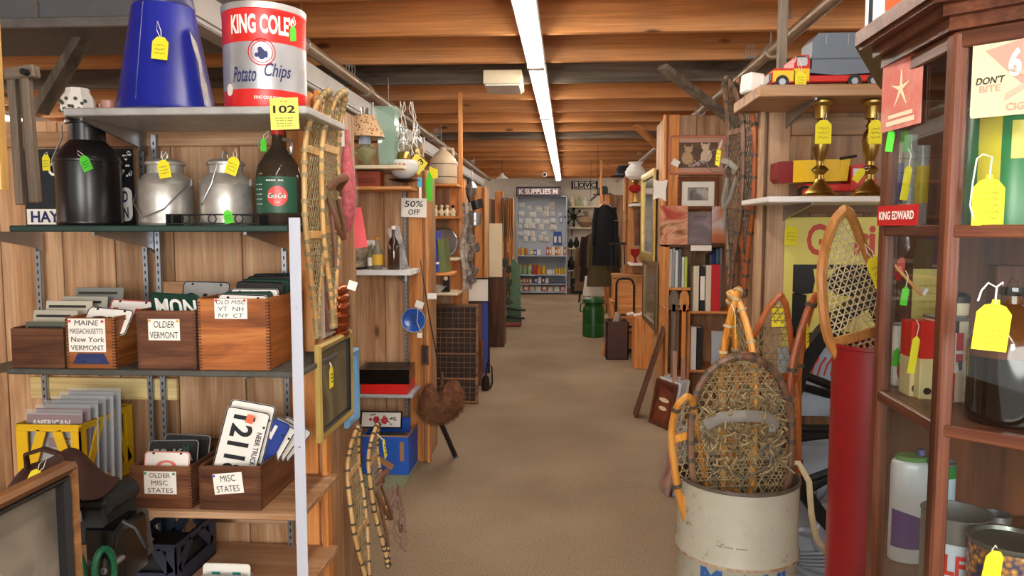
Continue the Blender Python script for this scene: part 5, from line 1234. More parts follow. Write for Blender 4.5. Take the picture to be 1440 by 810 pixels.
for q in range(5200):
    u = rnd.random(); v = math.acos(1 - 2 * rnd.random()) / PI; v = min(max(v, .02), .98); p = Vector(furpt(u, v)); ctr = Vector((cc.x, cc.y, cc.z - .02)); d = (p - ctr).normalized()
    tip = p + d * .014 + Vector((rnd.uniform(-.010, .010), rnd.uniform(-.008, .008), rnd.uniform(-.02, .002))); sdd = d.cross(Vector((rnd.random(), rnd.random(), rnd.random()))).normalized() * .0016
    m.add([p - sdd, p + sdd, tip], [(0, 1, 2)])
m.build('fur_hairs', plain('fur_tips', '#6e452a', .9, c2='#8f6340', scale=18), t, kind='stuff', smooth=0)
top = at(618, 590, Y=4.25) - o
M().tube([(0, 0, 0), tuple(top * 1.0), tuple(top + (cc - top) * .5)], .016, 12).build('post', BLACK, t); M().cyl((0, 0, 0), tuple(top * .06), .019, n=12).build('ferrule', STEEL, t)

# ================================================================ LEFT BAY 3
Y3 = 5.75; YW3 = 6.18
xa, xb = -1.7, at(643, 300, Y=Y3).x
Z3 = [at(625, y, Y=Y3).z for y in (258, 304, 363, 412)]
for z, lab in zip(Z3, ('pine shelf under the stoneware jug', 'pine shelf with white figurines', 'white shelf with the silver dish', 'white shelf with the white bowl')):
    shelf(lab, xa, xb, Y3, YW3, z, .02, CREAM if 'white s' in lab else stud('x'))
standard(634, .4, 1.75, YW3 - .004, 'steel shelf standard behind the stoneware jug shelf')
c = Vector((slotx(624, 5.85), 5.85, Z3[0])); t = thing('stoneware_jug', 'large cream stoneware jug with two dark lines', 'jug', c)
R = .108; H = .29
M().lathe([(R * .97, 0), (R, .01), (R, H * .55), (R * .9, H * .68), (R * .5, H * .85), (R * .24, H * .92), (R * .24, H * .98), (R * .3, H)], n=32).build('body', plain('stoneware', '#cbb597', .35, var=.08), t)
for z in (.05, H * .52): M().lathe([(R * 1.005, z), (R * 1.01, z + .003), (R * 1.005, z + .006)], n=32, cap=False).build('dark_line', DKIRON, t)
M().tube([(R * .25, 0, H * .95), (R * .7, 0, H * .95), (R * .75, 0, H * .75)], .012, 8).build('handle', plain('stoneware', '#cbb597', .35), t)
for i, px in enumerate((613, 621, 629, 637)):
    t = thing('figurine', ['small white seated figurine, leftmost of four', 'small white figurine, second from left of four', 'small white figurine, third from left of four', 'small dark headed figurine, rightmost of four'][i], 'figurine', (slotx(px, 5.85), 5.85, Z3[1]))
    M().lathe([(.018, 0), (.02, .01), (.016, .045), (.008, .062), (.006, .066)], n=12).build('body', CREAM, t); M().sphere((0, 0, .078), .014, 10, 8).build('head', CREAM if i < 3 else DKIRON, t)
    M().tube([(-.014, -.005, .05), (-.022, -.015, .03), (-.008, -.02, .025)], .004, 6).build('arm', CREAM, t); M().tube([(.014, -.005, .05), (.022, -.015, .03), (.008, -.02, .025)], .004, 6).build('arm', CREAM, t)
c = at(624, 339, Y=6.0); t = thing('silver_dish', 'large round silver dish standing on the bay shelf', 'dish', (c.x, 6.0, Z3[2] + .115), rot=(PI / 2 - .15, 0, 0))
M().lathe([(.07, -.004), (.08, 0), (.11, .012), (.118, .014), (.112, .016), (.08, .004), (.001, .003)], n=36).build('dish', plain('silver_plate', '#b8bcc2', .2, .8), t); M().lathe([(.117, .012), (.121, .015), (.117, .018)], n=36, cap=False).build('beaded_rim', STEEL, t)
BK = [plain('book_blue', '#2b3b9c', .4), plain('book_green', '#5f6e34', .5)]
book('royal blue hardback book leaning beside the left post', (slotx(614, 4.82), 4.82, at(609, 383, Y=4.82).z), .035, .27, .18, BK[0], ry=-.06, band=(.2, .25, WHITE))
book('olive green hardback book beside the royal blue book', (slotx(623, 4.82), 4.82, at(609, 383, Y=4.82).z), .05, .22, .18, BK[1], ry=-.10)
shelf('small pine shelf under the blue and green books', at(601, 383, Y=4.8).x, at(636, 383, Y=4.8).x, 4.77, 5.05, at(609, 383, Y=4.82).z, .018, stud('x'))
t = thing('small_clock', 'small brass and dark wood mantel clock on the bay shelf', 'clock', (slotx(628, 5.9), 5.85, Z3[3])); M().box(-.03, .03, -.02, .02, 0, .02, ch=.003).box(-.022, .022, -.015, .015, .02, .15, ch=.005).build('case', DKIRON, t); M().cyl((0, -.016, .11), (0, -.018, .11), .018, n=16).build('dial', CREAM, t)
lathe_thing('china_bowl', 'white china bowl on the shelf above the type case', 'bowl', (slotx(613, 5.8), 5.82, Z3[3]), [(.03, 0), (.035, .008), (.075, .045), (.085, .05), (.08, .052), (.03, .012), (.001, .01)], MILK)
t = thing('small_figurine', 'tiny red and white figurine by the white bowl', 'figurine', (slotx(604, 4.82), 4.82, at(603, 412, Y=4.82).z)); M().lathe([(.02, 0), (.018, .03), (.01, .05)], n=10).build('skirt', RED, t); M().sphere((0, 0, .06), .014, 8, 6).build('head', CREAM, t)
shelf('short pine shelf under the tiny red figurine', at(597, 412, Y=4.8).x, at(612, 412, Y=4.8).x, 4.77, 4.9, at(603, 412, Y=4.82).z, .015, stud('x'))
# leather and metal things hanging on post 3
pz = at(653, 240, Y=6.04)
t = thing('hanging_gear', 'strap hung with black cup, cloth and tools on the third post', 'gear', (at(659, 250, Y=5.98).x, 5.98, at(659, 250, Y=5.98).z))
u = 5.98 / 1040; m = M(); m.lathe([(.045, 0), (.05, .05), (.05, .07), (.04, .07)], c=(0, 0, -.26), n=16, mtx=Rm(0, -.3, 0)); m.build('black_cup', BLACK, t)
M().tube([(0, 0, 0), (-.01, -.01, -.12), (.01, -.01, -.2)], .012, 6).build('strap', BLACK, t); M().lathe([(.02, 0), (.05, -.05), (.04, -.09), (.03, -.12)], n=12).build('silver_funnel', STEEL, t, (.02, 0, -.03))
M().lathe([(.05, 0), (.05, -.1), (.04, -.1)], c=(.05, 0, -.28), n=14).build('tin_mug', STEEL, t)
m = M(); m.grid(8, 16, lambda u_, v_: (-.06 + .08 * u_ + .015 * math.sin(v_ * 9), -.02 + .012 * math.sin(u_ * 12 + v_ * 5), -.2 - .7 * v_)); m.build('white_cloth', plain('cloth_white', '#c9c0b4', .9, c2='#8b7c70', scale=20), t)
m = M()
for k_ in range(9): z = -.3 - .065 * k_; m.bx((.03 + .025 * math.sin(k_ * 2), -.03, z), (.05 + .02 * math.sin(k_ * 5), .03, .075), (.2, .5 * math.sin(k_ * 3), 0), ch=.01)
m.build('dark_pouches', plain('pouch', '#4a403a', .6, c2='#8c8278', scale=14), t, kind='stuff')
# printers type case
a = at(608, 430, Y=5.72); b = at(673, 428, Y=5.72); bb = at(678, 566, Z=0)
w = .40; H = 1.0
yb = bb.y; xb_ = bb.x
top = at(673, 428, Y=yb + .18); H = ((top.z) ** 2 + .18 ** 2) ** .5; w = top.x - at(608, 430, Y=yb + .18).x
yb = 5.92; top = at(673, 428, Y=yb + .08); H = ((top.z) ** 2 + .08 ** 2) ** .5; w = top.x - at(608, 430, Y=yb + .08).x; xb_ = top.x + .005
t = thing('type_case', 'tall wooden printers type case leaning by the aisle', 'type case', (xb_ - w / 2, yb, 0.0), rot=(-math.asin(.08 / H), 0, 0))
TC = wood('type_case_wood', '#5c3a24', '#8a6444', '#a27c58', 'x', knots=False); TCD = plain('type_case_dark', '#3a2c24', .7, var=.2)
frame_mesh(w, H, .022, .035, .0).build('outer_frame', TC, t); M().box(-w / 2 + .01, w / 2 - .01, -.006, 0, .01, H - .01).build('back_board', TCD, t)
rnd = random.Random(5); m = M(); m2 = M()
for k_ in (1, 2, 3):
    z = H * k_ / 4; M().box(-w / 2 + .02, w / 2 - .02, -.032, -.004, z - .007, z + .007).build('rail', TC, t)
for s_ in range(4):
    z0_ = H * s_ / 4 + .02; zh = H / 4 - .03
    for c_ in range(6): x = -w / 2 + .02 + (w - .04) * (c_ + 1) / 7; m2.box(x - .0018, x + .0018, -.026, -.005, z0_ - .01, z0_ + zh + .02)
    for r_ in range(4):
        z = z0_ + zh * (r_ + .6) / 4; m2.box(-w / 2 + .02, w / 2 - .02, -.027, -.005, z - .0018, z + .0018)
m2.build('divider', TC, t, kind='stuff')
# white framed document, blue board, bag, white panel
t = picture('framed_document', 'black framed white document above the blue board', 'picture', at(673, 425, Y=6.6), .20, .22, BLACK, PAPER, bw=.012, d=.02)
t = slab('document_stand', 'narrow dark wooden stand under the framed document', 'stand', at(668, 424, Y=6.62) * 1 - Vector((0, 0, at(668, 424, Y=6.62).z)), .12, .06, at(668, 425, Y=6.62).z, dark_crate('z'))
t = thing('blue_board', 'upright blue board with dark edge by the left aisle', 'board', (at(681, 500, Y=7.2).x, 7.2, 0)); Hb = at(681, 420, Y=7.2).z
M().box(-.055, .04, -.01, .01, 0, Hb, ch=.003).build('blue_face', plain('royal_blue', '#3c50b0', .5), t); M().box(.04, .055, -.02, .02, 0, Hb + .02, ch=.003).build('dark_edge', DKIRON, t); M().box(-.09, .0, -.02, -.01, 0, Hb * .45, ch=.003).build('brown_panel', dark_crate('z'), t)
t = thing('handbag', 'black handbag with curved strap on the floor by the blue board', 'bag', at(683, 548, Z=0)); 
M().lathe([(.04, 0), (.05, .02), (.04, .1), (.02, .13)], n=12, sx=.8, sy=1.6).build('body', BLACK, t); M().tube([(0, 0, .12), (.02, 0, .25), (.055, 0, .2), (.06, 0, .06), (.04, 0, .01)], .008, 6).build('strap', BLACK, t)
a = at(692, 314, Y=8.2); b = at(699, 392, Y=8.2); t = slab('display_board', 'tall white panel hanging in the bay past the blue board', 'panel', (a.x - .06, 8.5, b.z), .3, .02, a.z - b.z, CREAM)
t = slab('brown_chest', 'brown wooden chest in the bay past the blue board', 'chest', (at(692, 400, Y=8.9).x - .1, 9.0, 0), .5, .4, .95, dark_crate('z'))
t = slab('leaning_white_board', 'narrow white board leaning on the brown chest', 'board', at(697, 463, Z=0), .03, .25, .45, WHITE, rot=(0, .15, 0))
# belts and bags at the far left posts
t = thing('hanging_belts', 'cluster of black leather belts hanging on a far left post', 'belts', at(712, 278, Y=10.4)); m = M()
for k_ in range(6): x = -.06 + k_ * .025; m.tube([(x, -.02 * (k_ % 2), 0), (x + .01, -.03, -.4), (x + .02, -.03 + .02 * (k_ % 3), -.62 + .05 * (k_ % 3))], .02, 6, flat=.3)
m.build('belts', BLACK, t); M().cyl((-.08, 0, 0), (.09, 0, 0), .008, n=6).build('peg_bar', STEEL, t)
t = thing('hanging_satchels', 'cluster of small dark satchels hanging below the black belts', 'bags', at(714, 365, Y=10.4)); m = M()
for k_ in range(7): m.bx((-.03 + .05 * math.sin(k_ * 2.4), -.02, -.04 - .09 * k_), (.10, .05, .11), (.1, .6 * math.sin(k_ * 3), 0), ch=.015)
m.build('satchels', plain('satchel', '#40332c', .7, c2='#4c5a48', scale=12), t, kind='stuff'); M().tube([(0, 0, .1), (.01, -.03, 0), (.02, 0, -.5)], .008, 6).build('straps', BLACK, t)
t = thing('green_sled', 'green and red small stacked sleds leaning by the far left post', 'sled', at(722, 458, Z=0)); 
m = M(); m.prism([(-.12, 0), (.12, .0), (.09, .9), (-.02, 1.0), (-.06, .5)], -.02, .02); m.build('green_bag', plain('dull_green', '#5a7c60', .6, var=.2), t)
for z in (.12, .24): M().box(-.2, .16, -.1, -.03, z, z + .03, ch=.01, mtx=Rm(0, .1, 0)).build('runner', BLACK, t)
M().box(-.18, .12, -.14, -.05, 0, .06, ch=.02).build('red_base', plain('dull_red', '#9a4a42', .6), t)
# ================================================================ RIGHT WALL BAY (candlesticks, trucks, yellow sign)
YR = 2.62; YRW = 3.0
def xs(px, Y): return at(px, 300, Y=Y).x
zr1 = at(1150, 118, Y=YR).z; zr2 = at(1150, 276, Y=YR).z
t = shelf('light pine shelf carrying the toy tanker truck', xs(1064, YR), xs(1320, YR), YR, YRW, zr1, .04, pine('x'), (xs(1100, YRW),))
t = shelf('white painted shelf carrying the brass candlesticks', xs(1080, YR), xs(1320, YR), YR, YRW, zr2, .02, WHITE, (xs(1100, YRW),))
DST = plain('dark_steel', '#5a5654', .4, .8)
t = standard(1096, .3, zr1 - .04, YRW - .004, 'tall steel shelf standard left of the yellow sign')
# toy tanker truck
YT = 2.72; x0 = xs(1078, YT); x1 = xs(1232, YT); L = x1 - x0; u = YT / 1040
t = thing('toy_truck', 'toy truck with grey hopper body, yellow cab and red chassis', 'toy truck', (x0, YT, zr1))
TY = plain('toy_yellow', '#e8c020', .3); TR = plain('toy_red', '#c8281c', .3); TG = plain('toy_grey', '#6a737e', .4, .2)
M().box(.09, L - .0, -.02, .11, .022, .045, ch=.003).build('chassis', TR, t)
m = M(); m.prism([(0, .02), (0, .062), (.008, .070), (.075, .070), (.075, .105), (.085, .115), (.125, .115), (.13, .10), (.13, .02)], -.02, .10); m.build('cab', TR, t)
m = M(); m.box(.003, .078, -.0225, -.02, .025, .062).box(.075, .128, -.0225, -.02, .025, .068); m.build('yellow_side_panel', TY, t)
m = M(); m.prism(rrect(.034, .03, .008, cx=.103, cz=.092), -.0228, -.0195); m.build('window', plain('toy_window', '#d8dce4', .2, .4), t)
m = M(); m.tube([(.075, -.024, .088), (.080, -.024, .108), (.118, -.024, .108)], .003, 6); m.build('door_mirror_bar', STEEL, t)
m = M(); m.prism([(.10, .055), (.115, .07), (.115, .165), (.135, .19), (L - .01, .19), (L, .18), (L, .055), (.2, .045)], -.018, .10, mtx=T(.022, 0, 0)); m.build('hopper_body', TG, t)
m = M()
for k_ in range(4): m.box(.18 + k_ * .075, .184 + k_ * .075, -.022, -.018, .15, .185)
m.build('hopper_rib', STEEL, t, kind='stuff')
M().box(.12, L, -.021, -.018, .10, .104).build('hopper_seam', plain('toy_grey_dark', '#4c535c', .5), t)
def wheel(par, x, r, y=-.025, mt=None):
    w_ = M().cyl((0, 0, 0), (0, .022, 0), r, n=22).build('wheel', BLACK, par, (x, y, r)); M().cyl((0, -.002, 0), (0, 0, 0), r * .5, n=16).build('hubcap', mt or STEEL, w_)
for x in (.035, L - .035, L - .10): wheel(t, x, .023)
letter(t, 'TEXACO', (.10, -.0235, .05), w=.03, h=.008, mat=RED) if 0 else M().prism(ell(.03, .012, 14, .10, .052), -.0238, -.0222).build('oval_emblem', RED, t)
M().bx((-.004, .03, .04), (.01, .10, .03), ch=.003).build('grille', plain('chrome', '#d0d0d0', .15, 1), t)
price_tag(t, (.095, -.034, .05), w=.038, h=.048, tie=(-.01, .01, .06))
o = M().bx((0, 0, .035), (.06, .07, .07), (0, .1, .3), ch=.006).build('crumpled_paper', PAPER, None, (xs(1073, YT) - .03, YT + .08, zr1 + .001)); tagp(o, 'crumpled pale wrapping paper left of the toy truck on the pine shelf', 'paper')
# candlesticks
CP = [(.062, 0), (.064, .004), (.058, .010), (.050, .014), (.045, .024), (.022, .045), (.016, .06), (.014, .075), (.024, .085), (.03, .092), (.022, .10), (.014, .106), (.012, .12), (.018, .13), (.026, .16), (.03, .19), (.024, .215), (.014, .23), (.02, .238), (.014, .246), (.012, .256), (.022, .262), (.024, .30), (.026, .305), (.036, .312), (.037, .318), (.020, .32), (.015, .30)]
for px, lab in ((1151, 'tall turned brass candlestick, left one on the white shelf'), (1221, 'tall turned brass candlestick, right one beside the glass cabinet')):
    t = thing('brass_candlestick', lab, 'candlestick', (xs(px, 2.70), 2.70, zr2)); hs = (at(px, 142, Y=2.7).z - zr2) / .32
    sec = [('base', CP[:7], 0), ('stem', CP[6:22], 0), ('candle_cup', CP[21:], 0)]
    for nm, pr, _ in sec: M().lathe([(r, z * hs) for r, z in pr], n=32).build(nm, BRASS, t)
    price_tag(t, (-.005 if px < 1200 else -.002, -.036, .265 * hs - .02 ), w=.055 if px < 1200 else .045, h=.075, tie=(.012, .02, .045))
    if px > 1200: price_tag(t, (-.045, -.05, .09), w=.026, h=.045, tie=(.02, .02, .03), tilt=.6, script=False)
# dump truck
YT = 2.86; x0 = xs(1088, YT); x1 = xs(1222, YT); L = x1 - x0
t = thing('toy_dump_truck', 'yellow and red toy dump truck behind the brass candlesticks', 'toy truck', (x0, YT, zr2))
m = M(); m.prism([(.0, .135), (.02, .138), (.055, .138), (.055, .06), (.012, .06), (.0, .075)], -.04, .06); m.build('tipper_red_end', DARKRED, t)
m = M(); m.prism([(.0551, .14), (.26, .145), (.25, .065), (.0551, .06)], -.042, .062); m.build('tipper_bed', TY, t)
m = M(); 
for k_ in range(4): m.box(.09 + k_ * .045, .096 + k_ * .045, -.045, -.042, .065, .138)
m.build('bed_rib', TY, t, kind='stuff')
M().box(.10, L, -.03, .05, .028, .055, ch=.003).build('chassis', TR, t)
m = M(); m.prism([(.265, .03), (.265, .12), (.30, .128), (.33, .12), (.335, .075), (.36, .07), (.36, .03)], -.035, .055); m.build('cab', TR, t); M().box(.272, .31, -.0365, -.035, .08, .11).build('window', plain('toy_window', '#d8dce4', .2, .4), t)
M().beam((.22, -.045, .145), (.28, -.045, .155), .006, .01).build('lever', DKIRON, t)
for x in (.10, .16, .31): wheel(t, x, .024, y=-.045, mt=TR)
# yellow enamel sign with red G and black emblem
YS = 2.985
a = at(1098, 488, Y=YS); b = at(1240, 305, Y=YS); w = .75; h = b.z - a.z
t = thing('enamel_sign', 'large yellow enamel sign with red lettering and black emblem', 'sign', (a.x + w / 2, YS, a.z))
YSIGN = plain('sign_yellow', '#d9cf68', .4, var=.06); M().box(-w / 2, w / 2, -.006, 0, 0, h, ch=.002).build('panel', YSIGN, t)
sx = lambda px: at(px, 400, Y=YS).x - (a.x + w / 2)
sz = lambda py: at(1160, py, Y=YS).z - a.z
SRED = plain('sign_red', '#c03a24', .4)
letter(t, 'Gasoline' if 0 else 'G', (sx(1146), -.0065, sz(337)), w=.078, h=.125, mat=SRED, bold=.02)
letter(t, 'ri', (sx(1213), -.0065, sz(338)), w=.08, h=.115, mat=SRED, bold=.03)
m = M()
m.prism([(sx(1112), sz(372)), (sx(1118), sz(372)), (sx(1118), sz(490)), (sx(1112), sz(490))], -.0075, -.006)
bl_ = lambda pts: M().prism([(sx(x), sz(y)) for x, y in pts], -.0078, -.006)
bl_([(1114, 372), (1260, 372), (1260, 378), (1142, 378), (1145, 395), (1142, 412), (1120, 415), (1114, 410)]).build('emblem_top', BLACK, t)
bl_([(1161, 395), (1178, 376), (1260, 376), (1260, 420), (1178, 415), (1164, 405)]).build('emblem_side', BLACK, t)
bl_([(1114, 412), (1134, 415), (1130, 470), (1114, 480)]).build('emblem_left', BLACK, t)
bl_([(1160, 440), (1180, 430), (1180, 470), (1190, 480), (1165, 478), (1158, 460)]).build('emblem_low', BLACK, t)
bl_([(1114, 468), (1260, 465), (1260, 474), (1114, 476)]).build('emblem_bar', BLACK, t)
bl_([(1114, 480), (1260, 480), (1260, 486), (1114, 486)]).build('emblem_bar', BLACK, t)
price_tag(t, (sx(1109), -.012, sz(320)), w=.05, h=.07, tie=(.01, .005, .01)); 
t = thing('enamel_sign', 'pale blue white enamel sign with red scribbled letters under the yellow one', 'sign', (a.x + .28, YS - .03, at(1150, 572, Y=YS).z - .03))
PBL = plain('pale_blue_enamel', '#a9bacd', .35, var=.12, scale=6); w2 = .6; hh = at(1150, 487, Y=YS).z - (at(1150, 572, Y=YS).z - .03)
M().box(-w2 / 2, w2 / 2, -.004, 0, 0, hh, ch=.001).build('panel', PBL, t); m = M()
for q in range(5): m.tube([(-.17 + .025 * q, -.005, hh * .6), (-.16 + .025 * q, -.006, hh * .75), (-.14 + .025 * q, -.005, hh * .86)], .004, 5)
m.build('red_brush_strokes', SRED, t, kind='stuff')
t = thing('pressed_tin_sign', 'large blue grey pressed metal sign with round embossed figure medallion', 'sign', (xs(1175, 2.86), 2.86, .02), rot=(-.1, 0, 0))
EMB = plain('embossed_zinc', '#a8b4c2', .35, .35, var=.1); h = at(1150, 625, Y=2.9).z
M().box(-.24, .24, -.006, 0, 0, h, ch=.003).build('panel', EMB, t); frame_mesh(.48, h, .025, .015).build('raised_border', EMB, t)
m = M(); m.lathe([(.205, 0), (.21, .008), (.20, .014), (.19, .008), (.185, .004)], n=48, cap=False, mtx=T(0.02, -.006, h * .40) @ Rm(PI / 2, 0, 0)); m.lathe([(.182, .0), (.176, .006), (.17, .0)], n=48, cap=False, mtx=T(0.02, -.006, h * .40) @ Rm(PI / 2, 0, 0)); m.build('medallion_ring', EMB, t)
m = M(); c_ = h * .40
m.sphere((.0, -.008, c_ + .08), .04, 14, 8, sc=(.8, .35, 1)); m.sphere((.02, -.008, c_ - .03), .075, 14, 8, sc=(.9, .2, 1.1)); m.sphere((-.05, -.008, c_ - .01), .045, 12, 8, sc=(1.2, .25, .5))
for q in range(5): m.tube([(-.07 + .02 * q, -.012, c_ + .10), (-.08 + .03 * q, -.018, c_ + .13), (-.10 + .04 * q, -.012, c_ + .15)], .006, 6)
for q in range(5): m.tube([(-.12 + q * .01, -.01, c_ - .10 - .012 * q), (0, -.022, c_ - .09 - .015 * q), (.13, -.01, c_ - .10 - .012 * q)], .006, 6)
m.build('embossed_figure', EMB, t)
price_tag(t, (.05, -.02, h * .8), w=.03, h=.06, tie=(0, .01, .02), script=False)
# wagon wheel
YWH = 2.70; c = at(1318, 598, Y=YWH); R = at(1318, 598, Y=YWH).x - at(1098, 598, Y=YWH).x
t = thing('wagon_wheel', 'black wooden wagon wheel with double spokes leaning behind the red tube', 'wheel', (c.x, YWH, c.z - R), rot=(0, 0, 0))
BW = wood('black_painted_wood', '#0f0e0e', '#1b1a1a', '#2a2828', 'z', knots=False, rough=.4)
def ring(R0, w_, d_, nm):
    m = M(); vs = []; n_ = 64
    for k_ in range(n_):
        a_ = 2 * PI * k_ / n_
        for rr_, dd in ((R0 - w_ / 2, -d_ / 2), (R0 + w_ / 2, -d_ / 2), (R0 + w_ / 2, d_ / 2), (R0 - w_ / 2, d_ / 2)): vs.append((rr_ * math.cos(a_), dd, R + rr_ * math.sin(a_)))
    m.add(vs, [(k_ * 4 + j, k_ * 4 + (j + 1) % 4, ((k_ + 1) % n_) * 4 + (j + 1) % 4, ((k_ + 1) % n_) * 4 + j) for k_ in range(n_) for j in range(4)]); m.build(nm, BW, t)
ring(R - .025, .05, .06, 'rim')
M().lathe([(.05, -.10), (.06, -.09), (.075, -.03), (.08, 0), (.075, .03), (.06, .09), (.05, .10)], n=24, mtx=T(0, 0, R) @ Rm(PI / 2, 0, 0)).build('hub', BW, t)
for k_ in range(16):
    a_ = 2 * PI * k_ / 16 + .08
    for s in (-1, 1):
        aa = a_ + s * .045; M().tube([(.07 * math.cos(a_), s * .05, R + .07 * math.sin(a_)), ((R - .04) * math.cos(aa), s * .01, R + (R - .04) * math.sin(aa))], [.019, .015], 8).build('spoke', BW, t)
# red tube with snowshoe
YTU = 1.80; c = at(1232, 490, Y=YTU); R = .088; Ht = at(1210, 485, Y=YTU - R * .3).z
t = thing('red_tube', 'tall dark red metal tube standing beside the glass cabinet', 'tube', (xs(1180, YTU) + R, YTU, 0))
M().lathe([(R, 0), (R, Ht - .01), (R * 1.03, Ht - .008), (R * 1.03, Ht), (R * .96, Ht), (R * .95, .02), (.001, .02)], n=40).build('body', DARKRED, t)
tx = t.location.x
top = at(1180, 300, Y=YTU); bot = Vector((tx - .015, YTU + .01, .25)); d = top - bot
snowshoe('snowshoe', 'light amber snowshoe with fine netting standing in the red tube', (tx + .03, YTU + .01, .95), (at(1170, 298, Y=YTU).z - .95) * 1.04, .155, 'point', (-.02, -.25, .15), wood('amber_ash', '#96602c', '#ba7e42', '#cc9458', 'z', rough=.35, knots=False, scale=2), PALEHIDE, DKRAWHIDE, r=.012, sp=.014, upturn=.05, wraps=0, bars=(.42,), tag=((.045, -.045, .40), YTAG))
# ================================================================ BARREL AND ITS SNOWSHOES
YB_ = 2.33; a = at(953, 670, Y=YB_); b = at(1122, 670, Y=YB_); R = (b.x - a.x) / 2; cx = (a.x + b.x) / 2
Hb = at(1037, 665, Y=YB_).z; BP = None
k = N('barrel_paint'); nz = k.n('ShaderNodeTexNoise'); nz.inputs['Scale'].default_value = 22; nz.inputs['Detail'].default_value = 8; nz.inputs['Roughness'].default_value = .75
k.l(k.coords(rnd=False), nz.inputs['Vector']); rp = k.ramp([(0.0, '#b4b2a2'), (0.60, '#a3a192'), (0.665, '#8a7a58'), (0.72, '#4c4032')], nz.outputs[0])
k.l(rp.outputs[0], k.b.inputs['Base Color']); k.b.inputs['Roughness'].default_value = .45; BP = k.m
t = thing('steel_drum', 'rusty cream steel drum with blue lettering full of snowshoes', 'drum', (cx, YB_, 0)); brl = t
h1 = at(1037, 780, Y=YB_ - R).z * 0 + Hb - .262; 
prof = [(R * .98, 0), (R * .99, .012), (R * .985, .02)]
for hz in (Hb * .32, Hb * .64): prof += [(R * .985, hz - .016), (R * 1.01, hz - .006), (R * 1.02, hz), (R * 1.01, hz + .006), (R * .985, hz + .016)]
prof += [(R * .985, Hb - .012)]
M().lathe(prof, n=56, cap=False).build('body', BP, t)
M().lathe([(R * .985, Hb - .012), (R * 1.012, Hb - .008), (R * 1.012, Hb), (R * .98, Hb + .001), (R * .965, Hb - .006), (R * .96, .03), (.001, .03)], n=56, cap=False).build('rim', plain('rust_rim', '#5c5248', .6, .3, var=.3, scale=30), t)
m = M(); hz = Hb * .64; m.lathe([(R * 1.021, hz - .004), (R * 1.023, hz), (R * 1.021, hz + .004)], n=56, cap=False); m.build('rusty_hoop_edge', plain('rust', '#8a6a48', .7, c2='#b9a890', scale=30), t)
MB_ = plain('mobil_blue', '#2a5a96', .5, var=.1)
letter(t, 'M', (-R * .62, 0, at(985, 822, Y=YB_ - R).z), w=.07, h=.075, mat=MB_, bold=.04, bend=R * .985)
letter(t, 'obil', (R * .28, 0, at(985, 822, Y=YB_ - R).z), w=.135, h=.075, mat=MB_, bold=.04, bend=R * .985)
letter(t, '-- --- ----', (-R * .3, 0, Hb - .17), w=.09, h=.003, mat=plain('dim', '#6c675a', .8), bend=R * .985)
def stand(name_px, foot_dx, foot_dy, zf, W, style, rot, fm, lm, wm, label, **kw):
    """snowshoe whose toe is seen at pixel name_px, foot inside the drum"""
    bot = Vector((cx + foot_dx, YB_ + foot_dy, zf)); top = at(*name_px, Y=YB_ + foot_dy + kw.pop('back', 0)); d = top - bot; L = d.length
    ry = math.atan2(d.x, d.z); rx = -math.asin(d.y / L)
    e = Matrix.Rotation(ry, 4, 'Y') @ Matrix.Rotation(rx, 4, 'X') @ Matrix.Rotation(rot, 4, 'Z')
    return snowshoe('snowshoe', label, bot, L, W, style, e.to_euler(), fm, lm, wm, **kw)
MIX = plain('mixed_hide', '#a08c62', .6, c2='#66563f', scale=40)
# big bearpaw in front
zb_ = Hb - .10
w_ = at(1107, 600, Y=YB_).x - at(975, 600, Y=YB_).x
stand((1042, 501), .0, -.06, zb_ - .05, w_ + .015, 'bear', 0, darkash('z'), MIX, DKRAWHIDE, 'round bearpaw snowshoe with grey leather harness at the front of the drum', sp=.02, r=.011, wraps=22, upturn=.01, bars=(.14,),
      bs=1.2, binding=plain('grey_harness2', '#77746b', .6, var=.2))
stand((1042, 498), .012, -.03, zb_ - .05, w_ + .0, 'bear', .03, darkash('z'), PALEHIDE, DKRAWHIDE, 'second bearpaw snowshoe directly behind the front one in the drum', sp=.024, r=.010, wraps=18, upturn=.01, bars=(.14,))
stand((953, 553), -.105, -.045, Hb - .3, .085, 'long', .3, ash('z'), RAWHIDE, DKRAWHIDE, 'short bright orange snowshoe leaning out of the drum on the left', sp=.02, r=.012, wraps=6)
stand((1011, 408), -.0, .04, .08, .11, 'long', 1.3, ash('z'), RAWHIDE, PALEHIDE, 'orange wrapped snowshoe standing in the drum, left of the tall pair', sp=.022, r=.013, wl=.004, wraps=24, tag=((-.06, -.05, 1.07), YTAG))
stand((1054, 412), .015, .045, .08, .12, 'long', -1.3, ash('z'), RAWHIDE, PALEHIDE, 'orange wrapped snowshoe standing in the drum, right of the tall pair', sp=.022, r=.013, wl=.004, wraps=24)
stand((1088, 412), .10, .22, .01, .26, 'point', .1, redash('z'), MIX, DKRAWHIDE, 'reddish pointed snowshoe with tan netting standing behind the bearpaws', sp=.02, r=.010, wraps=4, tag=((0.005, -.03, 1.15), YTAG))
stand((1119, 415), .24, .20, .01, .16, 'point', 1.05, redash('z'), MIX, DKRAWHIDE, 'reddish snowshoe seen edge on at the right of the drum', sp=.022, r=.014, wraps=10, tag=((-.0, -.04, 1.08), YTAG))
t = thing('snowshoe_strap', 'pale strap looping over the right rim of the drum', 'strap', (cx + R * .9, YB_ - .05, Hb + .02)); M().tube([(-.05, 0, .03), (.0, -.01, .035), (.03, -.02, -.02), (.04, -.02, -.12), (.06, -.01, -.20), (.10, 0, -.26)], .009, 6, flat=.4).build('strap', PALEHIDE, t)
m = M(); rnd = random.Random(8)
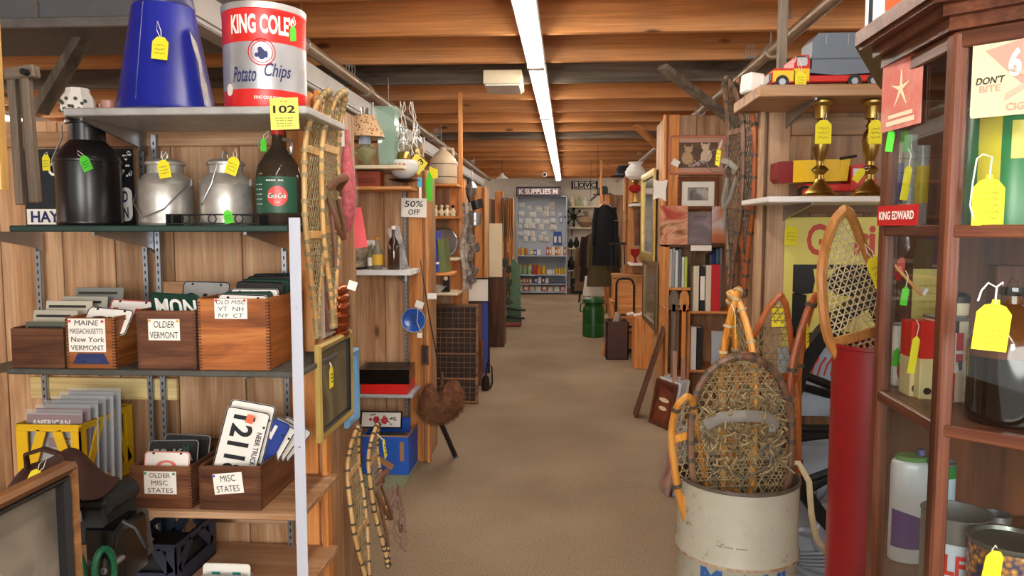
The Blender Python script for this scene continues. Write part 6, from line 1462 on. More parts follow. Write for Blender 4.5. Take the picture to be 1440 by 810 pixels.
for q in range(110):
    p = Vector((rnd.uniform(-.11, .11), rnd.uniform(-.10, -.065), Hb + .02 + rnd.uniform(0, .26))); d = Vector((rnd.uniform(-1, 1), rnd.uniform(-.2, .2), rnd.uniform(-1, 1))) * .045
    m.tube([p, p + d * .5 + Vector((0, -.01, 0)), p + d], .0036, 5)
o = m.build('rawhide_thongs', MIX, None, (cx, YB_, 0)); tagp(o, 'tangle of loose rawhide thongs on the round snowshoes in the drum', 'thongs', kind='stuff')
# tall dark snowshoes hanging on the right partition end
for i, (px, lab) in enumerate(((1034, 'tall old dark snowshoe hanging on the right partition end, left of two'), (1050, 'tall old dark snowshoe hanging on the right partition end, right of two'))):
    Y = 3.14 - .05 * i; X = XR - .05 - .01 * i; top = at(px, 112 + 4 * i, Y=Y); bot = at(px - 8 + 4 * i, 415, Y=Y); L = top.z - bot.z
    top.x = top.x; snowshoe('snowshoe', lab, bot, L, (.14, .15)[i], 'long', (0, (.03, .02)[i], (-1.35, -1.5)[i]), (darkash if i == 0 else redash)('z'), plain('old_net', '#5a5044', .6, var=.4, scale=30), DKRAWHIDE, r=.012, sp=.022, upturn=.05, wraps=24, binding=plain('grey_harness', '#8a8478', .6, var=.2) if i == 0 else None, tag=((-.02, -.06, L * .68), YTAG) if i == 0 else None)
t = thing('wire_ring', 'pale wire ring hanging left of the tall dark snowshoe', 'ring', at(1009, 226, Y=3.0)); M().tube([(.042 * math.cos(a_ * PI / 12), 0, .046 * math.sin(a_ * PI / 12)) for a_ in range(24)], .0022, 6, closed=True).build('ring', GALV, t)
facepic('narrow green framed print on the right partition end', 1061, 215, 1068, 400, plain('green_frame', '#7a7c4a', .5), art('green_art2', ['#4c5c3c', '#8a9468', '#b0a878'], 5), .02, XR + .0) if 0 else None

# ================================================================ RIGHT BAY 2: prints and bookcase
YP = 5.94
def wallpic(label, x0_, y0_, x1_, y1_, Y, fm, am, bw, **kw):
    a = at(x0_, y1_, Y=Y); b = at(x1_, y0_, Y=Y)
    return picture('framed_picture', label, 'picture', ((a.x + b.x) / 2, Y, a.z), b.x - a.x, b.z - a.z, fm, am, bw=bw, **kw)
t = wallpic('framed colour print of two kittens with flowers in a pink mount', 940, 190, 1020, 246, YP, plain('pink_frame', '#c0785c', .5), art('kitten_ground', ['#4c3424', '#5c4430', '#8a6a48'], 3), .02, matw=.035, matm=plain('pinkish_mat', '#c49a84', .7))
W_ = at(1020, 200, Y=YP).x - at(940, 200, Y=YP).x; H_ = at(980, 190, Y=YP).z - at(980, 246, Y=YP).z
KIT = plain('kitten_fur', '#c0a078', .8, var=.2, scale=60); CRM = plain('kitten_cream', '#dcc8a8', .8)
for (cx_, cz_, fl) in ((-.075, .14, 1), (.075, .16, -1)):
    m = M(); e = lambda w2, h2, x, z, dd=0: m.prism(ell(w2, h2, 14, cx_ + fl * x, cz_ + z), -.0035 - dd, -.002)
    e(.085, .10, 0, -.01); e(.06, .052, .01, .055, .0004)
    for s in (-1, 1): m.prism([(cx_ + fl * .01 + s * .026 - .01, cz_ + .07), (cx_ + fl * .01 + s * .026 + .01, cz_ + .07), (cx_ + fl * .01 + s * .03, cz_ + .098)], -.004, -.002)
    e(.02, .07, .035, -.02, .0006); m.build('painted_kitten', KIT if fl > 0 else CRM, t)
m = M(); rnd = random.Random(2)
for q in range(16): m.prism(ell(.018, .016, 7, rnd.uniform(-.06, .06), rnd.uniform(.07, .11)), -.0048 - .0001 * q, -.004)
m.build('painted_flowers', plain('painted_flower', '#a8aab0', .7, c2='#c89c8c', scale=60), t)
o = M().bx((0, 0, 0), (.06, .002, .05), (0, .5, 0)).build('paper_tag', PAPER, None, at(950, 229, Y=YP - .03)); tagp(o, 'small cream tag stuck on the kitten print glass', 'tag')
t = wallpic('brown framed black and white etching below the kitten print', 952, 249, 1011, 296, YP, wood('frame_brown', '#4c2814', '#7a4424', '#92582f', 'x', knots=False), art('etching', ['#3c3c3c', '#8a8884', '#c4c0b8'], 10), .028, matw=.045, inner=(BRASS, .006))
t = thing('paper_note', 'white creased star shaped paper pinned on the partition stud', 'note', at(928, 268, Y=5.88)); M().prism([(-.055, -.07), (0, -.055), (.05, -.085), (.045, 0), (.06, .085), (0, .07), (-.05, .09), (-.045, 0)], -.002, 0).build('paper', PAPER, t)
BX0 = at(935, 520, Y=5.5).x; BX1 = at(1040, 520, Y=5.5).x; YC_ = 5.5
bt = at(980, 344, Y=YC_).z
t = thing('bookcase', 'pine bookcase with stepped shelves under the prints', 'bookcase', (0, YC_, 0))
x0, x1 = BX0, BX1 + .25
zz = [at(980, y, Y=YC_).z for y in (346, 405, 438, 521)]
m = M()
M().box(x0, x0 + .02, 0, .4, 0, bt, ch=.002).build('side_panel', stud('z'), t); M().box(x1 - .02, x1, 0, .4, 0, bt, ch=.002).build('side_panel', stud('z'), t)
M().box(x0, x1, .385, .4, 0, bt, ch=.002).build('back_panel', pine('z'), t)
M().box(x0, x1, 0, .4, bt - .02, bt, ch=.002).build('shelf', dark_crate('x'), t)
xm = at(972, 400, Y=YC_).x
M().box(x0 + .02, xm, .02, .385, zz[1] - .02, zz[1], ch=.002).build('shelf', stud('x'), t)
M().box(xm - .02, x1 - .02, .02, .385, zz[2] - .02, zz[2], ch=.002).build('shelf', stud('x'), t)
M().box(xm - .02, x1 - .02, .02, .385, zz[3] - .02, zz[3], ch=.002).build('shelf', stud('x'), t)
M().box(xm - .02, xm, .01, .385, 0, zz[2], ch=.002).build('upright', stud('z'), t)
M().box(x0 + .02, xm - .02, .02, .385, .30, .32, ch=.002).build('shelf', stud('x'), t)
def leaf(label, x0_, y0_, x1_, y1_, Y, am, rot=0, cat='poster', nm='poster', th=.006):
    a = at(x0_, y1_, Y=Y); b = at(x1_, y0_, Y=Y); w_, h_ = b.x - a.x, b.z - a.z
    t = thing(nm, label, cat, ((a.x + b.x) / 2, Y, a.z), rot=(-.08, rot, 0)); M().box(-w_ / 2, w_ / 2, -th, 0, 0, h_, ch=.001).build('sheet', am, t); return t, w_, h_
t, w_, h_ = leaf('red and tan painting of a figure wrapped in plastic on the bookcase', 928, 289, 968, 344, 5.55, art('red_painting', ['#7a1c1c', '#b8584a', '#d8a888', '#8c5a3c', '#a82c34'], 4, .2))
t, w_, h_ = leaf('grey lilac poster standing on the bookcase between two pictures', 968, 298, 1001, 344, 5.58, art('lilac_poster', ['#8c7c84', '#6f6468', '#a89aa0'], 4, .5))
letter(t, '---- ---', (0, -.0065, h_ * .85), w=w_ * .6, h=.004, mat=plain('poster_ink', '#3c3438', .8))
t, w_, h_ = leaf('pale blue and orange poster leaning at the bookcase right', 1001, 290, 1022, 342, 5.58, art('orange_poster', ['#8c98a8', '#c8cdd2', '#b87048', '#9c4c30'], 3, .3))
o = M().box(-.075, .075, -.002, 0, -.04, 0).build('paper_strip', PAPER, None, at(986, 345, Y=YC_ - .002)); tagp(o, 'blank white paper strip on the bookcase top edge', 'label')
BKC = {'white': '#d8d8d4', 'grey': '#9aa0a6', 'lime': '#b4c44c', 'blue': '#4a7ca4', 'cream': '#e0d6c0', 'red': '#c8202c', 'black': '#1c1c1e', 'teal': '#5c8ca0', 'slate': '#5c6670', 'purple': '#5c3c7c'}
def bm_(c_): return plain('book_' + c_, BKC[c_], .45)
def booksrow(items, zs_, Y, grp=None):
    for (px, wpx, ytop, colr, lab, ttl) in items:
        bd = (.25, .8, PAPER) if ttl else None; ttl = None
        h_ = at(px, ytop, Y=Y).z - zs_; book(lab, (at(px, 350, Y=Y).x, Y, zs_), wpx * Y / 1040 * .94, h_, .17, bm_(colr), title=ttl, tm=INK if colr in ('white', 'cream', 'lime') else PAPER, group=grp, band=bd)
booksrow([(943.0, 4.4, 350, 'white', 'tall thin white book, first on the upper bookcase shelf', None), (947.5, 4, 349, 'grey', 'tall thin grey book, second on the upper bookcase shelf', None),
          (952, 4, 352, 'white', 'white book just right of the tall grey one', None), (956.5, 4, 350, 'slate', 'thin slate book on the upper bookcase shelf', None),
          (961, 3.5, 361, 'white', 'shorter white book beside the lime one', None), (965, 4, 361, 'lime', 'lime green book on the upper bookcase shelf', None)], zz[1], 5.53)
booksrow([(1004, 4, 356, 'blue', 'blue book behind the tall red book', None), (1009, 4, 350, 'teal', 'tall teal book behind the red book', None), (1014, 4, 349, 'grey', 'tall pale grey book at the right of the upper row', None), (1000, 4, 358, 'slate', 'slate book left of the blue one on the upper row', None)], zz[2], 5.72)
booksrow([(980, 8, 374, 'cream', 'thick cream book on the lower bookcase ledge', None), (989, 7, 376, 'black', 'thick black and white dust jacket book on the ledge', 'band'), (997.5, 8, 373, 'cream', 'cream book with red lettering left of the tall red book', None), (1007, 13, 372, 'red', 'thick bright red book on the bookcase ledge', None)], zz[2], 5.53)
M().box(-.0, .0, 0, 0, 0, 0)
booksrow([(978, 8, 460, 'white', 'white book with red spine ends leaning on the lower shelf', None), (987, 8, 461, 'black', 'black hardback book beside the red ended one', None), (972.5, 2.5, 470, 'slate', 'thin slate pamphlet left on the lower shelf', None)], zz[3], 5.53)
t, w_, h_ = leaf('white enamel panel with yellow mark behind the lower shelf books', 1000, 466, 1022, 512, 5.62, plain('pale_blue_white', '#b8c4d0', .4), nm='panel', cat='panel')
t = thing('toy_bus', 'small purple and white toy tram in the left bookcase cubby', 'toy', (at(957, 403, Y=5.56).x, 5.56, zz[1] + .0)) if 0 else None
zc_ = at(957, 432, Y=5.56).z
M_ = M(); t = thing('cubby_shelf', 'short curved pine ledge in the left bookcase cubby', 'shelf', (at(953, 432, Y=5.5).x, 5.52, zc_)); M().box(-.09, .09, -.01, .34, -.015, 0, ch=.004).build('board', stud('x'), t)
t = thing('toy_bus', 'small purple and white toy tram in the left bookcase cubby', 'toy', (at(954, 430, Y=5.56).x, 5.56, zc_)); 
M().box(-.075, .075, 0, .06, .012, .06, ch=.006).build('body', WHITE, t); M().box(-.076, .0, -.001, .061, .03, .075, ch=.006).build('purple_front', bm_('purple'), t); 
for x in (-.05, .05): M().cyl((x, -.004, .014), (x, .004, .014), .014, n=12).build('wheel', BLACK, t)
for x in (-.03, 0, .03, .055): M().box(x - .009, x + .009, -.002, 0, .035, .05).build('window', INK, t)
t = thing('hanging_tools', 'pair of pale wooden paddles standing left of the bookcase cubby', 'paddle', (at(951, 520, Y=5.42).x, 5.40, 0))
for x, c_ in ((-.03, greywood('z')), (.045, stud('z'))): M().box(x - .016, x + .016, -.008, .008, 0, .88, ch=.004).prism(ell(.07, .16, 14, x, .9), -.008, .008).build('paddle', c_, t)
t = thing('wooden_bracket', 'long thin wooden brackets standing by the bookcase side', 'bracket', (at(948, 560, Y=5.30).x, 5.28, 0)); M().beam((0, 0, 0), (0, .02, .55), .03, .02).build('upright', plain('pinkish', '#b58c74', .6), t); M().beam((.06, 0, 0), (.06, .02, .5), .03, .02).build('upright', plain('pinkish2', '#9c7464', .6), t)
# pictures and boards stacked on the floor to the right of the aisle
def lean_pic(label, foot_px, foot_py, w, h, lean, rz, fm, am, bw=.02, **kw):
    f = at(foot_px, foot_py, Z=0); return picture('framed_picture', label, 'picture', f, w, h, fm, am, bw=bw, rot=(-lean, 0, rz), **kw)
STK = [('framed brown print at the front of the first floor stack', '#5a2c18', art('brown_print', ['#3c1810', '#7c3c20', '#a05a30'], 5)), ('second picture in the first floor stack with white edge', '#d8d8d8', PAPER), ('third picture in the first floor stack with silver edge', '#a8adb4', PAPER), ('last picture in the first floor stack with pale edge', '#c8c2b8', PAPER)]
for i, (lab, c_, am) in enumerate(STK):
    f = at(918, 600, Z=0) + Vector((.05 + .028 * i, .02 + .012 * i, 0)); t = picture('framed_picture', lab, 'picture', f, .27, .33 + .008 * i, plain('stack_frame_%d' % i, c_, .5), am, bw=.03, rot=(-.20, 0, -1.15))
    if i == 0:
        for k_ in range(2): M().prism(ell(.13 - .03 * k_, .03, 16, 0, .19 - .06 * k_), -.0035, -.002).build('pale_print', CREAM, t)
for i, (lab, c_) in enumerate((('pinkish framed picture at the front of the second floor stack', '#9c8078'), ('grey framed picture second in the second floor stack', '#8c9298'), ('white framed picture third in the second floor stack', '#d0d2d4'), ('silver framed picture last in the second floor stack', '#9aa4ae'))):
    f = at(930, 690, Z=0) + Vector((.02 + .035 * i, .0 + .006 * i, 0)); picture('framed_picture', lab, 'picture', f, .20, .34 + .012 * i, plain('stack2_frame_%d' % i, c_, .4), [art('red_painting2', ['#7a4c44', '#b8887a', '#d8c8b8'], 4), PAPER][i % 2], bw=.018, rot=(-.22, 0, -1.52))
t = slab('leaning_board', 'dark brown wooden board leaning on the right partition end', 'board', at(889, 585, Z=0) + Vector((.02, 0, 0)), .02, .14, .72, dark_crate('z'), rot=(0, .30, 0))
# mirrors hanging on the partition end R2
XM = XR + .02
a = at(917, 240, X=XM); b = at(905, 362, X=XM)
facepic('long gold framed mirror upper on the right partition end', 903, 243, 921, 366, GILTL, plain('mirror', '#c8c4b8', .05, .9), .03, XM - .02) if 0 else None
def facepicR(label, pxn, pxf, y0_, y1_, X, fm, am, bw, **kw):
    a = at(pxn, 300, X=X); b = at(pxf, 300, X=X); mid = (pxn + pxf) / 2; top = at(mid, y0_, X=X); bot = at(mid, y1_, X=X)
    return picture('framed_picture', label, 'mirror', (X, (a.y + b.y) / 2, bot.z), abs(b.y - a.y), top.z - bot.z, fm, am, bw=bw, d=.025, rot=(0, 0, -PI / 2), **kw)
facepicR('long gold framed mirror, upper one on the right partition end', 922, 904, 242, 365, XM, GILTL, plain('mirror', '#b8b4a8', .08, .9), .06)
facepicR('long brown framed mirror hanging below the gold one', 927, 908, 366, 460, XM, plain('dull_gilt', '#7a6442', .4, .4), plain('mirror2', '#9a8c7c', .15, .7), .05)
# ---------------- further right
shz = at(905, 286, Y=8.5).z
shelf('white shelf under the milk glass lamp in the right bay', at(888, 286, Y=8.5).x, at(925, 286, Y=8.5).x, 8.5, 8.88, shz, .03, WHITE)
shz2 = at(905, 370, Y=8.5).z
shelf('white shelf with red glass and amber glass in the right bay', at(886, 370, Y=8.5).x, at(925, 370, Y=8.5).x, 8.5, 8.88, shz2, .03, WHITE)
u = 8.6 / 1040; c = Vector((at(893, 286, Y=8.6).x, 8.6, shz)); t = thing('milk_glass_lamp', 'ruffled milk glass shade lamp with ruby font on the white shelf', 'lamp', c)
M().lathe([(.06, 0), (.03, .02), (.02, .08), (.025, .12)], n=18).build('brass_foot', BRASS, t); M().lathe([(.03, .12), (.07, .15), (.075, .18), (.05, .21), (.02, .22)], n=18).build('ruby_font', plain('ruby', '#a0181c', .15), t)
M().lathe([(.02, .22), (.04, .25), (.03, .28)], n=14).build('burner', BRASS, t)
M().lathe([(.06, .27), (.11, .31), (.12, .36), (.09, .41), (.065, .44), (.09, .47), (.085, .47), (.055, .44), (.08, .41)], n=20, cap=False).build('ruffled_shade', plain('milk_glass_b', '#ecebe8', .2), t)
t = lathe_thing('ruby_goblet', 'ruby red glass goblet on the lower white shelf', 'goblet', (at(893, 370, Y=8.55).x, 8.56, shz2), [(.04, 0), (.01, .03), (.015, .06), (.05, .10), (.055, .16), (.05, .16), (.02, .08)], plain('ruby', '#a0181c', .15))
t = lathe_thing('amber_goblet', 'amber glass tumbler beside the ruby goblet', 'goblet', (at(907, 370, Y=8.55).x, 8.58, shz2), [(.04, 0), (.045, .01), (.05, .12), (.045, .12), (.035, .02)], plain('amber_glass', '#c07a20', .15))
t = wallpic('dark picture between the two white shelves of the right bay', 893, 300, 925, 345, 8.86, dark_crate('x'), art('dark_pic', ['#1c1410', '#5c2a1c', '#8c6a4a'], 5), .04)
# green milk can, boxes, desk
f = at(835, 475, Z=0); g_ = f.y / 1040; R = 15.5 * g_; H = 57 * g_
GREEN = plain('can_green', '#16561f', .35, var=.08)
t = thing('green_milk_can', 'green lidded metal churn standing on the carpet', 'churn', (f.x, f.y + R, 0))
M().lathe([(R * .95, 0), (R, .01), (R, H * .66), (R * .97, H * .70), (R * .92, H * .74)], n=32).build('body', GREEN, t); M().lathe([(R * .8, H * .74), (R * .8, H * .82), (R * 1.02, H * .86), (R * 1.02, H * .90), (R * .9, H * .95), (R * .4, H * .985), (0, H)], n=32).build('lid', GREEN, t)
for s in (-1, 1): M().tube([(s * R * .97, 0, H * .62), (s * R * 1.2, 0, H * .62), (s * R * 1.2, 0, H * .82), (s * R * .9, 0, H * .82)], .010, 6).build('handle', GREEN, t)
M().lathe([(R * 1.0, H * .3), (R * 1.015, H * .305), (R * 1.0, H * .31)], n=32, cap=False).build('seam_ring', GREEN, t)
f = at(868, 506, Z=0); g_ = f.y / 1040; w_ = 31 * g_; h_ = 54 * g_
BRC = plain('maroon_brown', '#4c2820', .5, var=.1)
t = thing('brown_bin', 'tall dark maroon box filled with rolled cloth on the aisle edge', 'box', (f.x, f.y, 0))
for (x0_, x1_, y0_, y1_) in ((-w_ / 2, w_ / 2, 0, .015), (-w_ / 2, w_ / 2, .3, .315), (-w_ / 2, -w_ / 2 + .015, 0, .315), (w_ / 2 - .015, w_ / 2, 0, .315)): M().box(x0_, x1_, y0_, y1_, 0, h_, ch=.003).build('side_panel', BRC, t)
M().box(-w_ / 2, w_ / 2, 0, .315, 0, .01).build('bottom', BRC, t); bf = f
for i in range(4):
    o = thing('cloth_roll', ['pale', 'tan', 'brown', 'grey'][i] + ' cloth roll sticking out of the dark maroon box', 'cloth', Vector((f.x - w_ * .25 + w_ * .17 * i, f.y + .12 + .03 * i, h_ - .18)), rot=(.1, .25 - .15 * i, 0)); M().cyl((0, 0, 0), (0, 0, .27), .035, .03, n=14).build('roll', plain('cloth_%d' % i, ['#b8a894', '#b58a60', '#6c4830', '#8a8480'][i], .9), o)
t = thing('leaning_crate', 'shallow wooden tray leaning beside the dark maroon box', 'tray', at(848, 500, Z=0), rot=(0, .35, 0)); M().box(-.012, .012, 0, .3, 0, .32, ch=.003).build('base', stud('z'), t); M().box(.012, .05, 0, .3, 0, .015).box(.012, .05, 0, .3, .305, .32).box(.012, .05, 0, .015, 0, .32).build('rim', dark_crate('z'), t)
# wooden desk / organ bench with items
f = at(893, 500, Z=0); 
t = thing('wooden_desk', 'orange pine desk with drawers standing by the right aisle', 'desk', (XR + .17, 8.45, 0)); dz = at(880, 424, Y=8.45).z
DW = stud('x'); M().box(-.36, .4, 0, .43, dz - .03, dz, ch=.004).build('desk_top', DW, t); 
for s in (-.34, .34): M().box(s - .02, s + .02, .02, .42, 0, dz - .03, ch=.003).build('side_panel', stud('z'), t)
M().box(-.32, .32, .40, .42, 0, dz - .03).build('back_panel', stud('z'), t)
for k_ in range(3):
    d_ = M().box(-.31, .31, -.01, .012, .05 + k_ * .2, .23 + k_ * .2, ch=.004).build('drawer', DW, t); M().sphere((0, -.02, .14 + k_ * .2), .016, 8, 6).build('knob', DKIRON, d_)
t = thing('wooden_chest', 'orange wooden chest on top of the pine desk', 'chest', (XR + .12, 8.55, dz)); hh = at(880, 388, Y=8.5).z - dz
M().box(-.28, .28, 0, .35, 0, hh, ch=.005).build('body', stud('x'), t); M().box(-.29, .29, -.01, .36, hh - .03, hh + .01, ch=.004).build('lid', fir('x'), t); M().box(-.02, .02, -.014, -.01, hh - .08, hh - .02, ch=.002).build('latch', BRASS, t)
t = thing('paper_flowers', 'row of small white paper flowers on the desk front', 'flowers', at(903, 442, Y=7.6)); m = M()
for q in range(9): m.sphere((-.14 + .035 * q, 0, .01 * math.sin(q * 2)), .022, 8, 6, sc=(1, .6, .8))
m.build('flowers', PAPER, t, kind='stuff'); M().box(-.16, .16, .01, .025, -.03, -.01).build('strip', stud('x'), t)
t = slab('wooden_cabinet', 'low orange wooden cabinet at the aisle edge under the flowers', 'cabinet', (at(905, 500, Y=7.5).x + .02, 7.65, 0), .22, .3, at(903, 447, Y=7.5).z, stud('z'))
t = thing('black_hand_truck', 'black bent metal handle standing behind the maroon box', 'handle', at(866, 480, Y=bf.y + .36) * 1); t.location = (at(866, 480, Y=bf.y + .36).x, bf.y + .37, 0)
zt = at(866, 392, Y=bf.y + .36).z; M().tube([(0, 0, 0), (0, 0, zt - .06), (.02, 0, zt - .01), (.06, 0, zt), (.14, 0, zt), (.18, 0, zt - .02), (.20, 0, zt - .08), (.20, 0, 0)], .013, 8).build('tube_frame', BLACK, t); M().box(0, .2, -.01, .01, .3, .33).build('crossbar', BLACK, t)
# coats
def coat(label, px, py, Y, w_, h_, mat, rz=0, grp=None):
    c = at(px, py, Y=Y); t = thing('hanging_coat', label, 'coat', (c.x, Y, c.z), rz=rz, group=grp)
    def sh(u_, v_):
        a_ = 2 * PI * u_; ww = w_ * (.34 + .22 * min(1, v_ * 6) + .08 * v_) * (1 if v_ > .02 else .4); fold = 1 + .10 * math.sin(7 * a_ + 3 * v_) * v_
        return (ww * math.cos(a_) * fold, .35 * ww * math.sin(a_) * fold, -h_ * v_)
    M().grid(36, 14, sh).build('body', mat, t)
    for s in (-1, 1): M().tube([(s * w_ * .42, 0, -.05 * h_), (s * w_ * .56, -.02, -.3 * h_), (s * w_ * .6, -.03, -.66 * h_)], [w_ * .16, w_ * .13, w_ * .11], 10).build('sleeve', mat, t)
    M().tube([(-w_ * .3, 0, -.02), (0, 0, .05), (w_ * .3, 0, -.02)], .006, 6).build('hanger', STEEL, t); M().tube([(0, 0, .05), (0, 0, .1), (.02, 0, .13), (.0, 0, .15)], .005, 6).build('hook', STEEL, t); return t
coat('navy black coat with pale cuff band hanging at the right aisle', 851, 288, 10.6, .27, .86, plain('navy_wool', '#14161c', .95, var=.2))
coat('olive brown long coat hanging beneath the navy coat', 843, 325, 11.0, .27, .82, plain('olive_wool', '#5a4c30', .95, var=.2))
coat('dark maroon coat hanging left in the coat row', 830, 330, 11.4, .24, .72, plain('maroon_wool', '#2c1814', .95, var=.2))
coat('tan brown coat at the back of the coat row', 823, 345, 11.8, .25, .72, plain('tan_wool', '#6c5438', .95, var=.2))
coat('khaki coat hanging at the right of the coat row', 858, 330, 11.2, .24, .75, plain('khaki_wool', '#4c4028', .95, var=.2))
t = thing('coat_rail', 'metal rail from which the coats hang', 'rail', (.52, 9.9, at(851, 278, Y=10.6).z + .02)); M().cyl((0, 0, 0), (.0, 2.2, 0), .014, n=8).build('rail', DKIRON, t)
for yy in (0.05, 2.15): M().cyl((0, yy, 0), (0, yy, CEIL - t.location.z + .02), .003, n=6).build('drop_rod', DKIRON, t)
t = thing('white_garment', 'white cotton garment hanging below the coats', 'garment', at(835, 388, Y=11.2)); M().grid(30, 8, lambda u_, v_: (.12 * (1 + .3 * v_) * math.cos(2 * PI * u_) * (1 + .1 * math.sin(14 * PI * u_)), .07 * math.sin(2 * PI * u_), -.30 * v_)).build('skirt', plain('white_cotton', '#dcd8cf', .9), t)
t = thing('round_stool', 'small dark stool with green seat beside the churn', 'stool', at(822, 425, Z=0)); M().cyl((0, 0, .38), (0, 0, .44), .17, n=20).build('seat', plain('dull_green2', '#4a6c4a', .6), t)
for q in range(4): M().tube([(.1 * math.cos(q * PI / 2 + .7), .1 * math.sin(q * PI / 2 + .7), .38), (.15 * math.cos(q * PI / 2 + .7), .15 * math.sin(q * PI / 2 + .7), 0)], .014, 6).build('leg', DKIRON, t)
# hats and dark clutter over the coats
for i, (px, py, Y, r, c_, lab) in enumerate(((868, 260, 10.2, .16, '#1c1c20', 'black felt hat on the far right partition top'), (850, 268, 11.5, .14, '#3c4a40', 'dark green felt hat on the far right partition top'), (836, 272, 12.2, .16, '#2a2a30', 'charcoal felt hat at the end of the right partitions'))):
    c = Vector((.79, 9.1, 2.052) if i == 0 else (.75, 12.55 + .3 * (i - 1), 2.002)); t = thing('felt_hat', lab, 'hat', c); mt = plain('felt_%d' % i, c_, .95)
    M().lathe([(r, 0), (r * .98, .012), (r * .6, .01), (r * .58, .012)], n=24).build('brim', mt, t); M().lathe([(r * .6, .01), (r * .56, .10), (r * .4, .13), (r * .1, .115)], n=24).build('crown', mt, t); M().lathe([(r * .605, .012), (r * .60, .035)], n=24, cap=False).build('hat_band', BLACK, t)
t = thing('brass_scale', 'small hanging brass pans on the pine partition beyond the lamp', 'scale', at(874, 300, Y=8.85)); m = M(); m.tube([(-.05, 0, .02), (.05, 0, .02)], .005, 6)
m.build('beam', BRASS, t)
for x in (-.05, .05):
    p_ = M().lathe([(.035, 0), (.04, .01), (.036, .01)], n=14).build('pan', STEEL, t, (x, 0, -.09)); M().tube([(0, 0, .11), (.03, 0, .01)], .002, 4).build('chain', STEEL, p_)
t = thing('wall_tools', 'row of rusty hand tools hanging on the pine partition beyond the coats', 'tools', at(868, 345, Y=8.86))
for i in range(4): x = -.07 + .05 * i; M().beam((x, 0, 0), (x + .01, 0, -.35 + .04 * i), .014, .01).bx((x, 0, .02), (.05, .012, .03), ch=.003).build('tool', DKIRON, t)
# ================================================================ DISPLAY CABINET (right foreground)
A = Vector((.572, 1.33)); Bc = Vector((.560, 1.10)); Cc = Vector((.83, .86)); Dd = Vector((1.2, .86)); Ee = Vector((1.2, 1.66)); Ff = Vector((.725, 1.66))
zt_ = at(1312, 58, Y=1.10).z
zs1 = at(1312, 322, Y=1.10).z; zs2 = at(1312, 600, Y=1.10).z; zs3 = .62
t = thing('display_cabinet', 'dark wooden glass display cabinet with angled corner at the right', 'cabinet', (0, 0, 0)); cab = t
def post(p, z0, z1, w=.022): M().box(-w / 2, w / 2, -w / 2, w / 2, z0, z1, ch=.003).build('post', walnut('z'), cab, (p.x, p.y, 0))
for p in (A, Bc, Cc, Dd, Ee, Ff): post(p, 0.02, zt_ + .01)
def rail_(p, q, z0, z1, d=.018, nm='rail'):
    m = M(); m.beam((p.x, p.y, (z0 + z1) / 2), (q.x, q.y, (z0 + z1) / 2), d, z1 - z0) if 0 else None
    v = (q - p); L = v.length; a_ = math.atan2(v.y, v.x)
    M().box(0, L, -d / 2, d / 2, z0, z1, ch=.002).build(nm, walnut('x'), cab, (p.x, p.y, 0), (0, 0, a_))
CG = glass('cabinet_glass', '#ffffff', 0.0)
k = N('thin_glass'); k.t.nodes.remove(k.b); tr = k.n('ShaderNodeBsdfTransparent'); tr.inputs[0].default_value = (.93, .95, .94, 1); gl = k.n('ShaderNodeBsdfGlossy'); gl.inputs['Roughness'].default_value = .01
fr = k.n('ShaderNodeFresnel'); ge = k.n('ShaderNodeNewGeometry'); ior = k.n('ShaderNodeMapRange'); ior.inputs['To Min'].default_value = 1.45; ior.inputs['To Max'].default_value = 1 / 1.45; k.l(ge.outputs['Backfacing'], ior.inputs[0]); k.l(ior.outputs[0], fr.inputs[0]); mx_ = k.n('ShaderNodeMixShader'); k.l(fr.outputs[0], mx_.inputs[0]); k.l(tr.outputs[0], mx_.inputs[1]); k.l(gl.outputs[0], mx_.inputs[2])
k.l(mx_.outputs[0], [n for n in k.t.nodes if n.type == 'OUTPUT_MATERIAL'][0].inputs[0]); THIN = k.m
def pane(p, q, z0, z1):
    v = (q - p); L = v.length; a_ = math.atan2(v.y, v.x)
    M().box(.008, L - .008, -.001, .001, z0, z1).build('glass_pane', THIN, cab, (p.x, p.y, 0), (0, 0, a_), smooth=0)
edges = ((Ff, A), (A, Bc), (Bc, Cc), (Cc, Dd), (Dd, Ee))
for p, q in edges:
    for z in (zs1, zs2): rail_(p, q, z - .012, z + .006)
    rail_(p, q, zs3 - .02, zs3 + .012); rail_(p, q, zt_ - .012, zt_ + .012)
    pane(p, q, zs3 + .012, zs2 - .012); pane(p, q, zs2 + .006, zs1 - .012); pane(p, q, zs1 + .006, zt_ - .012)
poly = [A, Bc, Cc, Dd, Ee, Ff]
def flat(z0, z1, nm, mat, grow=0.0):
    c = sum(poly, Vector((0, 0))) / 6; pts = []
    for p in poly: d = (p - c).normalized(); pts.append(p + d * grow)
    vs = [(p.x, p.y, z0) for p in pts] + [(p.x, p.y, z1) for p in pts]; n = 6
    M().add(vs, [tuple(range(n)), tuple(range(n, 2 * n))] + [(i, (i + 1) % n, (i + 1) % n + n, i + n) for i in range(n)]).build(nm, mat, cab, smooth=0)
flat(zs1 - .008, zs1 + .002, 'inner_shelf', walnut('x'), -.015); flat(zs2 - .008, zs2 + .002, 'inner_shelf', walnut('x'), -.015); flat(zs3 - .02, zs3 + .002, 'inner_shelf', walnut('x'), -.015)
flat(.02, .06, 'plinth', walnut('x'), .0); 
for p, q in edges: rail_(p, q, .06, zs3 - .02, nm='base_panel')
flat(zt_ + .012, zt_ + .03, 'cornice', walnut('x'), .02); flat(zt_ + .03, zt_ + .045, 'cornice', walnut('x'), .034); flat(zt_ + .045, zt_ + .052, 'cornice', walnut('x'), .055); flat(zt_ + .052, zt_ + .075, 'cornice', walnut('x'), .062)
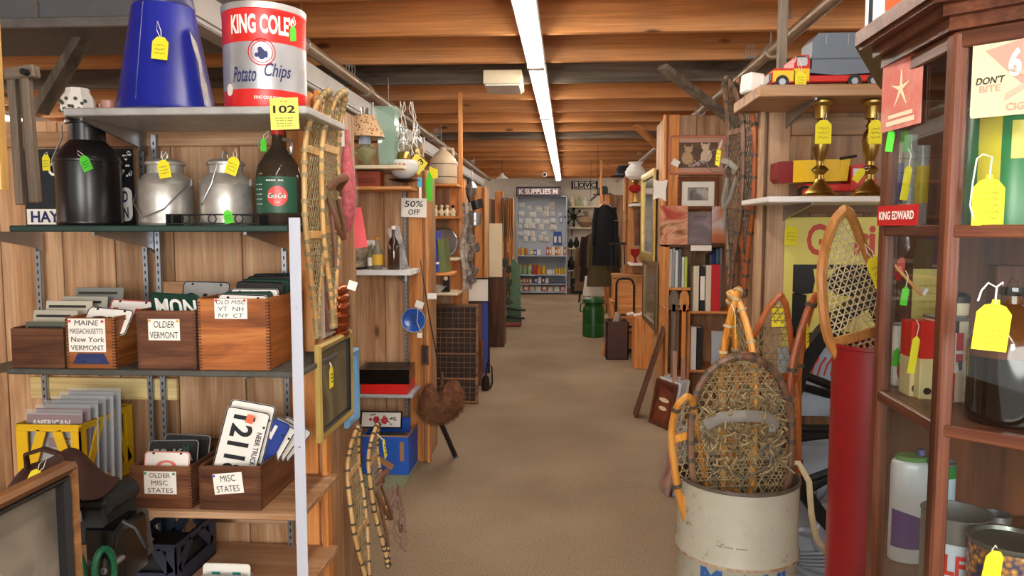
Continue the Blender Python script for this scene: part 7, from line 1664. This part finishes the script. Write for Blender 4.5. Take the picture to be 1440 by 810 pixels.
M().box(Ff.x, Ee.x, 1.665, 1.675, .06, zt_ + .01).build('back_panel', wood('cabinet_back', '#3c2012', '#5c341e', '#744428', 'z', knots=False), cab)
def cx_(px, Y, py=400): return at(px, py, Y=Y).x
# --- top of cabinet: poster
t = thing('bright_poster', 'orange, green, white and black poster standing on the cabinet', 'poster', (at(1216, 30, Y=1.40).x + .065, 1.40, zt_ + .0765)); w_ = .13
M().box(-w_ / 2, w_ / 2, -.003, 0, 0, .16, ch=.001).build('board', WHITE, t)
M().prism([(-w_ / 2 + .005, 0), (-w_ / 2 + .012, 0), (-w_ / 2 + .012, .16), (-w_ / 2 + .005, .16)], -.0038, -.003).build('black_bar', BLACK, t)
M().prism([(-.035, .16), (-.012, .16), (-.0, .03), (-.02, .0), (-.032, .05)], -.0038, -.003).build('orange_stroke', plain('poster_orange', '#e0561c', .5), t)
M().prism([(-.015, .0), (.03, .0), (.015, .07)], -.0041, -.003).build('green_stroke', plain('poster_green', '#3aa040', .5), t); M().prism([(.02, .0), (.06, .0), (.06, .09), (.03, .05)], -.0043, -.003).build('black_shape', BLACK, t)
# --- helper for things lying at glass
def tape_card(name, label, cat, p, q, u0, u1, z0, z1, mat, off=.004):
    """flat card fixed on the inside of pane p-q between fractions u0..u1"""
    v = (q - p); L = v.length; a_ = math.atan2(v.y, v.x); n = Vector((v.y, -v.x)).normalized() * (off)
    base = p + v * ((u0 + u1) / 2) - (n if 1 else n)
    t = thing(name, label, cat, (base.x, base.y, z0), rz=a_ ); w = L * (u1 - u0); M().box(-w / 2, w / 2, -.0006, .0006, 0, z1 - z0).build('card', mat, t); return t, w, z1 - z0
def face(px, X=.566): return at(px, 300, X=X)
# seed-packet style red print on side pane (normal +... faces -X)
Yn = lambda px: at(px, 300, X=.566).y
def side_card(name, label, cat, px0, px1, py0, py1, mat):
    y0, y1 = Yn(px0), Yn(px1); pm = (px0 + px1) / 2; zt, zb = at(pm, py0, X=.560).z, at(pm, py1, X=.560).z
    t = thing(name, label, cat, (.5575 , (y0 + y1) / 2, zb), rz=-PI / 2 + .05); w = abs(y1 - y0); M().box(-w / 2, w / 2, -.0006, .0006, 0, zt - zb).build('card', mat, t); return t, w, zt - zb
t, w, h = side_card('seed_packet', 'faded red and cream printed card taped on the cabinet side pane', 'card', 1244, 1294, 70, 180, plain('faded_red', '#c4685c', .6, c2='#cf8a7c', scale=20))
m = M()
for k_ in range(5): a_ = k_ * 2 * PI / 5 + .3; m.prism([(0, h * .5), (.006 * math.cos(a_ + .6), h * .5 + .006 * math.sin(a_ + .6)), (.032 * math.cos(a_), h * .5 + .032 * math.sin(a_)), (.006 * math.cos(a_ - .6), h * .5 + .006 * math.sin(a_ - .6))], -.0014, -.0006)
m.build('star_print', CREAM, t); m = M().box(-w * .35, w * .35, -.0012, -.0006, h * .06, h * .12).box(-w * .3, w * .3, -.0012, -.0006, h * .15, h * .2); m.build('print_lines', CREAM, t, kind='stuff')
t, w, h = side_card('cigar_label', 'red label with white letters low on the cabinet side pane', 'label', 1244, 1296, 288, 317, plain('label_red', '#b81e1e', .4)); letter(t, 'KING EDWARD', (0, -.0014, h * .5), w=w * .86, h=h * .42, mat=PAPER, bold=.03)
# cigarette sign on the corner pane
def corner_card(name, label, cat, px0, px1, py0, py1, mat, th=.002):
    # line x = B + s*(C-B); find s for the pixels
    v = Cc - Bc
    def s_at(px):
        d = CR @ Vector((px - 720, 405 - 300, -F)); # solve B+s v = t d
        det = d.x * (-v.y) - (-v.x) * d.y; t_ = (Bc.x * (-v.y) - (-v.x) * Bc.y) / det; P = Vector((d.x * t_, d.y * t_)); return (P - Bc).dot(v) / v.length_squared
    s0, s1 = s_at(px0), s_at(px1); base = Bc + v * ((s0 + s1) / 2); n = Vector((v.y, -v.x)).normalized() * .006
    a_ = math.atan2(v.y, v.x); P = base + n
    z1_ = at((px0 + px1) / 2, py0, Y=P.y).z; z0_ = at((px0 + px1) / 2, py1, Y=P.y).z
    w = v.length * (s1 - s0); t = thing(name, label, cat, (P.x, P.y, z0_), rz=a_); M().prism(rrect(w, z1_ - z0_, .004, cz=(z1_ - z0_) / 2), -th / 2, th / 2).build('card', mat, t); return t, w, z1_ - z0_
t, w, h = corner_card('cigar_sign', 'cream paper sign with red triangle and number 6 on the cabinet glass', 'sign', 1359, 1475, 42, 162, plain('aged_cream', '#c4ba98', .6, var=.05))
PK = plain('pink_red', '#d88878', .6); M().prism([(-w * .34, h * .8), (w * .45, h * .95), (w * .26, h * .22)], -.0014, -.001).build('red_triangle', PK, t)
letter(t, '6', (w * .03, -.0022, h * .62), w=w * .16, h=h * .34, mat=PAPER, bold=.04); letter(t, 'AIR-', (-w * .03, -.0024, h * .92), w=w * .2, h=h * .08, bold=.02)
letter(t, "DON'T", (-w * .26, -.0018, h * .44), w=w * .36, h=h * .09, bold=.02, shear=.2); letter(t, 'BITE', (-w * .26, -.0018, h * .34), w=w * .26, h=h * .08, mat=PK, bold=.02)
letter(t, 'CIG', (w * .06, -.0024, h * .1), w=w * .22, h=h * .09, mat=PK, bold=.02)
m = M(); m.prism([(-w * .08, h * .18), (w * .2, h * .32), (w * .22, h * .38), (w * .2, h * .4), (-w * .07, h * .26)], -.0026, -.001); m.prism([(-w * .05, h * .52), (w * .25, h * .42), (w * .25, h * .48), (-w * .04, h * .58)], -.0026, -.001); m.build('cigar_drawing', plain('cigar_grey', '#a89c88', .7), t)
# --- upper shelf contents
z = zs1 + .002
def can(name, label, cat, px0, px1, Y, z, py_top, mat, lid=True, n=32, band=None, neck=False):
    x0, x1 = at(px0, 300, Y=Y).x, at(px1, 300, Y=Y).x; R = (x1 - x0) / 2; h = at((px0 + px1) / 2, py_top, Y=Y).z - z
    t = thing(name, label, cat, ((x0 + x1) / 2, Y, z)); M().lathe([(R * .97, 0), (R, .002), (R, h - .002), (R * .98, h)], n=n).build('body', mat, t)
    if lid: M().lathe([(R * 1.02, h - .004), (R * 1.03, h), (R * .95, h + .001), (R * .93, h - .002), (0, h - .002)], n=n).build('lid_rim', STEEL, t)
    return t, R, h
GC = plain('oil_can_green', '#1f7a3a', .3, var=.1); YC2 = plain('oil_can_yellow', '#d8c830', .35)
t, R, h = can('green_tin', 'large green and yellow tin behind the cabinet corner pane', 'tin', 1362, 1476, 1.20, z, 150, GC)
for (a0, a1, z0_, z1_, mt) in ((-1.3, -.75, .25, .95, YC2), (-.2, .25, .1, .45, YC2), (.1, .9, .62, .9, YC2), (-.55, -.1, .55, .85, YC2), (.35, .6, .05, .6, plain('silvery', '#b8d4c0', .25, .6))):
    m = M(); n_ = 8; m.add([((R + .0008) * math.sin(a0 + (a1 - a0) * i / n_), -(R + .0008) * math.cos(a0 + (a1 - a0) * i / n_), zz_) for zz_ in (h * z0_, h * z1_) for i in range(n_ + 1)], [(i, i + 1, i + n_ + 2, i + n_ + 1) for i in range(n_)]); m.build('printed_panel', mt, t)
t = thing('price_tag_large', 'large yellow price tag hanging on a white string before the green tin', 'price tag', at(1391, 258, Y=1.068)); w_ = .043; h_ = .058
m = M(); m.prism([(-w_ / 2, -h_), (w_ / 2, -h_), (w_ / 2, -.006), (w_ * .3, .004), (w_ * .12, .006), (w_ * .1, .012), (-w_ * .1, .012), (-w_ * .12, .006), (-w_ * .3, .004), (-w_ / 2, -.006)], -.0006, .0006); m.build('paper', YTAG, t)
M().tube([(0, 0, .006), (.002, 0, .036), (-.010, .0, .040), (-.018, 0, .034), (-.022, .0, .0), (-.024, 0, -.03), (-.018, 0, -.05)], .0011, 5).build('string', STRING, t)
def scrib(par, w_, h_, n=5):
    m = M()
    for r in range(n):
        z_ = -h_ * (.22 + .15 * r); x = -w_ * .36; pts = []
        while x < w_ * .34: pts.append((x, -.0012, z_ + random.uniform(-1, 1) * h_ * .04)); x += w_ * .04
        m.tube(pts, .00035, 3)
    m.build('handwriting', plain('pencil', '#8a8420', .8), par)
scrib(t, w_, h_)
def sbottle(label, px0, px1, Y, z, py_top, mat, cat='glass', nm='drinking_glass', lm=None):
    x0, x1 = at(px0, 300, Y=Y).x, at(px1, 300, Y=Y).x; R = (x1 - x0) / 2; h = at((px0 + px1) / 2, py_top, Y=Y).z - z
    t = thing(nm, label, cat, ((x0 + x1) / 2, Y, z)); M().lathe([(R * .8, 0), (R * .85, .004), (R, h), (R * .93, h), (R * .78, .008), (0, .008)], n=24).build('glass_body', mat, t)
    if lm: M().lathe([(R * .9, h * .3), (R * .98, h * .75)], n=24, cap=False).build('printed_band', lm, t)
    return t
CG2 = plain('pale_clear_glass', '#c8d4d4', .05, alpha=.35, spec=1); YG = plain('yellow_print', '#d8c030', .4)
sbottle('clear glass tumbler with blue print behind the cabinet side pane', 1250, 1268, 1.40, z, 200, CG2, lm=plain('blue_print2', '#3c5ca8', .4))
sbottle('clear ridged tumbler beside the blue printed one', 1268, 1286, 1.38, z, 190, CG2, lm=None)
sbottle('clear tumbler with yellow print in the middle of the upper shelf', 1284, 1304, 1.42, z, 205, CG2, lm=YG)
sbottle('clear tumbler with yellow letters left of the green tin', 1330, 1356, 1.32, z, 205, CG2, lm=YG)
sbottle('yellow bordered tumbler close to the cabinet corner post', 1326, 1345, 1.20, z, 215, CG2, lm=YG)
for i, (px, py, Yq, mt, lab) in enumerate(((1254, 185, 1.30, GTAG, 'bright green tag hanging inside the cabinet side pane'), (1278, 235, 1.28, YTAG, 'long yellow tag hanging inside the cabinet side pane'), (1274, 405, 1.30, GTAG, 'bright green tag in the middle cabinet shelf, higher'), (1275, 500, 1.33, GTAG, 'bright green tag on the small oil can'), (1289, 475, 1.24, YTAG, 'long yellow tag hanging before the soldier tin'), (1262, 492, 1.37, GTAG, 'small green tag beside the small oil can'))):
    p = at(px, py, Y=Yq); t = thing('paper_tag', lab, 'tag', p); hh = {185: .034, 235: .055, 405: .03, 500: .034, 475: .06, 492: .03}[py]; ww = .012
    M().prism([(-ww / 2, -hh), (ww / 2, -hh), (ww / 2, -.003), (0, .004), (-ww / 2, -.003)], -.0005, .0005, mtx=Rm(0, .12, 0)).build('paper', mt, t); M().tube([(0, 0, .002), (.003, 0, .02), (-.002, 0, .03)], .0008, 4).build('string', STRING, t)
# --- middle shelf
z = zs2 + .002
t, R, h = can('small_oil_can', 'small white oil can with red and blue emblem in the cabinet', 'can', 1263, 1286, 1.39, z, 455, plain('can_white', '#dcdcd8', .35))
disc(t, 'round_emblem', R, -R * .1, h * .26, R * 1.3, h * .34, RED, .001); bl(t, 'GULF', R, -R * .1, h * .27, R * 1.1, h * .09, NAVY, off=.0018, bold=.03)
for i, (px0, px1, Yq, mt, lab) in enumerate(((1285, 1298, 1.29, plain('card_cream', '#dccf9c', .5), 'narrow cream tin with red top left of the soldier tin'), (1299, 1322, 1.27, plain('card_cream', '#dccf9c', .5), 'second cream tin with red top next to the soldier tin'))):
    x0, x1 = at(px0, 400, Y=Yq).x, at(px1, 400, Y=Yq).x; h = at(px0, 452, Y=Yq).z - z
    t = thing('tall_tin', lab, 'tin', ((x0 + x1) / 2, Yq, z)); w_ = x1 - x0; M().box(-w_ / 2, w_ / 2, 0, .04, 0, h * .52, ch=.001).build('lower_panel', mt, t); M().box(-w_ / 2, w_ / 2, 0, .04, h * .52, h, ch=.001).build('upper_red_panel', CHIPRED, t)
    M().prism(ell(w_ * .5, .012, 10, 0, .014), -.001, 0).build('keyhole_print', BLACK, t)
x0, x1 = at(1326, 400, Y=1.25).x, at(1366, 400, Y=1.25).x; h = at(1350, 452, Y=1.25).z - z; w_ = x1 - x0
t = thing('soldier_tin', 'tall square tin printed with red coated toy soldiers', 'tin', ((x0 + x1) / 2, 1.25, z))
M().box(-w_ / 2, w_ / 2, 0, .06, 0, h, ch=.001).build('body', plain('tin_ivory', '#e4dcc4', .4), t)
M().box(-w_ * .32, w_ * .32, -.0008, 0, h * .5, h * .86).build('red_coat', CHIPRED, t); M().box(-w_ * .14, w_ * .14, -.0012, 0, h * .86, h).build('black_hat', BLACK, t); M().box(-w_ * .07, w_ * .07, -.0012, 0, .002, h * .4).build('red_stripe', CHIPRED, t)
M().box(-w_ * .33, w_ * .33, -.0016, 0, h * .6, h * .64).box(-w_ * .05, w_ * .05, -.0018, 0, h * .45, h * .86).build('white_belts', PAPER, t); M().prism(ell(w_ * .36, h * .12, 14, 0, h * .42), -.0016, 0).build('drum_print', PAPER, t); M().box(-w_ * .3, -w_ * .18, -.0014, 0, h * .4, h * .52).box(w_ * .18, w_ * .3, -.0014, 0, h * .4, h * .52).build('blue_cuffs', NAVY, t)
M().box(-w_ / 2 - .001, w_ / 2 + .001, -.001, .061, h, h + .006, ch=.001).build('lid', STEEL, t); stz = z + h + .0065
fc = lathe_thing('face_cup', 'small white cup with painted face and black hair on the soldier tin', 'cup', (at(1347, 440, Y=1.28).x, 1.28, stz), [(.014, 0), (.016, .002), (.0165, .020), (.015, .022)], CREAM, n=24)
M().lathe([(.0175, 0), (.0175, .010), (.010, .016), (0, .017)], n=24).build('hair_lid', BLACK, fc, (0, 0, .0225), label='black domed lid')
t = thing('straight_razor', 'open razor with brown wooden scale leaning in the middle shelf', 'razor', at(1296, 415, Y=1.34)); M().beam((0, 0, 0), (-.058, .02, .072), .016, .005).build('wooden_scale', stud('z'), t); M().beam((0, 0, 0), (.006, .0, .012), .014, .006).build('white_end', PAPER, t)
t = thing('red_badge', 'small red oval card with white letters standing in the middle shelf', 'card', at(1262, 395, Y=1.37)); M().prism(ell(.016, .044, 18, 0, .022), -.001, .001, mtx=Rm(0, .15, 0)).build('card', RED, t); letter(t, 'CO', (0, -.0015, .022), w=.011, h=.009, mat=PAPER)
x0, x1 = at(1283, 400, Y=1.44).x, at(1340, 400, Y=1.44).x; t = thing('yellow_card', 'pale yellow printed card standing at the back of the middle shelf', 'card', ((x0 + x1) / 2, 1.44, z)); h = at(1310, 378, Y=1.44).z - z
M().box(-(x1 - x0) / 2, (x1 - x0) / 2, -.002, 0, 0, h, ch=.0005).build('card', plain('pale_yellow_print', '#d8c878', .6), t); 
for i in range(6): letter(t, '--- ---- --', (0, -.0026, h * (.5 + .07 * i)), w=.05, h=.0012, mat=RED)
t = slab('wooden_block', 'upright brown wooden block at the back of the middle shelf', 'block', (at(1408, 400, Y=1.29).x, 1.28, z), .045, .03, at(1400, 372, Y=1.29).z - z, walnut('z'))
# brown jug
Yj = 1.06; Yj = 1.11; x0, x1 = at(1360, 500, Y=1.13).x, at(1474, 500, Y=1.13).x; R = (x1 - x0) / 2; h = at(1405, 405, Y=Yj).z - z
BG_ = plain('brown_jug_glass', '#120805', .05, spec=1.0)
t = thing('brown_glass_jug', 'big round shouldered brown glass jug on the middle shelf', 'jug', ((x0 + x1) / 2 + .002, 1.13, z)); R *= .96
M().lathe([(R * .9, 0), (R, .006), (R, h * .50)], n=40).build('lower_body', BG_, t); M().lathe([(R, h * .50), (R * .97, h * .60), (R * .8, h * .72), (R * .45, h * .84), (R * .26, h * .88), (R * .25, h * .96)], n=40, cap=False).build('shoulder', plain('brown_glass_upper', '#5a3018', .08, spec=.8), t)
M().lathe([(R * .3, h * .94), (R * .32, h * .95), (R * .3, h * 1.0), (R * .2, h)], n=24).build('lip', BG_, t); M().tube([(R * .25, 0, h * .93), (R * .55, -.01, h * .93), (R * .6, -.01, h * .84), (R * .5, -.01, h * .76)], .006, 8).build('finger_handle', BG_, t)
t = thing('price_tag_large', 'large yellow price tag hanging on a white string before the brown jug', 'price tag', at(1399, 434, Y=1.006)); w_ = .045; h_ = .056
m = M(); m.prism([(-w_ / 2, -h_), (w_ / 2, -h_), (w_ / 2, -.006), (w_ * .3, .004), (w_ * .12, .006), (w_ * .1, .012), (-w_ * .1, .012), (-w_ * .12, .006), (-w_ * .3, .004), (-w_ / 2, -.006)], -.0006, .0006, mtx=Rm(0, .1, 0)); m.build('paper', YTAG, t)
M().tube([(0, 0, .006), (.001, 0, .028), (-.010, .0, .034), (-.018, 0, .024), (-.022, .0, .01)], .0012, 5).tube([(0, 0, .028), (.014, .01, .034), (.02, .02, .03)], .0012, 5).build('string', STRING, t); scrib(t, w_, h_)
x0 = at(1438, 400, Y=1.16).x; t = thing('red_lampshade', 'dark red glass shade with white beading at the right photo edge', 'shade', (x0 + .028, 1.2, z)); M().lathe([(.02, 0), (.03, .02), (.045, .08), (.04, .12), (.02, .15)], n=24).build('shade', plain('ruby', '#a0181c', .15), t); M().lathe([(.0455, .07), (.047, .075), (.0455, .08)], n=24, cap=False).build('beading', PAPER, t)
# --- lower shelf
z = zs3 + .002
x0, x1 = at(1253, 700, Y=1.42).x, at(1309, 700, Y=1.42).x; h = at(1280, 640, Y=1.42).z - at(1280, 785, Y=1.42).z
zc = at(1280, 785, Y=1.42).z
print('lower shelf z', z, 'can base', zc)
flat(zc - .010, zc - .001, 'inner_shelf', walnut('x'), -.015)
w_ = x1 - x0; t = thing('white_purple_tin', 'tall white tin with purple curved band on the lower cabinet shelf', 'tin', ((x0 + x1) / 2, 1.42, zc))
M().lathe([(w_ * .5, 0), (w_ * .52, .003), (w_ * .52, h - .02), (w_ * .5, h - .012), (w_ * .44, h - .008)], n=24, sy=.7).build('body', plain('tin_white2', '#c9ccd0', .35, .1, var=.1), t)
PUR = plain('purple_print', '#4a2a78', .4); m = M(); nn = 16; R = w_ * .52
f_ = lambda a_, zz_: ((R + .001) * math.sin(a_), -.7 * (R + .001) * math.cos(a_), zz_)
m.add([f_(-1.3 + 2.6 * i / nn, h * .14) for i in range(nn + 1)] + [f_(-1.3 + 2.6 * i / nn, h * (.50 - .18 * (i / nn) ** 2)) for i in range(nn + 1)], [(i, i + 1, i + nn + 2, i + nn + 1) for i in range(nn)]); m.build('purple_band', PUR, t)
m = M(); 
for i in range(6): m.add([f_(.45, h * (.85 - .05 * i)), f_(1.0, h * (.85 - .05 * i)), f_(1.0, h * (.84 - .05 * i)), f_(.45, h * (.84 - .05 * i))], [(0, 1, 2, 3)])
m.build('red_print_lines', RED, t, kind='stuff')
M().lathe([(w_ * .40, h - .008), (w_ * .42, h - .002), (w_ * .38, h), (0, h)], n=20, sy=.7).build('green_top', plain('green_top', '#5a8c4c', .4), t); M().cyl((w_ * .2, 0, h), (w_ * .2, 0, h + .012), .007, n=12).build('spout_cap', plain('blue_cap', '#4c5a8c', .3), t)
zq = at(1345, 720, Y=1.26).z; t, R, h = can('pale_blue_tin', 'pale blue tin with green rim and metal lid on the lower shelf', 'tin', 1320, 1360, 1.40, zc, 648, plain('tin_pale_blue', '#a8c0cc', .35)); M().lathe([(R * 1.005, h * .86), (R * 1.01, h * .98)], n=28, cap=False).build('green_band', GC, t)
Yt = 1.20; x0, x1 = at(1298, 760, Y=Yt).x, at(1388, 760, Y=Yt).x; R = (x1 - x0) / 2; ht = at(1343, 722, Y=Yt).z - zc
t = thing('lettered_tin', 'open round tin with red lettering on the lower cabinet shelf', 'tin', ((x0 + x1) / 2, Yt, zc)); TGR = plain('tin_grey', '#8c8c8c', .35, .6, var=.15)
M().lathe([(R * .98, 0), (R, .004), (R, ht), (R * 1.03, ht + .004), (R * .97, ht + .004), (R * .95, .01), (0, .01)], n=40).build('body', TGR, t)
m = M(); m.add([((R + .001) * math.sin(a_), -(R + .001) * math.cos(a_), zz_) for zz_ in (.004, ht * .8) for a_ in [-1.2 + 2.4 * i / 16 for i in range(17)]], [(i, i + 1, i + 18, i + 17) for i in range(16)]); m.build('pale_label', plain('label_pale', '#b8c4d0', .4), t)
bl(t, "LF'S", R, -R * .3, ht * .62, R * 1.0, ht * .2, RED, off=.002, bold=.03); bl(t, 'AN', R, -R * .3, ht * .32, R * 1.1, ht * .2, RED, off=.002, bold=.03)
price_tag(t, (R * .35, -R - .01, ht * .9), GTAG, w=.026, h=.024, tie=(0, .005, .01), script=False)
Yb2 = 1.08; x0, x1 = at(1352, 790, Y=Yb2).x, at(1470, 790, Y=Yb2).x; R = (x1 - x0) / 2 * .92; ht = at(1400, 772, Y=Yb2 - R * .0).z - zc
t = thing('patterned_tin', 'round tin with woven basket pattern nearest the cabinet glass', 'tin', ((x0 + x1) / 2 + .02, Yb2 + .02, zc))
ht = max(ht, .03)
k = N('basket_print'); ck = k.n('ShaderNodeTexVoronoi'); ck.inputs['Scale'].default_value = 120; k.l(k.coords(rnd=False), ck.inputs['Vector']); rp = k.ramp([(0.0, '#d8b060'), (0.4, '#a06a30'), (0.7, '#2a2c50')], ck.outputs['Distance']); k.l(rp.outputs[0], k.b.inputs['Base Color']); k.b.inputs['Roughness'].default_value = .35
M().lathe([(R * .94, 0), (R, ht * .2), (R, ht * .85), (R * .97, ht)], n=40).build('body', k.m, t); M().lathe([(R * .97, ht), (R * 1.02, ht + .004), (R * 1.02, ht + .009), (R * .9, ht + .009), (R * .86, ht + .003), (0, ht + .003)], n=40).build('metal_lid', plain('lid_dull', '#6c706c', .3, .7), t)
price_tag(t, (-R * .8, -R * .75, ht), w=.026, h=.045, tie=(0, .005, .012), script=False, tilt=.15)
t = thing('metal_cup', 'small shiny metal cup with handle right of the lettered tin', 'cup', (at(1400, 740, Y=1.32).x, 1.32, zc)); hq = at(1400, 722, Y=1.32).z - zc; M().lathe([(.02, 0), (.024, hq), (.021, hq), (.018, .005)], n=20).build('bowl', STEEL, t); M().tube([(.022, 0, hq * .8), (.036, 0, hq * .75), (.034, 0, hq * .35), (.02, 0, hq * .3)], .003, 6).build('handle', STEEL, t)
for lb, ls_ in LABELS.items():
    if len(ls_) > 1 and not all(g for _, g in ls_): print('DUP LABEL', lb, ls_)
